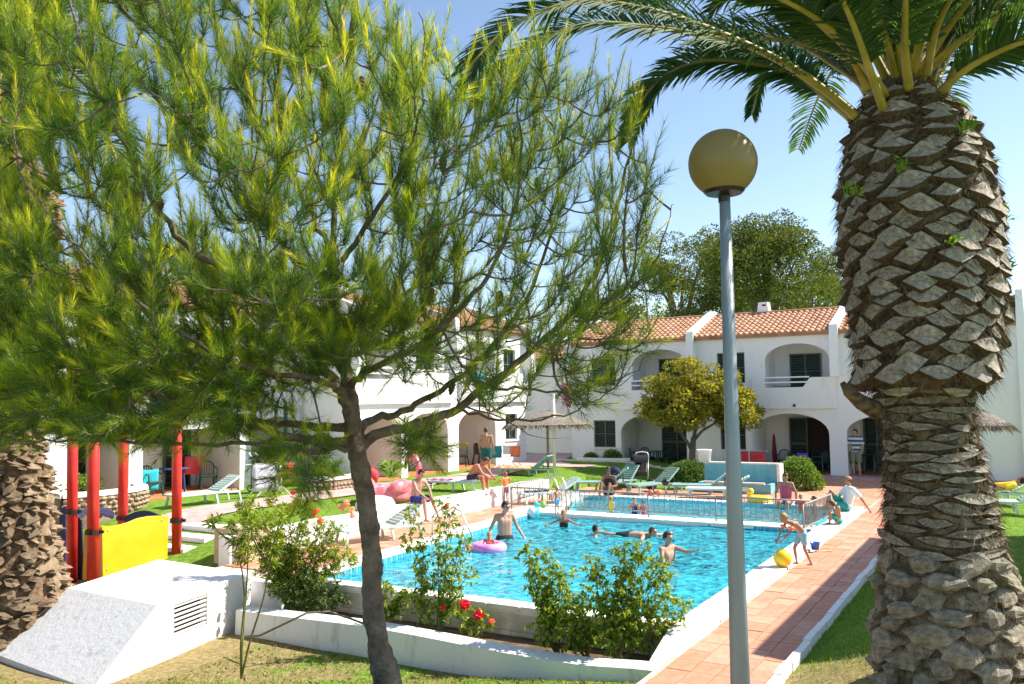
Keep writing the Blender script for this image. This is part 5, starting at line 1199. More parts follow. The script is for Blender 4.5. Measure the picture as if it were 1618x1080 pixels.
# ---------------------------------------------------------------- roses and oleanders in the planter
M_rose = mat('rose_leaf', (.045, .12, .015), .4, (.48, .50, .06), attr='var', trans=.42, stops=[(.45, (.17, .29, .03))])
M_olean = mat('oleander_leaf', (.04, .11, .02), .4, (.52, .52, .05), attr='var', trans=.4, stops=[(.45, (.17, .28, .025))])
M_stem = mat('green_stem', (.10, .12, .03), .7, (.22, .20, .07), 8)
M_bloomr = mat('red_petal', (.62, .015, .05), .6, (.80, .05, .12), attr='var', trans=.3)
M_bloomp = mat('pink_petal', (.80, .38, .36), .6, (.90, .66, .55), attr='var', trans=.3)
M_bloomo = mat('coral_petal', (.78, .22, .10), .6, (.85, .36, .20), attr='var', trans=.3)
def stem_shrub(name, base, stems, label, material, L, wd, perm=90, clus=7, spread=.10, flowers=(), cat='shrub', group=None, cover=(.25, 1), long=False, stemr=.008):
    """stems: list of world point lists; leaves cluster along them"""
    T = empty(name, base, label, cat, group); iv = Matrix.Translation(-Vector(base)); m = MB(); PP, DD = [], []
    for st in stems:
        c = catmull(st, 5); n = len(c); m.tube(c, [stemr*(1.3-.9*i/(n-1)) for i in range(n)], 5, False)
        seg = [np.linalg.norm(c[i+1]-c[i]) for i in range(n-1)]; tot = sum(seg); k = int(tot*perm*(cover[1]-cover[0])/clus)
        for _ in range(k):
            t = random.uniform(*cover)*(n-1); i = min(n-2, int(t)); p = c[i]+(c[i+1]-c[i])*(t-i); d = norm(c[i+1]-c[i]); rd = rng.normal(size=3); rd = norm(rd-d*(rd@d)); ln = random.uniform(.3, 1)*spread
            tipp = p+(rd*.8+d*.4)*ln; m.tube([p, tipp], [stemr*.4, stemr*.25], 3, False)
            for q in range(clus):
                f = q/clus; PP.append(p+(tipp-p)*random.uniform(.4, 1)); dr = rng.normal(size=3)*.7+rd*.6+(d*.8 if long else 0); DD.append(dr)
    wchild(m.build('stems', M_stem), T, iv); PP = np.array(PP); DD = np.array(DD); n = len(PP)
    o = link('foliage', leaf_mesh('foliage', PP, DD, rng.uniform(.45, 1.25, n)*L, rng.uniform(.6, 1.15, n)*wd, material, np.clip(rng.normal(.5, .27, n), 0, 1), droop=.25)); wchild(o, T, iv)
    for (p, r, fm) in flowers:
        k = 46; d = norm(rng.normal(size=(k, 3))+[0, 0, .3]); pp = np.array(p)+d*r*.25
        o = link('flower', leaf_mesh('flower', pp, d, np.full(k, r*.85), np.full(k, r*.7), fm, rng.random(k), droop=0, fold=.4)); wchild(o, T, iv)
    return T
def stems_px(base, tops, d, wob=14, mid=2):
    out = []
    for (x, y, dd) in tops:
        b = np.array(base); t = PD(x, y, d+dd); pts = [b+rng.normal(0, .02, 3)*[1, 1, 0]]
        for k in range(1, mid+1): f = k/(mid+1); pts.append(b+(t-b)*f+np.array([rng.normal(0, .05), rng.normal(0, .05), .08*math.sin(PI*f)]))
        pts.append(t); out.append(pts)
    return out
def soilpt(px, v=-.8):
    # ground point in the planter bed seen at photo column px
    t = (px-809)/FPX; # solve on the line v=const
    for u in np.linspace(-7.2, .3, 400):
        q = W(u, v, -.5)
        r = (Vector(q)-Vector((0, 0, CAMH))); k = r.dot(Vector(cf)); x = 809+FPX*r.dot(Vector(cr))/k
        if x >= px: return np.array(q)
    return np.array(q)
RG = 'rose bushes in the planter'
def rosebush(px, tops, label, flowers=(), **k):
    b = soilpt(px); d = b[1]; return stem_shrub('rose_bush', b, stems_px(b, tops, d), label, M_rose, .070, .046, flowers=[(PD(x, y, d+dd), r, fm) for x, y, dd, r, fm in flowers], group=RG, **k)
rosebush(690, [(650, 800, 0), (640, 850, .1), (700, 790, .1), (712, 800, -.1), (735, 850, 0), (745, 900, -.1), (660, 900, .1), (715, 930, 0), (690, 960, -.1), (672, 940, 0), (738, 960, 0), (705, 870, .2), (640, 930, .1), (725, 895, .1)], 'tall loose rose bush with faded pale blooms, just right of the pine trunk', [(706, 800, 0, .05, M_bloomo), (741, 865, 0, .05, M_bloomp), (700, 960, -.2, .045, M_bloomr)], perm=240, spread=.22)
rosebush(745, [(728, 950, 0), (760, 965, 0), (775, 985, 0), (738, 985, -.1)], 'short rose bush with two bright red blooms between the taller roses', [(734, 955, -.1, .085, M_bloomr), (756, 972, -.1, .085, M_bloomr), (777, 982, 0, .05, M_bloomo)], perm=300, spread=.15)
rosebush(880, [(826, 868, 0), (838, 872, .1), (862, 870, 0), (842, 920, 0), (875, 890, .1), (884, 905, 0), (905, 940, 0), (850, 960, 0), (896, 900, .2), (880, 960, -.1), (860, 930, .1), (905, 975, -.1), (835, 895, 0), (870, 985, -.2), (845, 985, -.1), (920, 960, 0)], 'wide leafy rose bush with arching stems left of centre in the planter', perm=250, spread=.24)
rosebush(975, [(932, 880, 0), (942, 900, 0), (985, 862, 0), (1000, 865, .1), (1018, 862, 0), (1040, 885, 0), (1055, 905, 0), (1030, 920, .1), (1060, 940, 0), (1000, 910, .1), (975, 900, 0), (955, 940, 0), (1010, 960, -.1), (1035, 975, 0), (985, 960, -.2), (950, 985, -.1), (1000, 1000, -.1), (960, 1010, -.1), (1060, 970, 0), (1080, 950, .1), (1075, 990, 0), (1005, 885, 0), (1015, 940, .1)], 'largest leafy green rose bush at the right end of the planter', perm=260, spread=.26)
rosebush(925, [(900, 940, 0), (930, 930, 0), (915, 975, -.1), (940, 985, -.1), (895, 990, -.2), (925, 1005, -.2), (955, 960, 0), (880, 1000, -.2)], 'low bushy rose between the two large rose bushes at the right of the planter', perm=330, spread=.2)
rosebush(610, [(590, 930, 0), (615, 925, 0), (640, 940, 0), (625, 960, 0), (608, 960, .1), (650, 930, 0)], 'low rose bush partly hidden by the pine trunk', perm=360, spread=.17)
b = soilpt(455)
stem_shrub('oleander', b, stems_px(b, [(380, 800, .2), (400, 790, 0), (430, 785, .2), (455, 800, 0), (475, 790, .3), (490, 805, 0), (510, 825, .2), (530, 830, 0), (545, 860, .1), (520, 870, 0), (490, 860, -.1), (460, 860, 0), (430, 850, -.1), (405, 850, .1), (500, 910, -.1), (470, 920, 0), (530, 900, .1), (440, 900, .1), (415, 900, 0), (555, 880, .2)], b[1]), 'dense oleander clump with pink and coral flowers at the left end of the planter', M_olean, .12, .026, perm=520, clus=9, spread=.20, long=True,
           flowers=[(PD(x, y, b[1]-.3), r, fm) for x, y, r, fm in [(548, 795, .07, M_bloomp), (540, 802, .07, M_bloomp), (556, 806, .06, M_bloomp), (500, 808, .06, M_bloomo), (506, 822, .06, M_bloomo), (495, 815, .05, M_bloomo), (463, 778, .05, M_bloomr), (557, 815, .05, M_bloomp)]])
stem_shrub('shrub', soilpt(500), stems_px(soilpt(500), [(430, 930, 0), (455, 920, 0), (480, 900, 0), (505, 915, 0), (530, 925, 0), (545, 945, 0), (515, 950, -.1), (480, 950, -.1), (450, 950, 0)], soilpt(500)[1]), 'dark green low shrub under the oleander at the left end of the planter', mat('dark_shrub_leaf', (.02, .06, .015), .5, (.12, .20, .03), attr='var', trans=.2), .07, .04, perm=420, spread=.16)
gb = PX(381, 1072, G(*toUV(PX(381, 1072, -.35))))
def ps(l, d): return [PD(x, y, d+k) for x, y, k in l]
Ds = gb[1]
stem_shrub('oleander_sapling', gb, [[gb]+ps([(381, 1010, 0), (386, 950, 0), (382, 900, 0), (372, 860, 0), (362, 830, 0)], Ds), [gb]+ps([(396, 1010, 0), (415, 950, 0), (425, 900, 0), (432, 860, 0), (445, 810, 0)], Ds), [gb]+ps([(384, 1000, .1), (390, 920, .1), (392, 850, .1), (388, 800, .1)], Ds), ps([(425, 900, 0), (400, 850, 0), (395, 815, -.1)], Ds), ps([(372, 860, 0), (345, 840, .1), (335, 820, .1)], Ds)],
           'thin two-stemmed oleander sapling standing in the bare soil in front of the planter', M_olean, .12, .024, perm=420, clus=9, spread=.15, cover=(.60, 1), long=True, stemr=.013)
for (x, y, z, lab) in [(8, 955, -.55, 'leafy green sprout at the foot of the left palm')]:
    q = PX(x, y+15, z); T = empty('sprout', q, lab, 'plant'); n = 120
    link('foliage', leaf_mesh('foliage', np.zeros((n, 3))+rng.normal(size=(n, 3))*.05, rng.normal(size=(n, 3))*.7+[0, 0, 1], rng.uniform(.15, .35, n), np.full(n, .05), M_fern, rng.random(n)), T)
q = GW(-13.9, 11.0); T = empty('agave', q, 'light green spiky plant beside the footpath right of the pine trunk', 'plant'); n = 46; a = rng.uniform(0, 2*PI, n)
link('foliage', leaf_mesh('foliage', np.stack([np.cos(a)*.06, np.sin(a)*.06, rng.uniform(.1, .6, n)], 1), np.stack([np.cos(a), np.sin(a), rng.uniform(.3, 1.5, n)], 1), rng.uniform(.4, .7, n), np.full(n, .12), M_fern, rng.random(n), droop=.35), T)
m = MB(); m.ball((0, 0, 0), (.30, .28, .24), 12, 8); q = PX(5, 1000, -.6); o = m.build('rock', M_stone, smooth=True, loc=(q[0], q[1], q[2]+.12)); torso_noise(o, .16, .25); tag(o, 'rounded tan rock at the foot of the left palm', 'rock')

# ================================================================ LAMP
LD = 6.6
lb = PD(1170, 1090, LD); lt = PD(1145, 312, LD); lz = G(*toUV(lb)); sl = (lt-lb)/(lt[2]-lb[2]); lbase = lb+sl*(lz-lb[2]-.02)
lamp = empty('lamp_post', lbase, 'grey lamp post with a smoky amber globe standing in front of the pool', 'street lamp'); liv = Matrix.Translation(-Vector(lbase))
m = MB(); m.tube([lbase, lbase+(lt-lbase)*.5, lt], [.082, .060, .042], 20); wchild(m.build('pole', M_pole, smooth=True), lamp, liv)
gc = PD(1142, 258, LD)
def globe_mat():
    g = bpy.data.materials.new('smoky_globe'); g.use_nodes = True; B = g.node_tree.nodes['Principled BSDF']
    B.inputs['Base Color'].default_value = (.43, .34, .14, 1); B.inputs['Roughness'].default_value = .34; B.inputs['Specular IOR Level'].default_value = .5
    tr = g.node_tree.nodes.new('ShaderNodeBsdfTranslucent'); tr.inputs[0].default_value = (.50, .37, .12, 1)
    mx = g.node_tree.nodes.new('ShaderNodeMixShader'); mx.inputs[0].default_value = .45; l = g.node_tree.links
    l.new(B.outputs[0], mx.inputs[1]); l.new(tr.outputs[0], mx.inputs[2]); l.new(mx.outputs[0], g.node_tree.nodes['Material Output'].inputs[0]); return g
gr = 54.5*LD/1350*1.0
m = MB(); m.lathe([(max(.001, gr*math.sin(math.radians(a))), -gr*math.cos(math.radians(a))) for a in [34+146*k/30 for k in range(31)]], gc, 40); wchild(m.build('globe', globe_mat(), smooth=True), lamp, liv)
m = MB(); c = PD(1144, 304, LD); m.lathe([(.001, .035), (.13, .034), (.154, .026), (.160, .012), (.140, -.010), (.055, -.025), (.046, -.03), (.046, -.075), (.001, -.075)], c, 28); wchild(m.build('collar', M_black, smooth=False), lamp, liv)

# ================================================================ PLAYGROUND
pg = empty('playground_frame', W(-12.4, 1.0, 0), 'red posted playground frame with yellow and navy panels behind the white block', 'playground'); piv = Matrix.Translation(-Vector(pg.location))
posts = {}
for i, (x, yb, yt, d, w_) in enumerate([(114, 915, 640, 17.6, 16), (147, 912, 650, 17.0, 18), (194, 905, 630, 20.0, 15), (279, 900, 640, 18.6, 15)]):
    b = PD(x, yb, d); t = PD(x+1, yt-60, d); zg = G(*toUV(b)); b[2] = min(b[2], zg)-.1; m = MB(); m.tube([b, t], [w_*d/2700]*2, 16)
    o = wchild(m.build('post', M_red, smooth=True), pg, piv); posts[i] = d
    for yy in ((808,) if i in (0,) else (840,) if i == 1 else (818,) if i == 2 else (822,)):
        m = MB(); q = PD(x, yy, d); m.lathe([(w_*d/2700*1.28, -.045), (w_*d/2700*1.3, .0), (w_*d/2700*1.28, .045)], q, 16); m.box((q[0]+w_*d/2700*1.5, q[1], q[2]), (.08, .05, .06)); cl = m.build('clamp', M_black); cl.parent = o
def panel(nm, pts, dd, material, th=.04):
    """flat board given by picture outline on the plane between two depths; gets thickness"""
    P = [Vector(PD(x, y, d)) for x, y, d in pts]; n = (P[1]-P[0]).cross(P[2]-P[0]).normalized()*th; k = len(P); m = MB()
    m.add(list(P)+[p+n for p in P], [tuple(range(k)), tuple(reversed(range(k, 2*k)))]+[(i, (i+1) % k, k+(i+1) % k, k+i) for i in range(k)]); return wchild(m.build(nm, material, bevel=.008), pg, piv)
def lerpd(x): return 17.0+(x-150)/130*1.6
top = [(160, 831), (170, 832), (185, 830), (200, 826), (215, 820), (232, 816), (250, 815), (264, 816)]
panel('panel', [(x, y, lerpd(x)) for x, y in top]+[(262, 880, lerpd(262)), (262, 905, lerpd(262)), (162, 915, lerpd(162)), (161, 900, lerpd(161))], 0, M_yellow)
panel('panel_strip', [(155, 834, 17.1), (160, 833, 17.1), (161, 915, 17.1), (153, 915, 17.1)], 0, mat('pale_yellow_edge', (.85, .75, .30)))
panel('panel', [(133, 842, 17.3), (139, 840, 17.3), (137, 915, 17.2), (131, 915, 17.2)], 0, M_yellow)
arc = [(122+k*5.8, 812-9*math.sin(PI*k/10)*1.0-3, 17.7+k*.2) for k in range(11)]
panel('arched_rail', [(x, y, d) for x, y, d in arc]+[(x, y+9, d) for x, y, d in reversed(arc)], 0, M_navy)
arc = [(198+k*5.6, 818-9*math.sin(PI*k/10)-2, 19.9-k*.05) for k in range(11)]
panel('arched_rail', [(x, y, d) for x, y, d in arc]+[(x, y+9, d) for x, y, d in reversed(arc)], 0, M_navy)
panel('side_board', [(120, 812, 17.7), (128, 822, 17.7), (130, 870, 17.7), (136, 915, 17.7), (118, 915, 17.7), (120, 860, 17.7)], 0, M_navy)
panel('side_board', [(94, 808, 18.4), (103, 800, 18.4), (101, 915, 18.4), (96, 915, 18.4)], 0, M_navy)
panel('blue_board', [(99, 838, 18.6), (110, 838, 18.6), (110, 900, 18.6), (99, 900, 18.6)], 0, M_blue)
for (x0, x1, y0, y1, d) in ((165, 200, 625, 655, 18.2), (232, 300, 620, 648, 18.6)):
    panel('roof_panel', [(x0, y1, d), (x0+8, y0, d), (x1-8, y0, d), (x1, y1, d)], 0, M_blue)

# ================================================================ RAILINGS
def railing(name, pts, h, label, step=.14, zb=None, low=.14, group='railings round the small pool', material=None):
    """pts in u,v; posts at each; vertical bars between"""
    q0 = W(*pts[0]); T = empty(name, q0, label, 'railing', group); iv = Matrix.Translation(-Vector(q0)); Mt = material or M_rail
    for i, p in enumerate(pts):
        a = Vector(W(*p)); m = MB(); m.tube([a, a+Vector((0, 0, h))], .022, 8); wchild(m.build('post', Mt, smooth=True), T, iv)
    for a, b in zip(pts[:-1], pts[1:]):
        A, B = Vector(W(*a)), Vector(W(*b))
        for z, r in ((h-.01, .022), (low, .014)):
            m = MB(); m.tube([A+Vector((0, 0, z)), B+Vector((0, 0, z))], r, 8); wchild(m.build('rail', Mt, smooth=True), T, iv)
        n = int((B-A).length/step)
        for k in range(1, n):
            p = A+(B-A)*k/n; m = MB(); m.tube([p+Vector((0, 0, low)), p+Vector((0, 0, h-.02))], .0115, 5, False); wchild(m.build('bar', Mt), T, iv)
    return T
railing('railing', [(-8.35, 9.55), (-6.6, 9.55), (-4.2, 9.56), (-2.4, 9.57), (-.1, 9.58)], .62, 'long grey bar railing on the strip between the big and the small pool')
railing('railing', [(-.02, 8.35), (.12, 10.9)], .66, 'short slanting railing at the right-hand corner of the two pools', step=.12)
railing('railing', [(-8.55, 9.4), (-8.75, 10.6), (-8.9, 12.2)], .62, 'short railing left of the small pool beside the sun lounger', step=.14)
def ladder(name, p, dirv, label, h=.85):
    """pair of bent tubular pool rails"""
    T = empty(name, p, label, 'pool ladder'); d = Vector((*dirv, 0)).normalized(); s = Vector((-d.y, d.x, 0))
    for sg in (-1, 1):
        o = s*sg*.25; m = MB(); m.tube([o-d*.35+Vector((0, 0, 0)), o-d*.32+Vector((0, 0, h*.75)), o-d*.1+Vector((0, 0, h)), o+d*.12+Vector((0, 0, h*.85)), o+d*.42+Vector((0, 0, -.02)), o+d*.45+Vector((0, 0, -.7))], .021, 8); child(m.build('handrail', M_steel, smooth=True), T)
    for k in range(3):
        m = MB(); a = d*.45+Vector((0, 0, -.2-.22*k)); m.bar(a-s*.25, a+s*.25, .06, .025); child(m.build('step', M_steel), T)
ladder('pool_ladder', W(-7.25, 4.9, 0), UU, 'steel pool ladder rails on the left edge of the big pool', .6)
ladder('pool_ladder', W(-8.0, 11.6, 0), UU, 'steel ladder rails at the left end of the small pool', .8)

# ================================================================ SUN LOUNGERS
def lounger(mat_, back=35, label='', group='plastic sun loungers'):
    T = empty('sun_lounger', (0, 0, 0), label, 'sun lounger', group); h = .30; W2 = .31; ls = 1.25; lb = .72
    m = MB()
    for sy in (-1, 1): m.bar((0, sy*W2, h), (ls, sy*W2, h), .05, .06)
    m.bar((0.02, -W2, h), (.02, W2, h), .05, .06); m.bar((ls, -W2, h), (ls, W2, h), .05, .05); child(m.build('seat_frame', mat_, bevel=.01), T)
    for k in range(13): m = MB(); m.box((.07+k*.094, 0, h+.012), (.078, W2*2-.05, .022)); child(m.build('slat', mat_), T)
    a = math.radians(back); d = Vector((math.cos(a), 0, math.sin(a))); p0 = Vector((ls+.01, 0, h+.02)); B = MB()
    for sy in (-1, 1): B.bar(p0+Vector((0, sy*(W2-.005), 0)), p0+d*lb+Vector((0, sy*(W2-.05), 0)), .045, .05)
    B.bar(p0+d*lb+Vector((0, -W2+.03, 0)), p0+d*lb+Vector((0, W2-.03, 0)), .06, .05); bo = child(B.build('backrest', mat_, bevel=.01), T)
    for k in range(7):
        m = MB(); q = p0+d*(.06+k*.094); m.bar(q+Vector((0, -W2+.03, 0)), q+Vector((0, W2-.03, 0)), .02, .078, up=tuple(Vector((-d.z, 0, d.x)))); 
        s = m.build('backrest_slat', mat_); s.parent = bo
    m = MB(); q = p0+d*.5
    for sy in (-1, 1): m.bar(q+Vector((0, sy*.2, 0)), (ls+.42, sy*.2, h-.06), .02)
    child(m.build('prop', M_lframe), T)
    for x in (.12, ls-.1):
        for sy in (-1, 1): m = MB(); m.bar((x, sy*(W2-.02), h), (x-.05 if x < .5 else x+.05, sy*(W2+.02), 0), .05, .055); child(m.build('leg', mat_), T)
    for sy in (-1, 1):
        m = MB(); m.bar((ls, sy*W2, h), (ls+.62, sy*(W2-.01), h-.02), .04, .05); child(m.build('rear_rail', mat_), T)
        m = MB(); m.bar((ls+.6, sy*(W2-.01), h-.03), (ls+.66, sy*W2, 0), .045); child(m.build('leg', mat_), T)
    return T
la = lounger(M_lounge, 38); lbk = lounger(M_loungeb, 30); lflat = lounger(M_loungeb, 3); uf_ = [False]
def put(proto, used, u, v, ang, label, z=None, sc=1.):
    loc = W(u, v, -.03 if z is None else z); rz = A_+math.radians(ang)
    if used[0]: return copy_tree(proto, loc=loc, rz=rz, label=label, sc=sc)
    used[0] = True; proto.location = loc; proto.rotation_euler.z = rz; proto['label'] = label; proto.scale = (sc,)*3; return proto
ua_, ub_ = [False], [False]
put(lbk, ub_, -8.9, 2.9, 62, 'pale aqua sun lounger with a blue cup on it, right of the pine trunk')
put(lbk, ub_, -8.85, 10.9, 52, 'pale sun lounger with a dark towel beside the railing and the low wall')
put(la, ua_, -9.0, 14.9, 20, 'sea-green sun lounger with raised back just left of the sunbathing woman with sunglasses')
put(la, ua_, -8.0, 15.0, 78, 'sea-green sun lounger carrying a dark rucksack, next to the black stroller')
put(la, ua_, -6.75, 14.55, 62, 'sea-green sun lounger in front of the black stroller with red beach toys under it')
put(lbk, ub_, -4.85, 14.45, 12, 'pale green sun lounger nearest the blue trough, back raised')
put(la, ua_, -5.6, 15.3, 12, 'sea-green sun lounger behind the pale one by the blue trough, half hidden')
put(lflat, uf_, -11.45, 9.55, 6, 'flat pale sun lounger on the upper lawn where the hunched man sits', z=.40)
put(la, ua_, -11.9, 14.9, 8, 'sun lounger on the left lawn covered with orange and red towels', z=.36)
put(lbk, ub_, 2.9, 14.2, 8, 'pale sun lounger on the right lawn beside the palm trunk', z=-.02)
put(lbk, ub_, 2.7, 16.6, -6, 'far blue-green sun lounger on the right lawn where the man in yellow lies', z=-.02)
put(lbk, ub_, -15.0, 3.2, 80, 'pale sun lounger on the grass in front of the nearest left house', z=.42)

# cloths on loungers
def cloth(name, label, cat, u, v, z, ang, l, w_, material, group=None, wave=.02):
    m = MB(); n = 14; k = 8
    for i in range(n+1):
        for j in range(k+1): m.v.append((l*(i/n-.5), w_*(j/k-.5), wave*math.sin(i*1.3+j*.7)+.01*math.sin(j*2.2)-(.10*(abs(j/k-.5)*2)**6)))
    for i in range(n):
        for j in range(k): b = i*(k+1)+j; m.f.append((b, b+k+1, b+k+2, b+1)); m.m.append(0)
    o = m.build(name, material, smooth=True, loc=W(u, v, z), rz=A_+math.radians(ang)); s = o.modifiers.new('t', 'SOLIDIFY'); s.thickness = .012; tag(o, label, cat, group); return o
M_flow = mat('flowered_towel', (.75, .14, .05), .9, (.85, .55, .22), 9, contrast=.2)
cloth('beach_towel', 'orange and red patterned beach towel over the lounger on the left lawn', 'towel', -11.35, 15.0, .72, 8, 1.2, .66, M_flow, wave=.03)
cloth('beach_towel', 'dark blue towel on the pale lounger by the railing', 'towel', -8.6, 11.4, .32, 52, .7, .5, mat('navy_towel', (.03, .05, .10), .9))
cloth('beach_towel', 'purple beach towel on the flat lounger behind the hunched man', 'towel', -10.9, 9.6, .745, 6, .8, .5, mat('plum_towel', (.25, .06, .18), .9))
cloth('folded_towel', 'yellow folded towel on the pale lounger by the railing', 'towel', -8.25, 11.9, .34, 52, .35, .3, M_vy)
def small(nm, mb, material, label, cat, smooth=True, group=None): o = mb.build(nm, material, smooth=smooth); return tag(o, label, cat, group)
def put_px(x, y, z): return PX(x, y, z)
q = PX(626, 818, .33); m = MB(); m.lathe([(.001, 0), (.04, 0), (.05, .09), (.047, .09), (.04, .01), (.001, .01)], (q[0], q[1], .33), 12); small('cup', m, M_vblue, 'small blue cup standing on the lounger right of the pine trunk', 'cup')

# ================================================================ CHAIRS, TABLES, PORCH THINGS
def chair(mat_):
    T = empty('plastic_chair', (0, 0, 0), 'x', 'chair', 'dark green plastic porch chairs'); h = .43
    m = MB(); m.box((0, 0, h), (.44, .44, .03)); m.box((0, -.21, h-.03), (.44, .03, .06)); child(m.build('seat', mat_, bevel=.01), T)
    for sx in (-1, 1):
        for sy in (-1, 1): m = MB(); m.bar((sx*.19, sy*.19, h), (sx*.235, sy*.25, 0), .045, .05); child(m.build('leg', mat_), T)
    B = MB(); pts = []
    for k in range(9): a = PI*k/8; pts.append((.21*math.cos(a), .20+.05*math.sin(a), h+.24+.20*math.sin(a)))
    B.tube([(.21, .19, h)]+pts+[(-.21, .19, h)], .02, 7); bo = child(B.build('backrest', mat_), T)
    for k in range(5): x = -.14+k*.07; m = MB(); m.bar((x, .20, h), (x*1.05, .235, h+.24+.19*math.sqrt(max(0, 1-(x/.21)**2))), .035, .012); s = m.build('backrest_slat', mat_); s.parent = bo
    for sx in (-1, 1):
        m = MB(); m.tube([(sx*.235, -.23, h-.1), (sx*.25, -.21, h+.20), (sx*.25, 0, h+.23), (sx*.22, .20, h+.24)], .022, 7); child(m.build('arm', mat_), T)
    return T
ch0 = chair(M_chair); cu_ = [False]
def pchair(u, v, z, ang, label): return put(ch0, cu_, u, v, ang, label, z)
for a in [(-10.4, 23.75, .06, 120, 'dark plastic chair at the left side of the porch beside the low stone planter'), (-10.1, 24.4, .06, 180, 'dark plastic chair with its back to the wall in the first porch'), (-9.0, 24.1, .06, 240, 'dark plastic chair right of the table in the first porch'),
          (-4.15, 24.5, .06, 200, 'dark plastic chair left in the porch behind the round bush, by the folded red parasol'), (-2.55, 23.7, .06, 250, 'dark plastic chair at the right pillar of the porch behind the round bush'), (-2.75, 24.5, .06, 170, 'dark plastic chair behind the purple cloth in the porch'),
          (-1.35, 23.9, .06, 140, 'dark plastic chair left of the man in the striped shirt'), (-.35, 23.8, .06, 180, 'dark green chair right of the man in the striped shirt'),
          (-15.3, 13.2, .47, 40, 'green plastic chair behind the white column, above the flamingo float'), (-15.9, 14.1, .47, 90, 'green plastic chair with a yellow cloth in the left porch'), (-15.0, 18.3, .47, 90, 'green plastic chair in the farthest left porch'),
          (-17.6, 6.6, .47, 60, 'green plastic chair on the orange porch floor beside the red cloth'), (-17.5, 4.5, .47, 90, 'green plastic chair draped with a turquoise towel behind the red posts'), (-15.2, 17.2, .47, 20, 'green plastic chair under the far porch behind the standing man')]: pchair(*a)
def table(u, v, z, label, material=None, r=.42):
    T = empty('round_table', W(u, v, z), label, 'table', 'plastic porch tables'); mt = material or M_chair
    m = MB(); m.lathe([(.001, .70), (r, .70), (r+.02, .715), (r, .73), (.001, .73)], n=24); child(m.build('tabletop', mt), T)
    for k in range(4): a = k*PI/2+.4; m = MB(); m.bar((math.cos(a)*r*.6, math.sin(a)*r*.6, .70), (math.cos(a)*r*.75, math.sin(a)*r*.75, 0), .05); child(m.build('leg', mt), T)
table(-9.6, 23.9, .06, 'dark round table between the chairs of the first porch'); table(-3.5, 24.0, .06, 'dark round table with a purple cloth in the porch behind the round bush'); table(-15.3, 15.9, .47, 'dark table with red cloth in the left porch behind the standing man'); table(-.9, 24.5, .06, 'dark table behind the man in the striped shirt')
table(-17.8, 5.5, .47, 'dark blue covered table on the nearest left porch', mat('blue_tablecloth', (.03, .08, .25), .7))
def hang(nm, label, u, v, z, w_, h, ang, material, cat='towel'):
    m = MB(); n = 8
    for i in range(n+1):
        for j in range(7): m.v.append((w_*(i/n-.5), .02*math.sin(i*1.9)*(j/6), -h*j/6+.01*math.sin(i)))
    for i in range(n):
        for j in range(6): b = i*7+j; m.f.append((b, b+7, b+8, b+1)); m.m.append(0)
    o = m.build(nm, material, smooth=True, loc=W(u, v, z), rz=A_+math.radians(ang)); s = o.modifiers.new('t', 'SOLIDIFY'); s.thickness = .012; return tag(o, label, cat)
hang('towel', 'red towel hung in the nearest left porch above the green chair', -17.9, 6.3, 1.5, .6, .55, 80, M_redcloth)
hang('towel', 'turquoise towel over the chair behind the red posts', -17.4, 4.3, 1.25, .6, .6, 70, mat('turquoise_towel', (.03, .42, .52), .9))
hang('towel', 'turquoise towel hung over the balcony rail of the farthest left house', -14.38, 17.1, 4.25, 1.1, .6, 90, mat('aqua_towel', (.04, .45, .48), .9))
hang('towel', 'purple cloth hanging from the table in the porch behind the round bush', -3.2, 23.55, .85, .45, .5, 0, M_purple)
hang('towel', 'yellow cloth on the chair in the left porch', -15.85, 14.2, 1.2, .35, .35, 90, M_vy)
hang('towel', 'row of blue towels on the balcony of the first tiled house', -9.4, 23.2, 3.84, 1.2, .3, 0, mat('blue_towels', (.05, .16, .30), .9))
def rack(name, u, v, z, ang, label, short, cloths):
    T = empty(name, W(u, v, z), label, 'drying rack', 'laundry drying racks', A_+math.radians(ang)); m = MB()
    for sy in (-.28, .28):
        m.bar((-.55, sy, 0), (.35, sy*.9, .92), .02); m.bar((.55, sy, 0), (-.35, sy*.9, .92), .02)
    for k in range(7): x = -.62+k*.205; m.bar((x, -.27, .93), (x, .27, .93), .012)
    for sy in (-.27, .27): m.bar((-.65, sy, .93), (.65, sy, .93), .02)
    child(m.build('frame', M_cloth), T)
    for i, (x, w_, h, mt) in enumerate(cloths):
        q = MB(); n = 6
        for a in range(n+1):
            for j in range(6): q.v.append((x+w_*(a/n-.5), -.29+.015*math.sin(a*2+j), .945-h*j/5))
        for a in range(n):
            for j in range(5): b = a*6+j; q.f.append((b, b+6, b+7, b+1)); q.m.append(0)
        o = q.build('towel', mt, smooth=True, loc=T.location, rz=A_+math.radians(ang)); s = o.modifiers.new('t', 'SOLIDIFY'); s.thickness = .012
        tag(o, ['red', 'crimson', 'white and red', 'teal'][i % 4]+' cloth hung over the '+['left', 'right', 'middle', 'end'][i % 4]+' of the '+short, 'towel')
    return T
rack('drying_rack', -4.9, 22.3, .03, 0, 'white folding drying rack behind the blue trough', 'rack behind the trough', [(-.33, .62, .8, M_redcloth), (.33, .6, .8, M_redcloth)])
rack('drying_rack', -12.6, 16.6, .42, 10, 'drying rack beside the standing man in green trunks', 'rack by the standing man', [(-.4, .4, .45, M_teal), (.35, .4, .4, M_vorange), (0, .3, .3, M_cloth)])
rack('drying_rack', -14.6, 6.3, .42, 70, 'drying rack with a white sheet left of the pine trunk', 'rack left of the pine trunk', [(-.2, .9, .75, mat('pale_sheet', (.66, .68, .78), .9)), (.45, .3, .35, M_redcloth)])
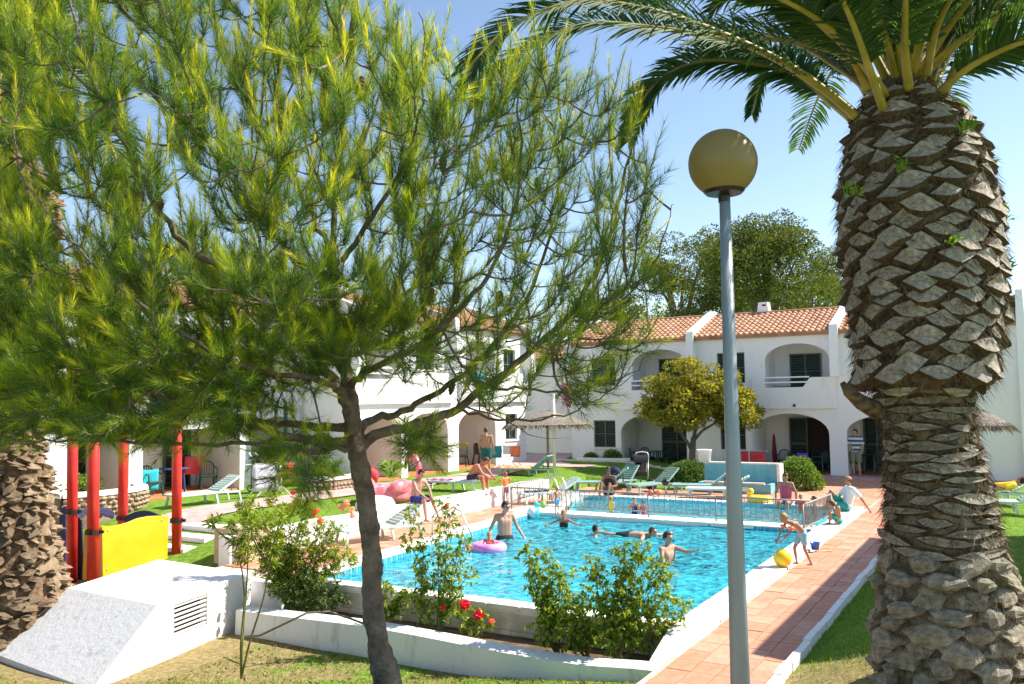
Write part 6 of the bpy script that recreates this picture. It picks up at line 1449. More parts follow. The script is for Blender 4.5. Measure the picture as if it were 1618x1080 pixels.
# laundry basket / bucket
q = W(-5.15, 17.25, .0); m = MB(); m.lathe([(.001, .9), (.20, .9), (.25, 1.28), (.27, 1.30), (.25, 1.31), (.22, 1.28), (.19, .93), (.001, .93)], q, 22); small('bucket', m, M_cloth, 'white plastic bucket standing on the edge of the blue trough', 'bucket')
# folded parasol by wall
q = W(-4.55, 24.6, .06); m = MB(); m.lathe([(.02, 0), (.03, .25), (.07, .3), (.10, .7), (.05, 1.4), (.015, 1.5)], q, 12); small('folded_parasol', m, mat('dark_red_canvas', (.25, .02, .03), .9), 'closed dark red parasol leaning in the porch left of the green door', 'parasol')
# stroller
st = empty('stroller', W(-7.35, 16.9, 0), 'black baby stroller with a pale hooped handle between the loungers', 'stroller', rz=A_+.3)
m = MB()
for sx in (-.24, .24): m.tube([(sx, -.35, .12), (sx, .0, .6), (sx, .35, 1.05)], .016, 6); m.tube([(sx, .35, .12), (sx, .05, .6)], .016, 6)
child(m.build('frame', M_steel, smooth=True), st)
m = MB(); m.tube([(-.24, .35, 1.05), (-.2, .44, 1.15), (0, .47, 1.18), (.2, .44, 1.15), (.24, .35, 1.05)], .022, 7); child(m.build('handle', M_cloth, smooth=True), st)
m = MB(); m.hexa([(-.22, -.25, .38), (.22, -.25, .38), (.22, .2, .4), (-.22, .2, .4), (-.22, -.32, .52), (.22, -.32, .52), (.22, .34, .95), (-.22, .34, .95)]); child(m.build('seat', M_black, bevel=.03), st)
m = MB()
for k in range(7):
    a0, a1 = math.radians(20+k*16), math.radians(20+(k+1)*16); f = lambda a, s: (s*.24, .22-.36*math.cos(a), .72+.36*math.sin(a)); m.add([f(a0, -1), f(a0, 1), f(a1, 1), f(a1, -1)], [(0, 1, 2, 3)])
h_ = child(m.build('hood', M_black), st); s = h_.modifiers.new('t', 'SOLIDIFY'); s.thickness = .02
for x, y in ((-.26, -.36), (.26, -.36), (-.26, .36), (.26, .36)):
    m = MB(); m.torus((x, y, .11), .095, .02, 16, 6, Matrix.Rotation(PI/2, 3, 'Y')); m.bar((x, y-.08, .11), (x, y+.08, .11), .012); m.bar((x, y, .03), (x, y, .19), .012); child(m.build('wheel', M_black, smooth=True), st)
# second stroller in the left porch
s2 = copy_tree(st, loc=GW(-15.4, 6.9, .05), rz=A_+2., label='dark stroller standing in the shade of the nearest left porch'); st['group'] = s2['group'] = 'baby strollers'
# bags
def bag(u, v, z, label, material, s=1.):
    m = MB(); m.ball((0, 0, .2*s), (.24*s, .16*s, .22*s), 14, 10); T = empty('bag', W(u, v, z), label, 'bag', rz=A_); child(m.build('body', material, smooth=True), T)
    m = MB(); m.tube([(-.1*s, 0, .36*s), (-.08*s, 0, .5*s), (.08*s, 0, .5*s), (.1*s, 0, .36*s)], .012, 6); child(m.build('handle', material), T); m = MB(); m.ball((0, -.13*s, .15*s), (.15*s, .06*s, .11*s), 10, 8); child(m.build('pocket', material, smooth=True), T)
M_navyc = mat('navy_fabric', (.02, .03, .07), .85)
bag(-7.85, 15.7, .30, 'dark rucksack lying on the lounger right of the woman with sunglasses', M_navyc, 1.1); bag(-6.6, 15.9, .0, 'dark beach bag on the ground behind the second lounger', M_black, .9); bag(-5.6, 14.6, .3, 'small dark bag on the pale lounger by the trough', M_black, .5)
bag(-14.15, 10.3, .44, 'red and white beach bag beside the agave by the left porch', M_redcloth, 1.2)

# ================================================================ INFLATABLES, BALLS AND TOYS
def ball_(x, y, z, r, material, label, mat2=None):
    q = PX(x, y, z); m = MB(); b = 0
    n, k = 20, 14
    m.ball((0, 0, 0), r, n, k)
    if mat2:
        for i in range(len(m.f)): m.m[i] = 1 if ((i % n)//4) % 2 else 0
    o = m.build('beach_ball', [material, mat2] if mat2 else material, smooth=True, loc=(q[0], q[1], z+r*.93)); tag(o, label, 'ball'); 
    v = MB(); v.lathe([(.001, .012), (.015, .012), (.018, 0)], (0, 0, r), 8); vo = v.build('valve', M_cloth); vo.parent = o; return o
ball_(1237, 895, 0, .165, M_vy, 'bright yellow ball held down on the coping by the boy')
ball_(843, 819, -.14, .17, M_vteal, 'turquoise ball floating in the far left corner of the big pool', M_cloth)
ball_(848, 803, 0, .10, M_vteal, 'small teal ball on the terrace left of the railing'); ball_(858, 802, 0, .10, M_vgreen, 'small lime green ball on the terrace beside the teal one')
ball_(951, 778, .02, .16, M_vy, 'yellow ball beside the sunbathing woman with sunglasses'); ball_(1028, 783, 0, .10, M_vred, 'left red toy ball under the loungers'); ball_(1041, 783, 0, .10, M_vorange, 'right orange-red toy ball under the loungers')
q = PX(1288, 868, 0); T = empty('toy_bucket', q, 'small blue toy bucket with a yellow spade on the terrace behind the boy', 'toy'); m = MB(); m.lathe([(.001, 0), (.07, 0), (.10, .14), (.105, .15), (.09, .14), (.001, .02)], n=16); child(m.build('bucket', M_vblue, smooth=True), T)
m = MB(); m.bar((.10, -.05, .02), (.28, -.02, .02), .02); m.box((.32, -.02, .02), (.10, .08, .015)); child(m.build('spade', M_vy), T)
# flamingo
fl = empty('inflatable_flamingo', W(-10.55, 6.7, .42), 'big pink inflatable flamingo lying on the upper lawn behind the seated man', 'inflatable', rz=A_+math.radians(0)); R90 = None
m = MB(); m.torus((0, 0, .22), .55, .24, 32, 14, sq=1.25); child(m.build('ring', M_pink, smooth=True), fl)
m = MB(); m.tube([(.62, .3, .3), (.80, .35, .62), (.78, .35, .95), (.66, .33, 1.18), (.50, .32, 1.20), (.42, .31, 1.08)], [.12, .095, .085, .09, .105, .07], 12); nk = child(m.build('neck', M_pink, smooth=True), fl)
m = MB(); m.tube([(.43, .31, 1.10), (.36, .31, .98), (.38, .31, .86)], [.06, .045, .015], 8); b_ = m.build('beak', M_black, smooth=True); b_.parent = nk
for sg in (-1, 1): m = MB(); m.ball((sg*.62, -.25, .42), (.20, .42, .22), 12, 8); child(m.build('wing', M_pink, smooth=True), fl)
m = MB(); m.ball((0, -.95, .42), (.2, .25, .2), 12, 8); child(m.build('tail', M_pink, smooth=True), fl)
# duck float
dk = empty('duck_float', W(-2.45, 13.95, 0), 'yellow duck-shaped swim ring lying on the far edge of the small pool', 'inflatable', rz=A_)
m = MB(); m.torus((0, 0, .09), .28, .10, 24, 10, sq=.8); child(m.build('ring', M_vy, smooth=True), dk); m = MB(); m.ball((-.25, 0, .30), .10, 12, 8); m.cap((-.27, 0, .12), (-.25, 0, .26), .07, .06); hd = child(m.build('head', M_vy, smooth=True), dk)
m = MB(); m.tube([(-.33, 0, .29), (-.42, 0, .27)], [.04, .015], 8); c_ = m.build('beak', M_vorange); c_.parent = hd
# pink swim ring
rg = empty('swim_ring', PX(773, 868, -.1), 'pink swim ring floating round a small child in the big pool', 'inflatable'); m = MB(); m.torus((0, 0, .05), .27, .11, 30, 12); child(m.build('ring', M_magenta, smooth=True), rg)
m = MB(); m.lathe([(.001, .02), (.014, .02), (.016, 0)], (.2, -.2, .14), 8); child(m.build('valve', M_cloth), rg)

# ================================================================ PEOPLE
M_sk = [mat('skin_fair', (.44, .235, .155), .55, (.54, .31, .22), 7), mat('skin_tan', (.40, .20, .12), .55, (.46, .24, .15), 5), mat('skin_sunburnt', (.46, .16, .09), .55, (.54, .22, .13), 7), mat('skin_brown', (.22, .11, .07), .55)]
M_hair = dict(dark=mat('hair_dark', (.02, .012, .008), .6), brown=mat('hair_brown', (.08, .04, .02), .6), blond=mat('hair_blond', (.38, .24, .09), .6), ginger=mat('hair_ginger', (.30, .12, .04), .6))
M_eye = mat('eye_dark', (.02, .015, .012), .3)
V3 = Vector
def mid(a, b, t=.5): return V3(a)*(1-t)+V3(b)*t
def stand(**k):
    J = dict(pel=(0, 0, .95), chest=(0, -.01, 1.30), neck=(0, .01, 1.49), head=(0, -.02, 1.64), shR=(-.19, 0, 1.43), shL=(.19, 0, 1.43), elR=(-.26, .03, 1.14), elL=(.26, .03, 1.14), wrR=(-.27, -.05, .89), wrL=(.27, -.05, .89),
             hipR=(-.095, 0, .92), hipL=(.095, 0, .92), knR=(-.11, -.02, .50), knL=(.11, -.02, .50), anR=(-.11, .02, .08), anL=(.11, .02, .08), look=(0, -1, 0)); J.update(k); return J
def sit_edge(**k):      # sits at z=0, feet hanging/forward
    J = dict(pel=(0, 0, .12), chest=(0, -.02, .48), neck=(0, -.03, .66), head=(0, -.07, .81), shR=(-.18, -.02, .60), shL=(.18, -.02, .60), elR=(-.25, .02, .32), elL=(.25, .02, .32), wrR=(-.22, -.12, .08), wrL=(.22, -.12, .08),
             hipR=(-.09, -.03, .10), hipL=(.09, -.03, .10), knR=(-.12, -.44, .10), knL=(.12, -.44, .10), anR=(-.12, -.48, -.30), anL=(.12, -.48, -.30), look=(0, -1, -.1)); J.update(k); return J
def capsules(J, g=0., child_=False):
    """list of (a,b,ra,rb) per region"""
    j = {k: V3(v) for k, v in J.items()}; x = (j['shL']-j['shR']).normalized(); hx = (j['hipL']-j['hipR']).normalized(); R = {}
    w_ = .86 if child_ else 1.
    t = []
    ax = (j['chest']-j['pel']).normalized()
    for s in (-1, 1):
        t += [(j['pel']+hx*s*.06*w_, j['chest']+x*s*.065*w_, .100*w_+g, .106*w_+g), (j['chest']+x*s*.075*w_, mid(j['neck'], (j['shL'] if s > 0 else j['shR']), .62)-ax*.03, .102*w_+g, .07*w_+g)]
    t += [(j['pel'], j['chest'], .105*w_+g, .11*w_+g), (j['chest'], j['neck']-ax*.05, .11*w_+g, .07*w_+g), (j['shR'], j['shL'], .062*w_+g, .062*w_+g)]
    R['torso'] = t; R['bodice'] = [t[0], t[2], (t[4][0], j['chest'], t[4][2], t[4][3])]
    R['pelvis'] = [(j['hipR'], j['hipL'], .105*w_+g, .105*w_+g), (j['pel']+hx*.05, j['pel']-hx*.05, .11*w_+g, .11*w_+g)]
    for s in 'RL':
        R['thigh'+s] = [(j['hip'+s], j['kn'+s], .088*w_+g, .056*w_+g)]; c = mid(j['kn'+s], j['an'+s], .3); R['calf'+s] = [(j['kn'+s], c, .052*w_+g, .056*w_+g), (c, j['an'+s], .056*w_+g, .034*w_+g)]
        R['uarm'+s] = [(j['sh'+s], j['el'+s], .052*w_+g, .040*w_+g)]; R['farm'+s] = [(j['el'+s], j['wr'+s], .040*w_+g, .026*w_+g)]
    R['neck'] = [(j['neck']-V3((0, 0, .02)), mid(j['neck'], j['head'], .7), .055*w_+g, .052*w_+g)]
    return R
def person(label, loc, yaw, J, sc=1., skin=0, hair='brown', wear=(), longhair=False, cap=None, glasses=False, armbands=None, is_child=False, cut=None, voxel=.0125):
    T = empty('person', loc, label, 'person', rz=yaw); T.scale = (sc, sc, sc)
    R = capsules(J, 0, is_child); j = {k: V3(v) for k, v in J.items()}; m = MB()
    for kk, reg in R.items():
        if kk == 'bodice': continue
        for a, b, ra, rb in reg: m.cap(a, b, ra, rb, 12)
    look = j['look'].normalized(); hs = 1.22 if is_child else 1.; up = (j['head']-j['neck']).normalized(); up = (up*.6+V3((0, 0, 1))*.6).normalized(); sx = look.cross(up).normalized(); up = sx.cross(look).normalized()
    H = j['head']
    def hp(a, b, c): return H+(sx*a+look*b+up*c)*hs
    def hell(mm, c, r):
        b0 = len(mm.v); mm.ball((0, 0, 0), (1, 1, 1), 16, 12)
        for i in range(b0, len(mm.v)): v = mm.v[i]; mm.v[i] = tuple(hp(c[0]+v[0]*r[0], c[1]+v[1]*r[1], c[2]+v[2]*r[2]))
    hell(m, (0, -.01, .02), (.074, .094, .100)); hell(m, (0, .02, -.05), (.056, .066, .068)); m.cap(hp(0, .085, .01), hp(0, .104, -.022), .012*hs, .016*hs, 8)      # skull, jaw, nose
    for s in (-1, 1): hell(m, (s*.076, -.005, -.005), (.012, .022, .032))
    hell(m, (0, .078, -.058), (.024, .014, .008)); hell(m, (0, .075, .03), (.055, .018, .010))
    # hands and feet
    for s, sg in (('R', -1), ('L', 1)):
        w_ = j['wr'+s]; d = (w_-j['el'+s]).normalized(); hd = J.get('hand'+s); d = V3(hd).normalized() if hd else d
        side = d.cross(look if abs(d.dot(look)) < .9 else V3((0, 0, 1))).normalized(); pn = side.cross(d).normalized(); pc = w_+d*.075
        for q in (-1, 0, 1): m.cap(w_+d*.01, pc+side*q*.022, .022, .017, 8)
        for q, L in ((-1.5, .056), (-.5, .072), (.5, .068), (1.5, .05)):
            a = pc+side*q*.0175+d*.005; b = a+d*L*.55+side*q*.004+pn*.006*sg; c = b+d*L*.4+pn*.022*sg; m.cap(a, b, .0105, .0098, 6); m.cap(b, c, .0098, .0085, 6)
        a = w_+d*.03+side*.026*-sg; m.cap(a, a+d*.045+side*.035*-sg, .014, .011, 6)
        an = j['an'+s]; kn = j['kn'+s]; f = J.get('foot'+s); f = V3(f).normalized() if f else (look-V3((0, 0, look.z))).normalized()
        dn = V3((0, 0, -1)) if not f.z < -.5 else V3((0, 0, 0))
        m.cap(an+dn*.035-f*.035, an+dn*.045+f*.10, .036, .030, 8)
        for q in (-1, -.4, .2, .8): m.cap(an+dn*.048+f*.10+f.cross(V3((0, 0, 1)))*q*.026, an+dn*.05+f*(.145-.01*abs(q))+f.cross(V3((0, 0, 1)))*q*.028, .014, .012, 6)
    if cut is not None: pass
    o = child(m.build('body', M_sk[skin]), T); rm = o.modifiers.new('remesh', 'REMESH'); rm.mode = 'VOXEL'; rm.voxel_size = voxel; rm.use_smooth_shade = True; sm = o.modifiers.new('smooth', 'SMOOTH'); sm.factor = .6; sm.iterations = 8
    # eyes
    for s in (-1, 1): e = MB(); e.ball(hp(s*.031, .082, .008), (.011*hs,)*3, 8, 6); child(e.build('eye', M_eye, smooth=True), T)
    # hair: shell over the skull, open at the face
    h = MB(); b0 = 0; n, k = 20, 14; h.ball((0, 0, 0), (1, 1, 1), n, k); rr = random.Random(len(label)); keep = []
    for i, v in enumerate(h.v):
        jit = 1+.05*math.sin(v[0]*9+v[2]*11)+.03*rr.uniform(-1, 1); h.v[i] = (v[0]*.084*jit, v[1]*.103*jit, v[2]*.108*jit)
    F = []
    for f in h.f:
        c = [sum(h.v[q][z] for q in f)/len(f) for z in range(3)]
        if (c[1] > .035 and c[2] < .055) or (c[2] < -.02 and c[1] > -.02) or c[2] < -.075: continue
        F.append(f)
    h.f = F; h.m = [0]*len(F); h.v = [tuple(hp(v[0], v[1]-.012, v[2]+.024)) for v in h.v]; ho = child(h.build('hair', M_hair[hair], smooth=True), T); s_ = ho.modifiers.new('t', 'SOLIDIFY'); s_.thickness = .012*hs
    if longhair:
        h = MB(); h.tube([hp(0, -.08, .04), hp(0, -.105, -.05), hp(0, -.10, -.16), hp(0, -.09, -.25)], [.05, .07, .06, .015], 10); h.tube([hp(0, -.03, .12), hp(0, -.05, .145), hp(0, -.09, .12)], [.03, .04, .03], 8); child(h.build('long_hair', M_hair[hair], smooth=True), T)
    if cap:
        h = MB(); F = []; h.ball((0, 0, 0), (.092, .112, .10), 18, 12); h.f = [f for f in h.f if sum(h.v[q][2] for q in f)/4 > .01]; h.m = [0]*len(h.f); h.v = [tuple(hp(v[0], v[1]-.01, v[2]+.035)) for v in h.v]
        b = len(h.v); h.add([hp(-.07, .07, .048), hp(.07, .07, .048), hp(.06, .17, .035), hp(-.06, .17, .035)], [(0, 1, 2, 3)]); co = child(h.build('cap', cap, smooth=True), T); s_ = co.modifiers.new('t', 'SOLIDIFY'); s_.thickness = .012
    if glasses:
        h = MB()
        for s in (-1, 1): b0 = len(h.v); h.ball((0, 0, 0), (1, 1, 1), 10, 6); h.v[b0:] = [tuple(hp(s*.032+v[0]*.026, .092+v[1]*.008, .008+v[2]*.018)) for v in h.v[b0:]]
        h.bar(hp(-.075, .0, .012), hp(-.05, .09, .012), .006); h.bar(hp(.075, .0, .012), hp(.05, .09, .012), .006); h.bar(hp(-.01, .098, .012), hp(.01, .098, .012), .006); child(h.build('sunglasses', M_black, smooth=True), T)
    RC = {}
    for wname, material, parts in wear:
        h = MB(); rg_ = capsules(J, .014 if 'shirt' in wname or 'trunks' in wname else .008, is_child)
        for pt in parts:
            f0, f1 = 0., 1.
            if isinstance(pt, tuple): pt, f0, f1 = pt
            for a, b, ra, rb in rg_[pt]:
                ra2, rb2 = ra+(rb-ra)*f0, ra+(rb-ra)*f1; ext = .02 if ('trunks' in wname or 'shirt' in wname) and ('thigh' in pt or 'uarm' in pt) else 0; h.cap(mid(a, b, f0), mid(a, b, f1), ra2+ext*.4, rb2+ext, 12)
        oo = child(h.build(wname, material), T); rm = oo.modifiers.new('remesh', 'REMESH'); rm.mode = 'VOXEL'; rm.voxel_size = .0135; rm.use_smooth_shade = True; sm = oo.modifiers.new('smooth', 'SMOOTH'); sm.factor = .6; sm.iterations = 3
    if armbands:
        for s in 'RL':
            a, b = j['sh'+s], j['el'+s]; d = (b-a).normalized(); h = MB(); Rm = d.to_track_quat('Z', 'Y').to_matrix(); h.torus(mid(a, b, .5), .062, .045, 18, 10, Rm); child(h.build('armband', armbands, smooth=True), T)
    return T
def trunks(mt, f=.55): return ('trunks', mt, ['pelvis', ('thighR', 0, f), ('thighL', 0, f)])
def swimsuit(mt): return ('swimsuit', mt, ['pelvis', 'bodice'])
def shirt(mt): return ('shirt', mt, ['torso', ('uarmR', 0, .7), ('uarmL', 0, .7), ('pelvis', 0, 1)])
c_navy = mat('navy_trunks', (.02, .03, .16), .8, (.04, .05, .24), 4); c_green = mat('green_trunks', (.01, .10, .09), .8); c_lblue = mat('light_blue_trunks', (.30, .52, .62), .8); c_pinks = mat('pink_swimsuit', (.55, .08, .15), .7, (.65, .13, .2), 6)
c_black = mat('black_swimwear', (.02, .02, .02), .7); c_khaki = mat('khaki_shorts', (.20, .23, .15), .9); c_plum = mat('plum_trunks', (.20, .02, .08), .8); c_teal = mat('teal_trunks', (.02, .35, .28), .8); c_white = mat('white_shirt', (.76, .78, .80), .9)
def striped():
    m_ = bpy.data.materials.new('striped_shirt'); m_.use_nodes = True; n = m_.node_tree.nodes; l = m_.node_tree.links; B = n['Principled BSDF']; B.inputs['Roughness'].default_value = .9
    tc = n.new('ShaderNodeTexCoord'); wv = n.new('ShaderNodeTexWave'); wv.bands_direction = 'Z'; wv.inputs['Scale'].default_value = 1.9; wv.inputs['Distortion'].default_value = .3; l.new(tc.outputs['Object'], wv.inputs[0]); r = n.new('ShaderNodeValToRGB'); r.color_ramp.interpolation = 'CONSTANT'
    r.color_ramp.elements[0].color = (.05, .07, .13, 1); r.color_ramp.elements[1].position = .4; r.color_ramp.elements[1].color = (.42, .50, .56, 1); k = r.color_ramp.elements.new(.75); k.color = (.62, .66, .68, 1); l.new(wv.outputs[1], r.inputs[0]); l.new(r.outputs[0], B.inputs['Base Color']); return m_
def yaw_to(dx, dy): return math.atan2(dy, dx)+PI/2      # model faces -Y; make it face (dx,dy)
YU, YV = lambda a, b: (UU*a+VV*b)[0], lambda a, b: (UU*a+VV*b)[1]
def yuv(a, b): q = UU*a+VV*b; return yaw_to(q[0], q[1])
# 1 seated man on the low wall
person('man in navy trunks sitting on the low white wall in front of the flamingo', W(-9.42, 6.45, .46), yuv(1, -.2), sit_edge(chest=(0, -.06, .46), neck=(0, -.14, .63), head=(0, -.22, .76), look=(0, -1, -.45), shR=(-.18, -.12, .57), shL=(.18, -.12, .57), elR=(-.22, -.28, .36), elL=(.22, -.28, .36), wrR=(-.12, -.46, .20), wrL=(.12, -.46, .20), knR=(-.13, -.46, .10), knL=(.15, -.44, .12), anR=(-.14, -.54, -.36), anL=(.17, -.66, -.30)), 1., 0, 'dark', [trunks(c_navy, .7)])
# 2 hunched man on lounger
person('sunburnt man hunched forward on the lounger edge, bending to the child in orange armbands', W(-9.85, 9.75, .72), yuv(1, .1), sit_edge(pel=(0, 0, .10), chest=(0, -.18, .38), neck=(0, -.36, .46), head=(0, -.46, .56), look=(0, -1, -.8), shR=(-.19, -.30, .44), shL=(.19, -.30, .44), elR=(-.22, -.46, .24), elL=(.22, -.46, .24), wrR=(-.12, -.62, .12), wrL=(.12, -.62, .12), knR=(-.13, -.42, .12), knL=(.13, -.42, .12), anR=(-.14, -.46, -.30), anL=(.14, -.46, -.30)), 1.05, 2, 'brown', [trunks(mat('dark_trunks', (.05, .04, .05), .8), .5)])
# 3 child
person('small child in orange armbands and plum trunks standing at the foot of the low wall', W(-9.0, 10.3, -.03), yuv(-1, .3), stand(elR=(-.42, -.05, 1.28), elL=(.42, -.05, 1.28), wrR=(-.50, -.2, 1.20), wrL=(.50, -.2, 1.20)), .56, 2, 'ginger', [trunks(c_plum, .4), ('float_vest', M_vorange, ['torso'])], armbands=M_vorange, is_child=True)
# 4 standing man
person('bare-backed man in green trunks standing on the far path with his back to us', GW(-12.2, 14.3, .0), yuv(-.5, 1), stand(anR=(-.13, .10, .08), knR=(-.12, .02, .5), elL=(.25, .08, 1.15), wrL=(.22, -.04, .92)), .98, 1, 'brown', [trunks(c_green, .6)])
# 5 wading man
person('bare-chested man in sunglasses standing waist-deep by the left edge of the big pool', W(-6.15, 5.5, -1.05), yuv(.8, -.6), stand(head=(.02, -.04, 1.63), look=(.5, -1, -.1), elR=(-.33, .02, 1.16), wrR=(-.40, -.12, .93), elL=(.32, .02, 1.16), wrL=(.42, -.10, .95)), 1.03, 0, 'dark', [trunks(c_black, .5)], glasses=True)
# 6 child in ring
person('small child sitting in the pink swim ring beside the wading man', PX(773, 868, -.1)+np.array([0, 0, -.52]), yuv(.6, -1), stand(elR=(-.30, -.12, 1.2), elL=(.30, -.12, 1.2), wrR=(-.24, -.30, 1.12), wrL=(.24, -.30, 1.12)), .50, 2, 'blond', [swimsuit(c_pinks)], is_child=True)
def wz(x, y, dz): q = PX(x, y, -.1); return (q[0], q[1], -.1-dz)
# 7-11 swimmers
person('child with arms spread wide swimming near the turquoise ball in the big pool', wz(891, 832, .86), yuv(.3, -1), stand(elR=(-.36, -.1, 1.34), wrR=(-.52, -.22, 1.28), elL=(.38, -.1, 1.34), wrL=(.58, -.2, 1.30)), .72, 2, 'blond', [swimsuit(c_black)], is_child=True)
person('swimmer with only a wet dark head above the water in mid pool', wz(941, 845, 1.28), yuv(.9, .4), stand(look=(.3, -1, .1)), .86, 1, 'dark', [trunks(c_black, .4)])
sw = dict(pel=(0, .62, .0), chest=(0, .28, .02), neck=(0, .10, .05), head=(0, -.04, .14), shR=(-.18, .14, .03), shL=(.18, .14, .03), elR=(-.42, .06, .0), elL=(.45, .0, .02), wrR=(-.62, -.1, -.03), wrL=(.66, -.12, .02), hipR=(-.09, .66, -.02), hipL=(.09, .66, -.02), knR=(-.14, 1.05, .0), knL=(.12, 1.06, -.04), anR=(-.14, 1.48, .04), anL=(.14, 1.45, -.02), look=(0, -1, .2), footR=(0, .4, .9), footL=(0, 1, .1))
person('man floating with legs stretched out and feet breaking the surface behind him', wz(1030, 848, .02), yuv(1, -.12), sw, .95, 0, 'brown', [trunks(c_black, .5)])
person('man chest-deep in the pool pointing to the right with an outstretched arm', wz(1055, 883, 1.22), yuv(.9, -.3), stand(elR=(-.30, -.12, 1.22), wrR=(-.24, -.32, 1.12), elL=(.18, -.34, 1.38), wrL=(.10, -.60, 1.44), look=(.1, -1, 0)), 1.0, 0, 'dark', [trunks(c_black, .5)])
# boy with the yellow ball
person('boy in light blue trunks and orange armbands bending over the bright yellow ball', PX(1262, 893, 0), yaw_to(-1, -.25), stand(pel=(0, .16, .93), chest=(0, -.10, 1.18), neck=(0, -.30, 1.28), head=(0, -.42, 1.36), look=(0, -1, -.7), shR=(-.18, -.24, 1.22), shL=(.18, -.24, 1.22), elR=(-.22, -.40, .96), elL=(.22, -.40, .96), wrR=(-.12, -.58, .74), wrL=(.12, -.58, .74), hipR=(-.09, .14, .88), hipL=(.09, .14, .88), knR=(-.12, -.04, .48), knL=(.14, .12, .48), anR=(-.13, .02, .08), anL=(.16, .30, .08)), .64, 1, 'blond', [trunks(c_lblue, .55)], armbands=M_vorange, is_child=True)
# woman with sunglasses
person('tanned woman in sunglasses sitting on the terrace behind the railing', PX(963, 782, 0), yuv(.1, -1), sit_edge(knR=(-.14, -.36, .42), knL=(.14, -.38, .40), anR=(-.14, -.62, .04), anL=(.14, -.64, .04), wrR=(-.14, -.36, .30), wrL=(.14, -.36, .30)), .98, 3, 'dark', [swimsuit(c_black)], glasses=True)
person('toddler standing at the left edge of the small pool behind the railing, blond hair', PX(880, 812, 0), yuv(1, -.3), stand(), .42, 1, 'blond', [trunks(mat('sky_trunks', (.08, .35, .65), .8), .5)], is_child=True)
person('blond child in a yellow float vest in the small pool behind the railing', wz(966, 812, .40), yuv(-.4, -1), stand(elR=(-.3, -.1, 1.2), elL=(.3, -.1, 1.2)), .50, 0, 'blond', [('float_vest', M_vy, ['torso'])], is_child=True)
person('child in coral armbands in the small pool, left one of the pair by the railing', wz(1003, 816, .38), yuv(.4, -1), stand(), .50, 0, 'brown', [swimsuit(c_navy)], armbands=M_vorange, is_child=True)
person('brown-haired child in the small pool, right one of the pair by the railing', wz(1017, 817, .38), yuv(-.3, -1), stand(), .47, 1, 'brown', [swimsuit(c_pinks)], is_child=True)
# woman in pink at the far edge
person('woman in a pink swimsuit sitting on the far edge of the small pool', W(-1.62, 13.72, .0), yuv(0, -1), sit_edge(look=(.5, -1, -.5), head=(.02, -.1, .80), elR=(-.30, .02, .34), wrR=(-.30, -.02, .06), elL=(.29, .0, .34), wrL=(.29, -.04, .06)), .98, 1, 'brown', [swimsuit(c_pinks)], longhair=True)
person('toddler in a coral top standing in the small pool beside the woman in pink', wz(1266, 810, .42), yuv(.3, -1), stand(), .52, 0, 'blond', [('float_vest', M_vred, ['torso'])], armbands=M_vblue, is_child=True)
person('dark-haired child in black at the right end of the small pool', wz(1288, 828, .30), yuv(-1, -.2), stand(), .56, 1, 'brown', [swimsuit(c_black)], is_child=True)
person('child in the right corner of the small pool seen from behind, only head and shoulders', wz(1275, 834, .36), yuv(-.6, -1), stand(), .48, 2, 'brown', [swimsuit(c_navy)], is_child=True)
person('child in teal trunks crouching behind the slanting railing', PX(1327, 828, 0)+np.array([0, 0, .0]), yuv(-1, -.2), sit_edge(knR=(-.14, -.30, .38), knL=(.14, -.30, .38), anR=(-.14, -.36, .04), anL=(.14, -.36, .04), chest=(0, -.10, .42), neck=(0, -.2, .58), head=(0, -.27, .70)), .66, 1, 'brown', [trunks(c_teal, .6)], is_child=True)
# seated man with cap on the right
person('man in a cap and white shirt sitting on the terrace leaning on one hand', PX(1338, 806, 0), yuv(-.9, -.6), sit_edge(chest=(0, .10, .46), neck=(0, .10, .64), head=(0, .06, .79), shR=(-.18, .10, .58), shL=(.18, .10, .58), elL=(.30, .28, .34), wrL=(.36, .44, .06), elR=(-.26, -.06, .38), wrR=(-.20, -.34, .42), knR=(-.14, -.36, .50), knL=(.15, -.46, .20), anR=(-.14, -.52, .08), anL=(.10, -.80, .07)), 1.0, 1, 'brown', [trunks(c_teal, .6), shirt(c_white)], cap=mat('brown_cap', (.35, .20, .12), .8))
# man in the doorway
person('man in a striped polo shirt and khaki shorts standing in the porch', W(-1.15, 23.25, .05), yuv(-.2, -1), stand(elR=(-.28, .0, 1.15), wrR=(-.10, -.16, 1.05), elL=(.27, .02, 1.15), wrL=(.24, -.10, .93), look=(-.3, -1, -.2)), 1.0, 0, 'brown', [trunks(c_khaki, .85), shirt(striped())])
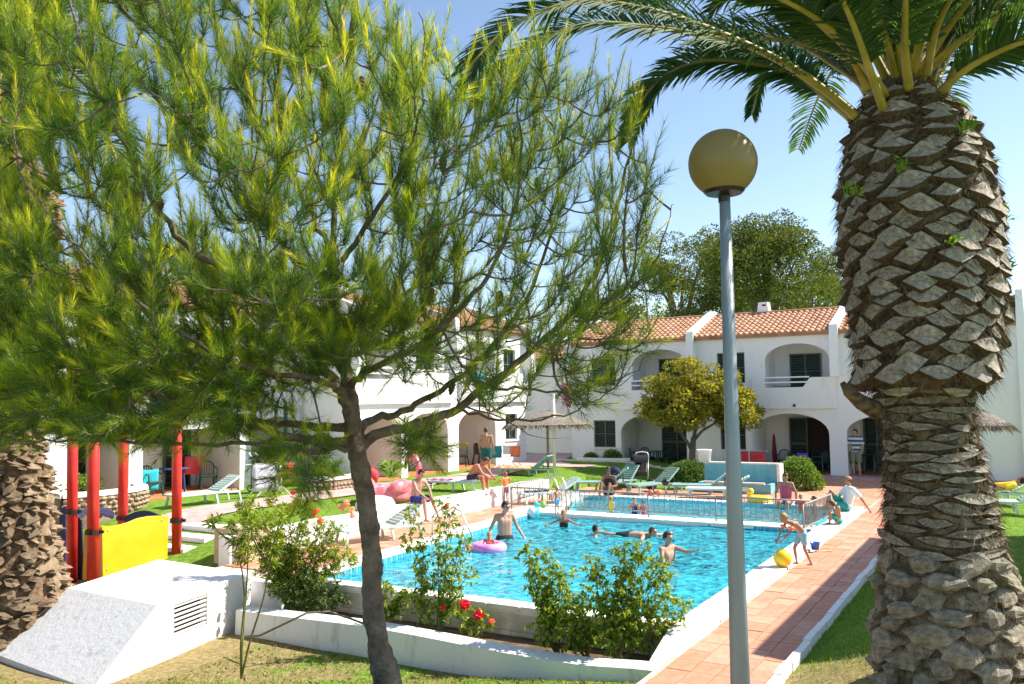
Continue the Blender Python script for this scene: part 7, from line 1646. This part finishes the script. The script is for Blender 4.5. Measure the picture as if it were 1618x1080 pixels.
# man lying on the lounger at right
lie = dict(pel=(0, .0, .12), chest=(0, .34, .16), neck=(0, .52, .24), head=(0, .64, .34), shR=(-.19, .48, .20), shL=(.19, .48, .20), elR=(-.30, .25, .12), elL=(.30, .25, .12), wrR=(-.22, .02, .16), wrL=(.22, .02, .16), hipR=(-.09, -.04, .11), hipL=(.09, -.04, .11), knR=(-.1, -.44, .22), knL=(.12, -.46, .12), anR=(-.1, -.84, .08), anL=(.12, -.88, .07), look=(-.3, -.4, 1), footR=(0, -.3, 1), footL=(0, -.3, 1))
person('man in a yellow shirt lying on the far lounger right of the palm trunk', W(3.6, 16.5, .32), yuv(-1, .1), lie, 1.0, 1, 'dark', [trunks(c_navy, .6), shirt(M_vy)])
print('objects', len(bpy.data.objects))
# dead leaves and needles lying on the foreground ground
n = 3800; u = rng.uniform(-9, .2, n); v = rng.uniform(-7, -1.6, n); k = (u < -9.4) | (u > -6.2) | (v > -1.2) | (v < -4.7); u, v = u[k], v[k]; n = len(u)
pp = np.concatenate([O2+u[:, None]*UU+v[:, None]*VV, gz(u, v)[:, None]+.015], 1); dd = np.stack([rng.normal(size=n), rng.normal(size=n), rng.uniform(-.1, .35, n)], 1)
o = link('leaf_litter', leaf_mesh('leaf_litter', pp, dd, rng.uniform(.03, .09, n), rng.uniform(.01, .035, n), mat('dead_leaf', (.10, .055, .025), .9, (.42, .27, .12), attr='var'), rng.random(n), droop=-.1)); tag(o, 'dry fallen leaves scattered over the bare ground under the pine', 'leaf litter', kind='stuff')
for x, y, d in ((170, 838, lerpd(170)), (255, 822, lerpd(255)), (168, 900, lerpd(168)), (256, 885, lerpd(256))):
    q = PD(x, y, d-.03); m = MB(); m.ball(q, .028, 8, 6); wchild(m.build('bolt', M_steel), pg, piv)

for _o in bpy.data.objects:
    if _o.get('label') and not 4 <= len(_o['label'].split()) <= 16: print('LONG', len(_o['label'].split()), _o['label'])
print('tris', sum(len(o.data.polygons) for o in bpy.data.objects if o.type == 'MESH'))
